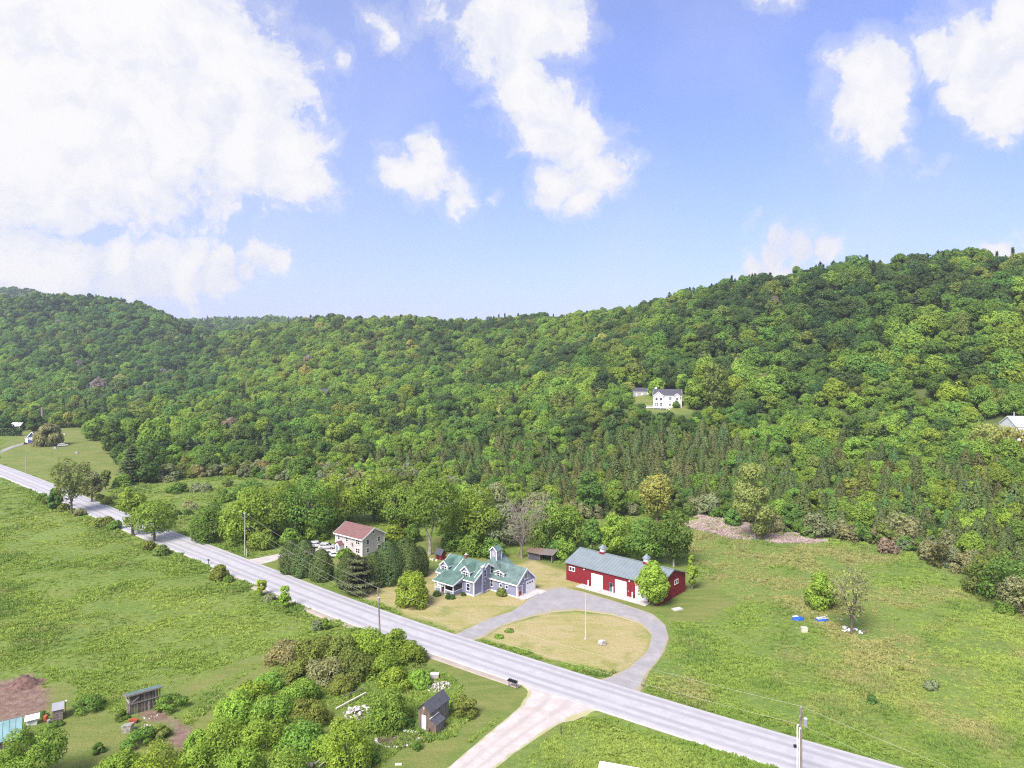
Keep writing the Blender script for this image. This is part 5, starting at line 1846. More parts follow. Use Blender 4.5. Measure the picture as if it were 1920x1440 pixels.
def outhouse():
    r = np.random.default_rng(12)
    x, y = G(99, 1354)
    root = empty('outhouse', (x, y, 0), math.atan2(.5, .86), 'small grey plank outhouse with bright metal roof by the soil plot', 'shed')
    W, Dp, E, R = 1.3, 2.2, 1.75, 2.35
    # near corner at origin; long wall runs back to the left
    w = MB(); ring = [(0, -.2), (Dp, -.2), (Dp, E), (Dp / 2, R), (0, E)]
    w.hull([(0, v, z) for v, z in ring], [(W, v, z) for v, z in ring]); w.build('wall', M['grey_wood'], root)
    for i in range(8):
        z = .05 + i * .205
        MB().box(.02, W - .02, -.035 - r.uniform(0, .02), 0, z, z + .185).build('plank', M[['grey_wood', 'pole_wood'][i % 2]], root)
    for i in range(10):
        v = .02 + i * .218
        MB().box(-.03 - r.uniform(0, .015), 0, v, v + .2, .02, E - .04).build('plank', M[['grey_wood', 'pole_wood', 'grey_wood'][i % 3]], root)
    sl = (R - E) / (Dp / 2)
    for s in (-1, 1):
        a = [(-.15, Dp / 2 + s * (Dp / 2 + .15), E - sl * .15 + .01), (W + .15, Dp / 2 + s * (Dp / 2 + .15), E - sl * .15 + .01), (W + .15, Dp / 2, R + .01), (-.15, Dp / 2, R + .01)]
        MB().hull(a, [(i, j, k + .05) for i, j, k in a]).build('roof', M['galv'], root)
    MB().tube([(W + .3, 1.6, 0), (W + .3, 1.6, 2.1)], .05, 6).mat(1).box(W + .2, W + .5, 1.45, 1.75, 2.0, 2.2).build('vent_pipe', [M['grey_wood'], M['cream']], root)


outhouse()


def green_shed():
    x, y = G(42, 1343, 3.3)
    root = empty('metal_roofed_shed', (x, y, 0), math.atan2(.55, .83), 'shed with teal metal roof cut off by the lower left corner', 'shed')
    L, Dp = 7.0, 3.6
    MB().box(-L, -.2, -Dp + .3, -.2, -.2, 2.0).build('wall', M['grey_wood'], root)
    a = [(-L, -Dp, 1.9), (0, -Dp, 1.9), (0, 0, 3.2), (-L, 0, 3.2)]
    ro = MB().hull(a, [(i, j, k + .07) for i, j, k in a]).build('roof', M['teal_metal'], root)
    for i in range(10):
        xx = -.05 - i * .76
        if xx > -L: MB().beam((xx, -Dp, 2.01), (xx, 0, 3.31), .05, .06).build('seam', M['teal_metal'], ro)
    MB().beam((-L, .05, 3.26), (.05, .05, 3.26), .14, .12).build('ridge_cap', M['grey_wood'], root)
    o = MB().slab([(0, 0, .9), (1.9, .25, .9), (1.9, 1.4, 1.25), (0, 1.3, 1.25)], .06).box(.2, 1.6, .4, 1.2, 0, .9).build('table_top', M['white'])
    gx_, gy_ = G(45, 1366); o.location = (gx_, gy_, 0); o.rotation_euler = (0, 0, .5); o.name = 'white_hutch'
    tag(o, 'low hutch with white lid beside the teal roofed shed', 'hutch')


green_shed()


def small_sheds():
    x, y = G(1012, 1052)
    root = empty('open_shed', (x, y, 0), TH + .15, 'old dark open shed with rusty sagging roof behind the barn yard', 'shed')
    MB().box(-3.6, 3.6, 2.6, 2.75, 0, 2.1).build('back_wall', M['grey_wood'], root)
    for xx in (-3.6, -.3, 3.4): MB().box(xx, xx + .25, 0, 2.6, 0, 2.0).build('side_wall', M['grey_wood'], root)
    MB().box(-3.4, -.4, .05, .15, 0, 1.7).build('front_board', M['dark_roof'], root)
    a = [(-4.0, -.5, 2.0), (0, -.6, 1.9), (0, 3.0, 2.5), (-4.0, 3.0, 2.6)]; b = [(0.02, -.6, 1.9), (4.1, -.5, 2.15), (4.1, 3.0, 2.75), (.02, 3.0, 2.5)]
    MB().hull(a, [(i, j, k + .08) for i, j, k in a]).build('roof', M['brown_wood'], root)
    MB().hull(b, [(i, j, k + .08) for i, j, k in b]).build('roof', M['grey_wood'], root)
    x, y = G(822, 1049)
    root = empty('playhouse', (x, y, 0), TH, 'small red playhouse with grey blue roof under the tall forked tree', 'playhouse')
    gable(root, -1.1, 1.1, 0, 1.6, 1.5, 2.5, 'red', 'dark_roof', oh=.25, fascia=False, corners=False)
    MB().box(-.5, .1, -.05, .01, .1, 1.3).build('door', M['black'], root)
    for k, (dx, s) in enumerate(((-1.6, .3), (-.7, .36), (.5, .33))):
        o = MB().hull([(-s, -s * .7, 0), (s, -s * .7, 0), (s, s * .7, 0), (-s, s * .7, 0)], [(-s * .7, -s * .5, s * 1.3), (s * .5, -s * .5, s * 1.5), (s * .6, s * .4, s * 1.3), (-s * .6, s * .4, s * 1.2)]).build('toy_seat', M['cream'])
        o.location = root.matrix_basis @ Vector((dx, -1.3, 0)); o.rotation_euler = (0, 0, k)
        tag(o, 'small pale seat on the grass in front of the red playhouse', 'seat', 'pale seats in front of the red playhouse')


small_sheds()

# ------------------------------------------------------------------ trees and shrubs of the valley, one by one
def valley_trees():
    T = tree
    # the tall row behind the beige house
    row = 'tall trees in the row behind the houses'
    T('bush', 'dome', 400, 1010, 944, 88, 'green', 'big rounded bush on the verge left of the pale roadside pole', 'bush', 3200)
    T('leafy_tree', 'round', 462, 1018, 922, 92, 'bright', 'broad tree right behind the pale roadside pole', n=3400, group=row, lift=.04)
    T('leafy_tree', 'round', 515, 1010, 905, 104, 'bright', 'tall green tree left of the white cars', n=3600, group=row, lift=.05)
    T('leafy_tree', 'round', 578, 1006, 898, 104, 'green', 'tall dark green tree directly behind the white cars', n=3600, group=row, lift=.05)
    T('leafy_tree', 'round', 640, 988, 893, 108, 'bright', 'broad tree behind the maroon roof', n=3400, group=row, lift=.08)
    T('leafy_tree', 'round', 700, 980, 883, 104, 'bright', 'highest tree of the row right of the maroon roof', n=3400, group=row, lift=.08)
    T('leafy_tree', 'egg', 752, 992, 915, 70, 'bright', 'tree between the maroon roof and the forked tree', n=2600, group=row, lift=.05)
    T('forked_tree', 'vase', 806, 1041, 902, 122, 'green', 'tall forked tree with bare grey trunks beside the playhouse', n=3800, bark='pale_bark', forks=2, lift=.42, bole=.42)
    T('leafy_tree', 'round', 852, 1010, 925, 78, 'bright', 'tree right of the forked tree behind the green roof', n=2800, group=row, lift=.04)
    T('leafy_tree', 'round', 896, 1024, 915, 96, 'bright', 'bright green tree rising behind the cupola of the farmhouse', n=3400, group=row, lift=.06)
    T('bare_tree', 'bare', 978, 1048, 932, 116, 'pink', 'bare greyish pink tree behind the old open shed', n=0, bark='twig', forks=3, bole=.28)
    T('leafy_tree', 'round', 1028, 1034, 934, 96, 'bright', 'olive tree right of the bare greyish pink tree', n=3200, group=row, lift=.05)
    T('leafy_tree', 'round', 1066, 1030, 945, 62, 'bright', 'yellow green tree at the right end of the row, left of the barn', n=2600, group=row, lift=.05)
    T('leafy_tree', 'round', 940, 1023, 945, 70, 'grey', 'grey green tree in front of the bare tree', n=2400, group=row, lift=.03, sparse_twigs=True)
    back = 'trees of the second row behind the houses'
    for px, b, t, w, ti, lb in ((470, 985, 905, 70, 'green', 'rounded tree at the left end of the second row'), (550, 985, 893, 80, 'bright', 'second row tree above the white cars'),
                                (610, 978, 898, 80, 'green', 'second row tree above the maroon roof ridge'), (760, 985, 905, 70, 'olive', 'second row tree left of the forked tree crown'),
                                (860, 990, 908, 80, 'bright', 'second row tree right of the forked tree crown'), (920, 985, 905, 70, 'grey', 'greyish second row tree left of the bare tree'),
                                (1010, 985, 925, 60, 'grey', 'greyish second row tree right of the bare tree')):
        T('leafy_tree', 'round', px, b, t, w, ti, lb, n=2400, group=back, lift=.05)
    for i, (px, b, t, w, ti) in enumerate(((445, 1024, 994, 40, 'bright'), (490, 1028, 996, 46, 'bright'), (545, 1022, 992, 44, 'bright'), (592, 1012, 980, 46, 'bright'), (735, 1022, 985, 44, 'bright'), (770, 1016, 985, 36, 'green'),
                                 (850, 1030, 995, 44, 'bright'), (885, 1040, 1000, 44, 'bright'), (925, 1046, 1005, 44, 'green'), (1060, 1050, 1010, 44, 'bright'), (1040, 1046, 1015, 40, 'green'))):
        T('bush', 'dome', px, b, t, w, ti, 'leafy underbrush at the foot of the tall row behind the houses', 'bush', 1500, group='underbrush below the tall row')
    # round the barn
    T('leafy_tree', 'egg', 1110, 1044, 968, 36, 'green', 'slim green tree behind the left end of the barn roof', n=1800)
    T('maple_tree', 'round', 1154, 1046, 966, 58, 'lime', 'round bright maple behind the left barn cupola', n=2800, lift=.12)
    T('maple_tree', 'round', 1212, 1056, 972, 74, 'green', 'deep green maple behind the right half of the barn roof', n=3000, lift=.08)
    T('birch_tree', 'vase', 1263, 1064, 957, 92, 'mid', 'birch with white trunks behind the right end of the barn', n=3000, bark='white_bark', forks=3, lift=.12, bole=.22)
    T('young_tree', 'slim', 1298, 1106, 1037, 25, 'chartreuse', 'slim young lime green tree by the right barn wall', n=1200, lift=.10)
    T('maple_tree', 'egg', 1224, 1138, 1054, 58, 'chartreuse', 'dense round maple in front of the red barn', n=4800, lift=.12, nl=44, leaf=.24, small=.1)
    # yard of the beige house
    ced = 'clipped cedars beside the beige house drive'
    T('cedar_tree', 'cedar', 546, 1074, 1012, 44, 'arbor', 'leftmost cedar of the three by the beige house drive', n=2600, group=ced)
    T('cedar_tree', 'cedar', 571, 1080, 1012, 50, 'arbor', 'middle cedar of the three by the beige house drive', n=2600, group=ced)
    T('cedar_tree', 'cedar', 603, 1088, 1030, 44, 'arbor', 'rightmost cedar of the three, nearest the road', n=2400, group=ced)
    scr = 'cedars screening the beige house from the farmhouse'
    T('cedar_tree', 'cedar', 652, 1100, 1036, 44, 'arbor', 'cedar half hidden behind the layered pine', n=2200, group=scr)
    T('pine_tree', 'pine', 671, 1111, 1042, 64, 'darkpine', 'dark layered pine in front of the cedar screen', n=2600)
    T('cedar_tree', 'cedar', 702, 1098, 1036, 54, 'arbor', 'cedar just right of the layered pine', n=2400, group=scr)
    T('cedar_tree', 'cedar', 728, 1094, 1014, 64, 'arbor', 'broad tall cedar in the middle of the screen', n=2800, group=scr)
    T('cedar_tree', 'cedar', 760, 1086, 1008, 66, 'arbor', 'tallest cedar at the right of the screen', n=2800, group=scr)
    T('cedar_tree', 'cedar', 786, 1080, 1024, 36, 'arbor', 'small cedar at the right end of the screen', n=1800, group=scr)
    T('bush', 'dome', 773, 1136, 1073, 58, 'lime', 'single dense round bush on the farmhouse lawn', 'bush', 4600, leaf=.22, nl=44, flat=.95, small=.1)
    T('hedge', 'dome', 648, 1045, 1032, 32, 'bright', 'low green hedge against the beige house front', 'hedge', 1200)
    for px, b, t, w, ti, lb in ((941, 1117, 1102, 17, 'olive', 'yellowish bush against the farmhouse garage wall'), (840, 1123, 1113, 9, 'dark', 'small dark shrub right of the porch steps'),
                                (848, 1125, 1116, 9, 'dark', 'small dark shrub at the porch corner'), (819, 1118, 1109, 13, 'dark', 'small dark shrub left of the porch steps'),
                                (869, 1119, 1112, 7, 'dark', 'tiny dark shrub under the front window of the farmhouse'),
                                (955, 1186, 1181, 16, 'bright', 'low green clump on the left of the loop island'), (936, 1196, 1191, 14, 'lime', 'low yellowish clump by the loop entrance')):
        T('shrub', 'dome', px, b, t, w, ti, lb, 'shrub', 700)
    # along the road
    T('elm_tree', 'vase', 134, 962, 866, 84, 'olive', 'vase shaped elm beside the road at the far left', n=1500, forks=3, lift=.28, bole=.38, sparse_twigs=True)
    T('leafy_tree', 'egg', 172, 942, 884, 40, 'tan', 'thin brownish tree right of the vase shaped elm', n=1200, sparse_twigs=True)
    T('young_tree', 'slim', 198, 918, 878, 20, 'olive', 'thin sapling in the pasture right of the elm', n=700)
    T('bush', 'egg', 103, 955, 914, 26, 'mid', 'upright bush on the verge left of the elm', 'bush', 1200, lift=.02)
    T('roadside_tree', 'egg', 249, 1005, 905, 50, 'bright', 'upright roadside tree, left of the two close together', n=1500, lift=.14)
    T('roadside_tree', 'round', 289, 1015, 938, 76, 'bright', 'spreading roadside tree, right of the two close together', n=1700, lift=.22)
    T('young_tree', 'slim', 490, 1117, 1083, 21, 'chartreuse', 'small lime green sapling on the verge, left one of two', n=800)
    T('young_tree', 'slim', 534, 1142, 1096, 22, 'chartreuse', 'small lime green sapling on the verge, right one of two', n=900)
    T('young_tree', 'slim', 610, 1182, 1158, 12, 'bright', 'tiny sapling in the meadow below the road pole', n=400)
    T('bush', 'dome', 411, 1087, 1060, 36, 'olive', 'bush on the near verge by the single mailbox', 'bush', 1400)
    for px, b, t, w, ti in ((195, 985, 971, 34, 'olive'), (215, 993, 979, 26, 'green'), (280, 1030, 1015, 24, 'olive'), (302, 1040, 1024, 28, 'olive'), (78, 938, 925, 18, 'green'), (88, 945, 932, 18, 'olive'),
                            (120, 958, 946, 22, 'olive'), (150, 966, 955, 18, 'tan'), (428, 1092, 1080, 18, 'green'), (505, 1128, 1116, 22, 'grey'), (595, 1180, 1162, 18, 'grey')):
        T('shrub', 'dome', px, b, t, w, ti, 'low shrub on the near verge of the road', 'shrub', 600, group='low shrubs along the near verge')
    # wet pasture beyond the road
    for px, b, t, w, ti in ((332, 924, 908, 38, 'green'), (370, 921, 909, 28, 'grey'), (386, 921, 908, 20, 'grey'), (427, 912, 898, 18, 'olive'), (418, 926, 918, 16, 'green'), (185, 935, 927, 10, 'olive'), (192, 940, 930, 12, 'olive'),
                            (200, 946, 934, 18, 'olive'), (352, 950, 941, 18, 'grey'), (362, 956, 945, 18, 'grey'), (353, 967, 957, 16, 'dark'), (333, 967, 958, 14, 'dark'), (230, 912, 892, 34, 'bright'), (420, 940, 930, 36, 'green'), (440, 935, 920, 30, 'green')):
        T('shrub', 'dome', px, b, t, w, ti, 'rounded shrub scattered in the pasture beyond the road', 'shrub', 700, group='scattered pasture shrubs')
    # far left clumps
    T('pine_tree', 'pine', 248, 905, 836, 56, 'pine', 'dark pine with level boughs at the left corner of the woods', n=2000)
    T('leafy_tree', 'round', 284, 903, 832, 62, 'dark', 'dark grey green tree right of the dark pine', n=2400, lift=.03)
    T('leafy_tree', 'dome', 312, 902, 872, 40, 'grey', 'greyish bush at the foot of the clump beside the pine', n=1200)
    T('leafy_tree', 'round', 212, 850, 782, 42, 'dark', 'dark rounded tree at the top corner of the far pasture', n=1800, lift=.04)
    T('leafy_tree', 'round', 180, 826, 785, 44, 'green', 'wide green tree at the far end of the pasture', n=1800, lift=.02)
    T('leafy_tree', 'round', 258, 860, 782, 44, 'mid', 'tall fresh tree left of the bright pair by the pasture', n=1800, lift=.04)
    T('leafy_tree', 'round', 290, 868, 780, 56, 'bright', 'bright rounded tree by the upper pasture edge', n=2200, lift=.04)
    T('willow_tree', 'willow', 92, 836, 795, 44, 'tan', 'tawny weeping willow beside the blue cottage', n=2400)
    for px, b, t, w, ti, lb in ((3, 812, 778, 36, 'dark', 'dark tree at the very left behind the hedge'), (42, 806, 776, 24, 'mid', 'tree between the white roofed shed and the dead trunk'), (65, 808, 776, 26, 'dark', 'dark tree just left of the dead trunk'),
                                (110, 802, 772, 30, 'green', 'rounded tree right of the dead trunk'), (132, 801, 771, 32, 'olive', 'second rounded tree right of the dead trunk'), (155, 801, 771, 28, 'mid', 'third rounded tree right of the dead trunk')):
        T('leafy_tree', 'round', px, b, t, w, ti, lb, n=1200, lift=.03)
    x, y = G(79, 803)
    MB().tube([(0, 0, -.3), (.1, 0, 6), (-.1, .1, 14.0)], [1.0, .85, .7], 9).build('dead_trunk', M['pole_wood'], None, (x, y, 0))
    tag(bpy.data.objects['dead_trunk'], 'tall bare dead trunk standing at the far pasture', 'dead tree')
    r = np.random.default_rng(4)
    hx0, hx1 = G(-30, 819)[0], G(55, 814)[0]; hy = G(20, 817)[1]
    m = 2600
    P = np.stack([r.uniform(hx0, hx1, m), hy + r.uniform(-1.3, 1.3, m), r.uniform(0, 4.3, m)], 1)
    me = leaves_mesh('hedge', P - np.array([(hx0 + hx1) / 2, hy, 0]), r.normal(size=(m, 3)) + np.array([0, -.6, .6]), .4 * (0.6 + .7 * r.random(m)), M['needle'], r)
    o = link_mesh('hedge', me, None, ((hx0 + hx1) / 2, hy, 0)); o['tint'] = list(SPEC['deep'])
    tag(o, 'long dark clipped hedge below the white roofed shed', 'hedge')
    # right hand meadow
    T('poplar_tree', 'egg', 1416, 1014, 852, 78, 'poplar', 'tall slender poplar at the edge of the dead reeds', n=3800, bark='pale_bark', lift=.0, bole=.22, sparse_twigs=True)
    T('bush', 'egg', 1541, 1142, 1072, 58, 'chartreuse', 'bright yellow green bush beside the sparse tree', 'bush', 3000, lift=.0)
    T('sparse_tree', 'vase', 1597, 1188, 1068, 88, 'yellow', 'sparse budding tree with bare limbs in the right meadow', n=1000, bark='bark', forks=3, lift=.22, bole=.26, sparse_twigs=True, leaf=.20)
    T('leafy_tree', 'vase', 1232, 978, 892, 78, 'yellow', 'yellowish leafing tree at the meadow edge behind the barn', n=1800, lift=.15, sparse_twigs=True)
    T('leafy_tree', 'egg', 1105, 968, 880, 58, 'mid', 'deep green tree at the wood edge left of the yellowish tree', n=2000, lift=.03)
    T('leafy_tree', 'slim', 1160, 970, 905, 34, 'green', 'narrow fresh tree at the wood edge left of the yellowish tree', n=1200, lift=.03)
    for px, b, t, w, ti, lb in ((1530, 1006, 960, 50, 'grey', 'rounded grey green willow right of the poplar'), (1690, 1016, 966, 84, 'grey', 'wide grey green willow at the middle of the right wood edge'), (1592, 1013, 985, 44, 'tan', 'tan brown thicket between the two grey willows'),
                                (1664, 1036, 1008, 36, 'pink', 'leafless pinkish shrub at the right wood edge'), (1694, 1030, 1008, 26, 'grey', 'small round grey shrub right of the pinkish one'), (1766, 1062, 1018, 42, 'brown', 'brown thicket at the bend of the right wood edge'),
                                (1775, 1045, 992, 32, 'grey', 'upright grey green willow above the brown thicket'),
                                (1842, 1115, 1045, 66, 'olive', 'left willow of the clump at the right border'), (1888, 1132, 1030, 98, 'green', 'largest willow of the clump at the right border'), (1908, 1152, 1082, 64, 'grey', 'nearest grey willow of the clump at the right border'),
                                (1885, 1150, 1130, 40, 'bright', 'low bright bush in front of the clump at the right border'), (1332, 966, 925, 46, 'grey', 'grey green willow behind the dead reeds'), (1290, 968, 945, 30, 'olive', 'olive shrub left of the dead reeds'),
                                (1375, 985, 955, 30, 'green', 'green shrub in front of the cedars left of the poplar')):
        T('willow_shrub', 'dome', px, b, t, w, ti, lb, 'shrub', 1700 if w > 45 else 900)
    # round the hill house
    for px, b, t, w, ti, lb in ((1232, 742, 712, 34, 'lime', 'lime green tree behind the hill house chimney'), (1280, 738, 700, 26, 'lime', 'upright lime green tree behind the hill house roof'), (1305, 768, 706, 42, 'bright', 'yellow green tree just right of the hill house'),
                                (1340, 772, 672, 54, 'olive', 'tall hazy olive tree right of the hill house'), (1268, 765, 752, 13, 'mid', 'small bush at the near corner of the hill house')):
        T('leafy_tree', 'egg', px, b, t, w, ti, lb, n=1700, lift=.03)
    T('budding_tree', 'round', 1862, 872, 792, 80, 'yellow', 'yellowish budding tree left of the white building', n=1600, sparse_twigs=True)
    T('budding_tree', 'round', 1905, 868, 800, 60, 'yellow', 'yellowish budding tree in front of the white building', n=1200, sparse_twigs=True)


def grove():
    """the overgrown corner by the lane: every shrub is its own plant"""
    L = [(535, 1258, 1206, 74, 'tan'), (588, 1262, 1198, 76, 'olive'), (640, 1252, 1194, 72, 'olive'), (690, 1243, 1180, 76, 'lime'), (737, 1238, 1180, 56, 'lime'), (772, 1256, 1208, 58, 'bright'),
         (560, 1290, 1240, 60, 'olive'), (610, 1294, 1232, 72, 'grey'), (664, 1290, 1226, 78, 'olive'), (722, 1288, 1232, 66, 'bright'), (505, 1306, 1262, 52, 'lime'), (470, 1334, 1280, 72, 'lime'), (560, 1334, 1278, 76, 'lime'),
         (742, 1302, 1258, 58, 'lime'), (785, 1296, 1256, 46, 'lime'), (440, 1376, 1304, 86, 'lime'), (512, 1378, 1308, 86, 'lime'), (577, 1380, 1316, 78, 'olive'),
         (418, 1432, 1350, 92, 'lime'), (490, 1436, 1352, 92, 'lime'), (562, 1434, 1352, 88, 'lime'), (382, 1474, 1388, 88, 'lime'), (300, 1482, 1402, 106, 'lime'), (232, 1474, 1410, 66, 'lime'),
         (450, 1486, 1404, 96, 'lime'), (540, 1496, 1410, 90, 'bright'), (610, 1446, 1380, 66, 'lime'), (200, 1490, 1420, 50, 'bright'), (530, 1236, 1204, 40, 'tan'), (615, 1226, 1196, 44, 'olive'), (640, 1308, 1268, 44, 'olive'),
         (370, 1420, 1368, 44, 'lime')]
    names = {'tan': 'brownish tan sumac shrub massed in the overgrown corner', 'olive': 'olive shrub massed in the overgrown corner', 'bright': 'bright green shrub massed in the overgrown corner',
             'lime': 'yellow green shrub massed in the overgrown corner', 'green': 'deep green shrub massed in the overgrown corner', 'grey': 'greyish shrub massed in the overgrown corner'}
    for px, b, t, w, ti in L:
        hh = b - t; b -= hh * .30; t += hh * .06
        where = ('nearest the road' if b < 1255 else 'in the upper middle' if b < 1300 else 'in the lower middle' if b < 1370 else 'at the bottom edge')
        side = 'left part' if px < 500 else 'centre' if px < 620 else 'right part'
        text = names[ti].replace('massed in the overgrown corner', where + ' of the overgrown corner, ' + side)
        tree('shrub', 'dome', px, b, t, w, ti, text, 'shrub', 2400, group='shrubs of the overgrown corner', flat=.85, nl=36)
    tree('bush', 'dome', 727, 1368, 1298, 82, 'bright', 'big round bush standing alone left of the weathered shed', 'bush', 4400, nl=40, flat=.9, small=.3)
    tree('bush', 'dome', 648, 1450, 1342, 88, 'lime', 'bright leafy bush above the curved stone wall', 'bush', 3800, nl=36, flat=.95, small=.3)
    tree('leafy_tree', 'round', 58, 1480, 1362, 104, 'bright', 'bright leafy tree in the lower left corner below the teal roof', 'tree', 4400, nl=32, lift=.02)
    for px, b, t, w, ti, lb in ((872, 1346, 1300, 48, 'olive', 'tall weeds right of the weathered shed'), (260, 1400, 1372, 70, 'green', 'mound of green weeds below the pole shed'), (228, 1350, 1334, 26, 'mid', 'dark weeds at the open end of the pole shed'),
                                (300, 1384, 1362, 36, 'olive', 'grey olive weeds right of the green mound'), (106, 1362, 1354, 22, 'mid', 'dark grass clump at the foot of the outhouse'), (80, 1345, 1336, 20, 'mid', 'dark weeds left of the outhouse'),
                                (320, 1330, 1300, 60, 'green', 'weedy patch right of the pole shed'), (170, 1330, 1308, 60, 'green', 'weedy patch between outhouse and pole shed'), (185, 1415, 1388, 20, 'green', 'thin seedling on the mown path'),
                                (780, 1405, 1385, 20, 'green', 'leafy weeds at the shed side of the stone edged bed'), (765, 1365, 1340, 30, 'mid', 'dark leafy weeds left of the weathered shed'), (690, 1440, 1405, 40, 'green', 'tall green weeds right of the curved stone wall'),
                                (1745, 1290, 1275, 30, 'grey', 'greyish weed clump in the near right meadow'), (1636, 1322, 1305, 34, 'mid', 'dark weed clump in the right meadow')):
        tree('weeds', 'dome', px, b, t, w, ti, lb, 'weeds', 800, leaf=.16, flat=.6, nl=12)


valley_trees()
grove()

# ------------------------------------------------------------------ poles and wires
def pole(px, base, top, label, mats, arms=True, lean=0.0, box=None):
    x, y = G(px, base); H = (base - top) / FOC * y
    root = empty('utility_pole', (x, y, 0), 0, label, 'utility pole', 'utility poles along the road')
    MB().tube([(0, 0, -.5), (lean * .5, 0, H * .5), (lean, 0, H)], [.17, .145, .11], 8).build('pole', M[mats], root)
    MB().tube([(lean, 0, H - .02), (lean, 0, H + .28)], .06, 6).build('insulator', M['lamp'], root)
    if arms:
        t = _t[int(np.argmin(((ROAD_C - np.array([x, y])) ** 2).sum(1)))]
        n = Vector((-t[1], t[0], 0))
        MB().beam(Vector((lean, 0, H - 1.0)) - n * .8, Vector((lean, 0, H - .95)) + n * .8, .09, .11).build('cross_arm', M['pole_wood'], root)
        for s in (-.75, .75): MB().tube([Vector((lean, 0, H - .93)) + n * s, Vector((lean, 0, H - .68)) + n * s], .05, 6).build('insulator', M['lamp'], root)
    if box:
        dx, dz = box
        MB().tube([(lean * .8 + dx, -.1, H - dz), (lean * .8 + dx, -.1, H - dz + .95)], .27, 10).mat(1).tube([(lean * .8 + dx, -.1, H - dz + .95), (lean * .8 + dx, -.1, H - dz + 1.08)], [.27, .1], 10).build('transformer', [M['galv'], M['lamp']], root)
        MB().beam((lean * .8, 0, H - dz + .5), (lean * .8 + dx, -.1, H - dz + .5), .08, .1).build('bracket', M['galv'], root)
    return root, Vector((x + lean, y, H))


pf, tf = pole(49, 888, 845, 'thin utility pole at the far left end of the pasture', 'pale_pole', arms=False)
pa, ta = pole(459, 1043, 963, 'pale grey utility pole across the road from the mailbox', 'pale_pole')
pb, tb = pole(713, 1199, 1104, 'leaning utility pole with white transformer on the near verge', 'pole_wood', arms=False, lean=-.45, box=(.1, 2.6))
pc, tc = pole(1502, 1474, 1327, 'nearest utility pole with cross arm and grey transformer at the lower right', 'pole_wood', box=(.55, 2.3))
pd, td = pole(2960, 2280, 1870, 'utility pole beyond the right border', 'pole_wood')
MB().tube([(0, 0, -.3), (0, 0, .9), (0.02, 0, 2.2)], [.10, .10, .05], 8).build('guy_guard', M['cream'], None, (*G(462, 1044), 0))
tag(bpy.data.objects['guy_guard'], 'pale guy wire guard at the foot of the pale pole', 'guard')
for k, (dx, tp) in enumerate(((-.55, 1363), (-.27, 1369))):
    yy = tc.y - .12; H = CAM_H - (tp - HZ) / FOC * yy
    o = MB().tube([(0, 0, -.2), (0, 0, H)], .075, 8).tube([(0, 0, H), (0.06, 0, H + .28), (.16, 0, H + .2)], [.075, .13, .12], 8).build('conduit', M['white'], pc, (dx, -.12, 0))
MB().beam((-.6, 0, tc.z - 3.4), (0, 0, tc.z - 3.4), .06, .06).beam((-.6, 0, tc.z - 5.5), (0, 0, tc.z - 5.5), .06, .06).build('conduit_bracket', M['galv'], pc)
MB().box(-.95, -.55, -.15, .15, tc.z - 5.15, tc.z - 4.85).build('junction_box', M['black'], pc)


def wire(a, b, sag, label, r=.013):
    pts = [a.lerp(b, t / 14) - Vector((0, 0, sag * 4 * (t / 14) * (1 - t / 14))) for t in range(15)]
    mid = pts[7].copy()
    o = MB().tube([p - mid for p in pts], r, 5).build('power_line', M['wire'], None, mid)
    tag(o, label, 'power line', 'power lines along the road')


up = Vector((0, 0, .2))
wire(tf + up, ta + up, 1.6, 'upper power line from the far pole to the pale pole')
wire(ta + up, tb + up, .9, 'top power line from the pale pole to the leaning pole')
wire(tb + up, tc + up, .9, 'top power line over the loop drive to the nearest pole')
wire(tc + up, td + up, .8, 'top power line leaving the nearest pole to the right')
d2 = Vector((0, 0, -2.2)); d3 = Vector((0, 0, -3.4))
wire(ta + d2, tb + d2 + Vector((.1, 0, 0)), .9, 'second power line from the pale pole to the leaning pole')
wire(ta + d3, tb + d3 + Vector((.14, 0, 0)), 1.0, 'lowest line from the pale pole to the leaning pole', .010)
wire(tb + d2, tc + d2, 1.0, 'second power line over the loop drive to the nearest pole')
wire(tc + d2, td + d2, .9, 'lower power line leaving the nearest pole to the right')


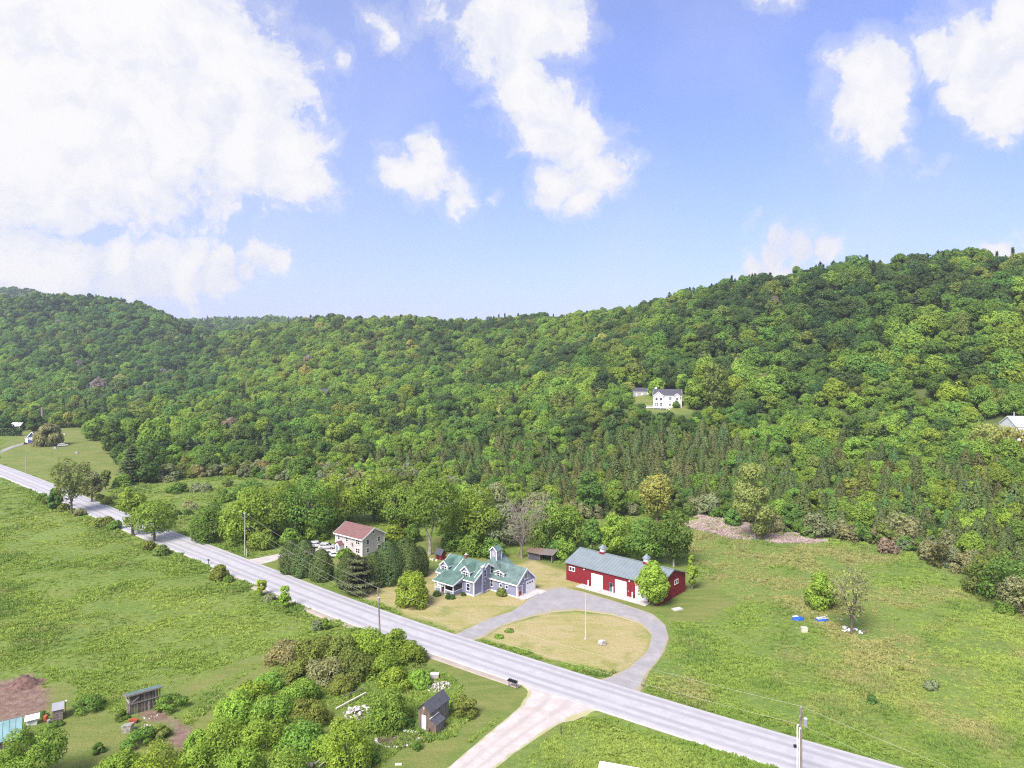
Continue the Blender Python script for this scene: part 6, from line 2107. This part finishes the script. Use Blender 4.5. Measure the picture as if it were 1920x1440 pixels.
# ------------------------------------------------------------------ vehicles
def car(px, py, ang, paint, label, group=None, L=4.6, W=1.86):
    x, y = G(px, py)
    root = empty('parked_car', (x, y, 0.09), ang, label, 'car', group)
    ml = 10
    st = [(-.5, .55, .82, .80), (-.47, .34, .96, .90), (-.30, .26, 1.02, 1.0), (.0, .26, .98, 1.0), (.22, .26, .98, 1.0), (.40, .28, .86, .94), (.485, .36, .74, .82), (.5, .46, .66, .74)]
    V = []; F = []
    for fx, z0, z1, wf in st:
        h = W / 2 * wf
        V += [(fx * L, -h * .94, z0), (fx * L, -h, (z0 + z1) / 2), (fx * L, -h * .93, z1), (fx * L, h * .93, z1), (fx * L, h, (z0 + z1) / 2), (fx * L, h * .94, z0)]
    mb = MB(); mb.v = V
    for i in range(len(st) - 1):
        for k in range(6):
            mb.f.append((i * 6 + k, i * 6 + (k + 1) % 6, i * 6 + 6 + (k + 1) % 6, i * 6 + 6 + k)); mb.m.append(0)
    mb.f.append(tuple(range(6))); mb.m.append(0); mb.f.append(tuple(range(len(V) - 6, len(V)))); mb.m.append(0)
    # cabin
    cab = [(-.455, .80, .97), (-.36, .76, 1.58), (-.02, .74, 1.64), (.10, .74, 1.55), (.26, .82, .95)]
    b = [(f * L, s * w * W / 2, z) for f, w, z in cab for s in (-1, 1)]
    o0 = len(mb.v); mb.v += b
    for i in range(4):
        q = o0 + 2 * i; mb.f.append((q, q + 1, q + 3, q + 2)); mb.m.append(0)
    mb.f.append(tuple(o0 + 2 * i for i in range(5))); mb.m.append(0); mb.f.append(tuple(o0 + 2 * i + 1 for i in range(4, -1, -1))); mb.m.append(0)
    body = mb.build('body', M[paint], root)
    for s in (-1, 1):
        g = MB()
        for q in ([(-.37, 1.03), (-.33, 1.50), (-.19, 1.54), (-.19, 1.03)], [(-.17, 1.03), (-.17, 1.54), (-.03, 1.55), (-.03, 1.03)], [(-.01, 1.03), (-.01, 1.55), (.09, 1.49), (.21, 1.03)]):
            g.hull([(f * L, s * W / 2 * .74, z) for f, z in q], [(f * L, s * (W / 2 * (.83 - .09 * (z - 1.0) / .6)), z) for f, z in q])
        g.build('side_window', M['glass'], root)
    MB().hull([(.115 * L, -.6, 1.53), (.115 * L, .6, 1.53), (.26 * L, .68, 1.0), (.26 * L, -.68, 1.0)], [(.125 * L, -.6, 1.55), (.125 * L, .6, 1.55), (.27 * L, .68, 1.02), (.27 * L, -.68, 1.02)]).build('windscreen', M['glass'], root)
    MB().hull([(-.375 * L, -.6, 1.52), (-.375 * L, .6, 1.52), (-.455 * L, .64, 1.08), (-.455 * L, -.64, 1.08)], [(-.385 * L, -.6, 1.54), (-.385 * L, .6, 1.54), (-.465 * L, .64, 1.10), (-.465 * L, -.64, 1.10)]).build('rear_window', M['glass'], root)
    for s in (-1, 1):
        for f in (-.30, .31):
            w = MB().tube([(f * L, s * W * .37, .34), (f * L, s * W * .505, .34)], .34, 14).build('wheel', M['tyre'], root)
            MB().tube([(f * L, s * W * .50, .34), (f * L, s * W * .515, .34)], .22, 12).build('rim', M['galv'], w)
        MB().box(.455 * L, .488 * L, s * .62 - .16, s * .62 + .16, .60, .76).build('headlight', M['lamp'], root)
        MB().box(-.497 * L, -.470 * L, s * .70 - .10, s * .70 + .10, .70, .95).build('tail_light', M['tail'], root)
        MB().box(.18 * L, .21 * L, s * W * .5 - .02, s * W * .5 + .12 * s + .02, 1.0, 1.12).build('mirror', M[paint], root)
    MB().box(-.505 * L, -.46 * L, -.6, .6, .40, .58).build('bumper', M['black'], root)
    return root


car(612.5, 1029, .10, 'car_white', 'white car parked nearer to the beige house', 'white cars parked by the beige house')
car(594, 1026, .18, 'car_white', 'white car parked behind and left of the other white car', 'white cars parked by the beige house')
car(118, 837, .35, 'car_white', 'white car on the grass right of the weeping willow', L=5.0)
car(108, 834.5, -.2, 'car_blue', 'dark car partly behind the white one near the willow')


def trailer(px, py, ang, label, L=3.4):
    x, y = G(px, py)
    root = empty('utility_trailer', (x, y, 0), ang, label, 'trailer', 'low white trailers in front of the beige house')
    MB().box(-L / 2, L / 2, -.85, .85, .52, .64).build('deck', M['grey_wood'], root)
    for s in (-1, 1):
        MB().box(-L / 2, L / 2, s * .88 - .04, s * .88 + .04, .5, 1.0).build('side_rail', M['white'], root)
        w = MB().tube([(0, s * .95, .32), (0, s * 1.12, .32)], .32, 12).build('wheel', M['tyre'], root)
        MB().tube([(0, s * 1.115, .32), (0, s * 1.13, .32)], .17, 10).build('rim', M['galv'], w)
        MB().hull([(-.5, s * .92 - .02, .55), (.5, s * .92 - .02, .55), (.5, s * 1.14, .55), (-.5, s * 1.14, .55)], [(-.36, s * .92 - .02, .74), (.36, s * .92 - .02, .74), (.36, s * 1.14, .74), (-.36, s * 1.14, .74)]).build('fender', M['white'], root)
    MB().box(L / 2 - .05, L / 2 + .02, -.88, .88, .5, 1.0).build('front_board', M['white'], root)
    MB().beam((L / 2, -.7, .5), (L / 2 + 1.1, 0, .5), .09, .09).beam((L / 2, .7, .5), (L / 2 + 1.1, 0, .5), .09, .09).tube([(L / 2 + 1.0, 0, .5), (L / 2 + 1.0, 0, .05)], .04, 6).build('tongue', M['galv'], root)
    MB().box(-.6, .3, -.5, .3, .64, 1.05).build('load', M['black'], root)


trailer(628, 1044.5, .25, 'low white trailer right against the hedge')
trailer(617, 1041.5, -.5, 'low white trailer left of the other, nearer the cars', 2.8)


# ------------------------------------------------------------------ mailboxes, posts, flagpole
def mailbox_mesh():
    mb = MB()
    ring = [(-.1, 0), (.1, 0), (.1, .12)] + [(.1 * math.cos(a), .12 + .1 * math.sin(a)) for a in (.5, 1.05, 1.57, 2.1, 2.65)] + [(-.1, .12)]
    return mb.hull([(u, -.25, z) for u, z in ring], [(u, .25, z) for u, z in ring])


x, y = G(961, 1290)
root = empty('mailbox_row', (x, y, 0), math.atan2(-.58, .81), 'row of dark mailboxes on two posts at the lane corner', 'mailboxes')
for xx in (-.75, .75): MB().box(xx - .06, xx + .06, -.06, .06, -.3, 1.15).build('post', M['grey_wood'], root)
MB().beam((-.95, 0, 1.05), (.95, 0, 1.05), .5, .07).build('beam', M['grey_wood'], root)
for i in range(5):
    o = mailbox_mesh().build('mailbox', M['black'], root, (-.72 + .36 * i, 0, 1.09)); o.scale = (1.3, 1.2, 1.3)
x, y = G(391, 1059)
root = empty('mailbox', (x, y, 0), .8, 'single black mailbox on a post by the road', 'mailbox')
MB().box(-.06, .06, -.06, .06, -.3, 1.15).build('post', M['black'], root)
o = mailbox_mesh().build('box', M['black'], root, (0, 0, 1.12)); o.scale = (1.5, 1.3, 1.5)
x, y = G(1052, 1378)
tag(MB().tube([(0, 0, -.3), (0, 0, 1.35), (0, 0, 1.42)], [.07, .065, .04], 7).build('lane_post', M['black'], None, (x, y, 0)), 'thin dark post at the edge of the lane', 'post')
x, y = G(1098, 1198); H = (1198 - 1113) / FOC * y
root = empty('flagpole', (x, y, 0), 0, 'bare pale flagpole on the loop island', 'flagpole')
MB().tube([(0, 0, -.2), (0, 0, H)], [.075, .05], 8).build('pole', M['cream'], root)
MB().tube([(0, 0, H), (0, 0, H + .1)], [.09, .05], 8).build('finial', M['cream'], root)
MB().tube([(0, 0, 0), (0, 0, .15)], [.35, .25], 8).build('base', M['stone'], root)


def stone_mesh(r, s=(1, 1, 1), n=9):
    me = bpy.data.meshes.new('stone')
    import bmesh
    bm = bmesh.new(); bmesh.ops.create_icosphere(bm, subdivisions=1, radius=1)
    for v in bm.verts:
        f = r.uniform(.72, 1.12); v.co = Vector((max(-.78, min(.78, v.co.x * f)) * s[0], max(-.78, min(.78, v.co.y * f)) * s[1], max(-.7, min(.7, v.co.z * f)) * s[2]))
    bm.to_mesh(me); bm.free(); return me


r = np.random.default_rng(31)
STONES = []
for i in range(6):
    me = stone_mesh(r, (1, r.uniform(.6, .9), r.uniform(.4, .7))); me.materials.append(M[['stone', 'concrete', 'stone', 'pale_bark', 'stone', 'white'][i]]); STONES.append(me)


def heap(name, label, cat, px, py, w, d, n, s, tall=.5, seed=1, ang=0, extra=None):
    """heap of separate stones"""
    r = np.random.default_rng(seed)
    x, y = G(px, py)
    root = empty(name, (x, y, 0), ang, label, cat)
    for i in range(n):
        a = r.random() * 6.28; q = math.sqrt(r.random())
        u, v = math.cos(a) * q * w / 2, math.sin(a) * q * d / 2
        o = link_mesh('stone', STONES[r.integers(0, 6)], root, (u, v, .05 + tall * (1 - q) * r.uniform(.3, 1)))
        k = s * r.uniform(.5, 1.3); o.scale = (k, k, k); o.rotation_euler = (r.normal() * .5, r.normal() * .5, r.random() * 6)
    return root


heap('rock_pile', 'pale heap of stones and slabs left of the big round bush', 'rock pile', 672, 1337, 4.6, 4.2, 75, .34, .6, 1)
heap('rock_pile', 'strewn stone heap on the verge above the weathered shed', 'rock pile', 822, 1288, 4.2, 4.0, 80, .30, .45, 2)
heap('rock_pile', 'small pale stone heap on the verge by the leaning pole', 'rock pile', 772, 1209, 2.0, 2.4, 26, .36, .8, 3)
heap('rock_pile', 'stones strewn at the foot of the sparse tree', 'rock pile', 1598, 1183, 4.0, 3.6, 18, .36, .25, 4)
heap('rock_pile', 'small pale stones by the pole shed wall', 'rock pile', 284, 1344, 2.6, 1.8, 9, .20, .1, 5, .6)
heap('rock_pile', 'stones half sunk in the green weeds below the pole shed', 'rock pile', 262, 1366, 3.2, 2.0, 10, .26, .9, 15, .6)
x, y = G(1128, 1209)
me = stone_mesh(np.random.default_rng(5), (1.05, .75, .85)); me.materials.append(M['stone'])
o = link_mesh('boulder', me, None, (x, y, .45)); tag(o, 'single grey boulder on the loop island', 'boulder')
tree('weeds', 'dome', 1128, 1211, 1207, 16, 'green', 'green grass fringe round the boulder', 'weeds', 260, leaf=.14)
for px, py, s, lb in ((1578, 1163, .42, 'pale stone left of the sparse tree trunk'), (1585, 1178, .75, 'flat stacked stone below the sparse tree'), (1600, 1182, .35, 'small white stone below the sparse tree'), (1620, 1186, .6, 'brown boulder right of the sparse tree'), (1494, 1180, .2, 'tiny pale stone left of the cream crate')):
    x, y = G(px, py); me = stone_mesh(np.random.default_rng(px), (1, .8, .6)); me.materials.append(M['stone' if px != 1620 else 'brown_wood'])
    o = link_mesh('field_stone', me, None, (x, y, .15)); o.scale = (s, s, s); tag(o, lb, 'stone')
# stone edged bed and curved wall
x, y = G(745, 1386)
root = empty('garden_bed', (x, y, 0), .1, 'half round garden bed of dark mulch edged with pale stones', 'garden bed')
pts = [(3.0 * math.cos(a) * 1.0, 2.1 * math.sin(a)) for a in np.linspace(math.pi * .98, math.pi * 2.02, 18)] + [(2.7, .9), (1.6, 1.3), (.0, 1.2), (-1.6, .9)]
MB().hull([(u, v, -.1) for u, v in pts], [(u * .97, v * .97, .18) for u, v in pts]).build('mulch', M['mulch'], root)
r = np.random.default_rng(41)
for i, a in enumerate(np.linspace(math.pi * .97, math.pi * 2.08, 30)):
    o = link_mesh('stone', STONES[[0, 2, 5, 1][i % 4]], root, (3.05 * math.cos(a), 2.15 * math.sin(a), .12)); k = r.uniform(.17, .30); o.scale = (k * 1.2, k, k); o.rotation_euler = (0, 0, a)
for i in range(4):
    o = link_mesh('stone', STONES[5], root, (1.0 + i * .55, 1.75 - i * .22, .25)); o.scale = (.42, .34, .3); o.rotation_euler = (0, 0, i)
tw = MB()
for i in range(60):
    u, v = r.uniform(-2.4, 2.4), r.uniform(-1.5, .7); a = r.random() * 6.28; l = r.uniform(.2, .6)
    tw.tube([(u, v, .2), (u + l * math.cos(a), v + l * math.sin(a), .3)], .02, 3, cap=False)
tag(tw.build('dead_stalks', M['pale_bark'], root), kind='stuff')
x, y = G(684, 1424)
root = empty('stone_wall', (x, y, 0), .55, 'curved dry stone wall with bright top stones in the thicket', 'stone wall')
r = np.random.default_rng(42)
for lay in range(4):
    for i in range(15):
        a = -.9 + i * .125 + r.uniform(-.02, .02)
        o = link_mesh('stone', STONES[[3, 0, 2, 1, 4, 5][r.integers(0, 6)] if lay > 2 else [3, 0, 4][r.integers(0, 3)]], root, (-2.6 + 2.6 * math.cos(a), 2.8 * math.sin(a), .18 + .26 * lay))
        k = r.uniform(.24, .36); o.scale = (k, k * 1.2, k * .85); o.rotation_euler = (0, 0, a)
# beams and boards in the thicket
def board(px, py, qx, qy, w, h, m, label, z=.15, name='beam'):
    a = Vector((*G(px, py), z)); b = Vector((*G(qx, qy), z + .1)); c = (a + b) / 2
    tag(MB().beam(a - c, b - c, w, h).build(name, M[m], None, c), label, name)


board(630, 1333, 686, 1304, .22, .2, 'cream', 'long pale beam lying in the thicket left of the rock pile', .35)
board(645, 1312, 682, 1296, .14, .12, 'grey_wood', 'grey pole lying in the brush above the pale beam', .5)
board(590, 1442, 616, 1424, .16, .16, 'pale_pole', 'upper weathered beam at the bottom of the thicket', .7)
board(598, 1446, 622, 1428, .16, .16, 'pale_pole', 'lower weathered beam at the bottom of the thicket', .6)
x, y = G(568, 1448)
tag(MB().hull([(-1.6, -.7, 0), (1.4, -.7, 0), (1.4, .7, 0), (-1.6, .7, 0)], [(-1.6, -.6, .7), (1.3, -.6, .8), (1.3, .65, .95), (-1.6, .65, .85)]).build('lumber_crate', M['grey_wood'], None, (x, y, 0)), 'grey board covered crate at the bottom of the thicket', 'crate')
x, y = G(532, 1284)
tag(MB().hull([(-.9, -.5, .8), (.9, -.4, .8), (.9, .5, 1.1), (-.9, .4, 1.1)], [(-.9, -.5, .88), (.9, -.4, .88), (.9, .5, 1.18), (-.9, .4, 1.18)]).box(-.7, .7, -.3, .3, 0, .85).build('roofing_sheet', M['galv'], None, (x, y, 0)), 'pale metal sheet showing in the thicket', 'metal sheet')
x, y = G(815, 1272)
tag(MB().box(-.7, .7, -.5, .5, 0, .75).box(-.75, .75, -.55, .55, .75, .83).build('stone_block', M['concrete'], None, (x, y, 0)), 'square grey block above the strewn stone heap', 'block')
x, y = G(747, 1434)
tag(MB().box(-.45, .45, -.2, .2, 0, .12).build('plank', M['cream'], None, (x, y, 0)), 'short pale plank on the grass by the lane', 'plank')
# grey slab in the grass by the barn, cream crate, tarps
x, y = G(1270, 1143)
tag(MB().box(-1.1, 1.1, -.7, .7, -.1, .22).build('concrete_slab', M['concrete'], None, (x, y, 0)), 'pale concrete slab in the grass right of the round maple', 'slab')
bpy.data.objects['concrete_slab'].rotation_euler = (0, 0, .4)
x, y = G(1508, 1185)
tag(MB().box(-.55, .55, -.4, .4, 0, .85).box(-.6, .6, -.45, .45, .85, .93).build('cream_crate', M['cream'], None, (x, y, 0)), 'cream crate on the grass below the blue tarps', 'crate')


def tarp_heap(px, py, label, seed, sticks):
    r = np.random.default_rng(seed); x, y = G(px, py)
    root = empty('tarp_heap', (x, y, 0), 0, label, 'tarp heap', 'blue tarp heaps in the right meadow')
    n = 14; V = [(0, 0, .5)]; F = []
    for k, (q, h) in enumerate(((.5, .78), (.85, .45), (1.1, .06))):
        for i in range(n):
            a = i * 2 * math.pi / n; f = q * (1 + r.normal() * .10)
            V.append((1.3 * f * math.cos(a), .85 * f * math.sin(a), max(.03, h * .6 + r.normal() * .10 * (k < 2))))
    for i in range(n): F.append((0, 1 + i, 1 + (i + 1) % n))
    for k in range(2):
        for i in range(n):
            a = 1 + k * n + i; b = 1 + k * n + (i + 1) % n; F.append((a, a + n, b + n, b))
    mb = MB(); mb.v = V; mb.f = F; mb.m = [0] * len(F)
    mb.build('tarp', M['blue_tarp'], root)
    MB().hull([(-1.0, .0, .4), (.2, .1, .52), (.1, .8, .4), (-.9, .75, .3)], [(-1.0, .0, .5), (.2, .1, .62), (.1, .8, .5), (-.9, .75, .4)]).build('white_sheet', M['white'], root)
    for i in range(sticks):
        a = r.random() * 6.28
        MB().beam((-.9 + r.random() * .8, -.4 + .15 * i, .42 + .04 * i), (.8 + r.random() * .6, .1 + .1 * i, .5 + .05 * i), .1, .06).build('stick', M[['pale_pole', 'white', 'grey_wood'][i % 3]], root)
    return root


tarp_heap(1496, 1161, 'blue tarp heap on the left with a white sheet', 1, 0)
tarp_heap(1541, 1164, 'blue tarp heap on the right covered with white sticks and boards', 2, 7)
# lower left yard things
x, y = G(86, 1352)
tag(MB().tube([(0, 0, 0), (0, 0, .25), (0, 0, .8), (0, 0, .95)], [.30, .36, .33, .2], 10).build('barrel', M['orange'], None, (x, y, 0)), 'orange barrel at the corner of the outhouse', 'barrel')
x, y = G(91, 1356)
tag(MB().tube([(0, 0, 0), (0, 0, .5)], [.2, .26], 10).build('bucket', M['galv'], None, (x, y, 0)), 'pale bucket beside the orange barrel', 'bucket')
x, y = G(251, 1357)
tag(MB().hull([(-.75, -.4, .55), (.75, -.4, .55), (.75, .4, .55), (-.75, .4, .55)], [(-.95, -.5, .95), (.85, -.45, .95), (.85, .45, .95), (-.95, .5, .95)]).beam((-.9, 0, .1), (1.3, .3, .75), .06, .06).tube([(-.9, -.05, .2), (-.9, .05, .2)], .2, 10).box(.5, .58, -.3, .3, 0, .55).build('wheelbarrow', M['orange'], None, (x, y, 0)), 'orange red wheelbarrow in front of the pole shed', 'wheelbarrow')
bpy.data.objects['wheelbarrow'].scale = (.7, .7, .7)
x, y = G(240, 1372)
tag(MB().hull([(-.6, -.5, 0), (.6, -.5, 0), (.6, .5, 0), (-.6, .5, 0)], [(-.75, -.6, 1.1), (.7, -.6, 1.25), (.7, .55, 1.2), (-.7, .5, 1.0)]).build('wire_bin', M['pale_bark'], None, (x, y, 0)), 'grey compost bin in the weeds below the pole shed', 'bin')
# mound of dark soil
r = np.random.default_rng(9)
x, y = G(46, 1284); nA, nR = 26, 8; V = [(0, 0, 1.55)]; F = []
for k in range(1, nR):
    for i in range(nA):
        a = i * 2 * math.pi / nA; q = k / (nR - 1) * (1 + .12 * math.sin(3 * a) + r.normal() * .03)
        V.append((3.1 * q * math.cos(a), 2.2 * q * math.sin(a), max(-.05, 1.5 * (math.cos(min(1, q) * math.pi) * .5 + .5) + r.normal() * .09)))
for i in range(nA): F.append((0, 1 + i, 1 + (i + 1) % nA))
for k in range(nR - 2):
    for i in range(nA):
        a = 1 + k * nA + i; b = 1 + k * nA + (i + 1) % nA; F.append((a, a + nA, b + nA, b))
mb = MB(); mb.v = V; mb.f = F; mb.m = [0] * len(F)
tag(mb.build('soil_mound', M['soil'], None, (x, y, 0), smooth=True), 'mound of dark soil at the corner of the dug plot', 'soil mound')
# roof corner just entering at the bottom edge
x, y = G(1125, 1428, 3.2)
root = empty('white_roofed_shed', (x, y, 0), math.atan2(-.30, .95), 'pale roof corner cut off by the bottom edge', 'shed')
a = [(0, 0, 3.2), (6.0, 0, 3.2), (6.0, -5.0, 2.7), (0, -5.0, 2.7)]
MB().hull(a, [(i, j, k + .1) for i, j, k in a]).build('roof', M['white_metal'], root)
MB().box(.3, 5.7, -4.7, -.3, -.2, 2.65).build('wall', M['grey_paint'], root)
# small clutter in the far pasture
for px, py, s, m, lb in ((104, 841, .9, 'galv', 'small grey thing on the grass below the willow'), (144, 850, .8, 'galv', 'pale object in the middle of the far pasture'), (121, 815, .6, 'car_white', 'small pale object at the top of the far pasture'), (48, 833, .9, 'black', 'dark thing at the end of the farm drive'), (110, 834, .8, 'white', 'white upright post box by the willow')):
    x, y = G(px, py)
    tag(MB().hull([(-s, -s * .6, 0), (s, -s * .6, 0), (s, s * .6, 0), (-s, s * .6, 0)], [(-s * .7, -s * .4, s * 1.2), (s * .6, -s * .4, s), (s * .6, s * .4, s), (-s * .7, s * .4, s * 1.2)]).build('yard_item', M[m], None, (x, y, 0)), lb, 'yard item')


# ------------------------------------------------------------------ the air of the valley
hm = bpy.data.materials.new('haze_air'); hm.use_nodes = True
ht = hm.node_tree; ht.nodes.clear()
ho = N(ht, 'ShaderNodeOutputMaterial'); hv = N(ht, 'ShaderNodeVolumePrincipled')
hv.inputs['Color'].default_value = (0.86, 0.91, 1.0, 1); hv.inputs['Density'].default_value = 0.00015; hv.inputs['Anisotropy'].default_value = 0.2
ht.links.new(hv.outputs[0], ho.inputs['Volume'])
hb = MB().box(-2300, 2100, -700, 2800, -6, 197).build('haze', hm)
tag(hb, kind='stuff')
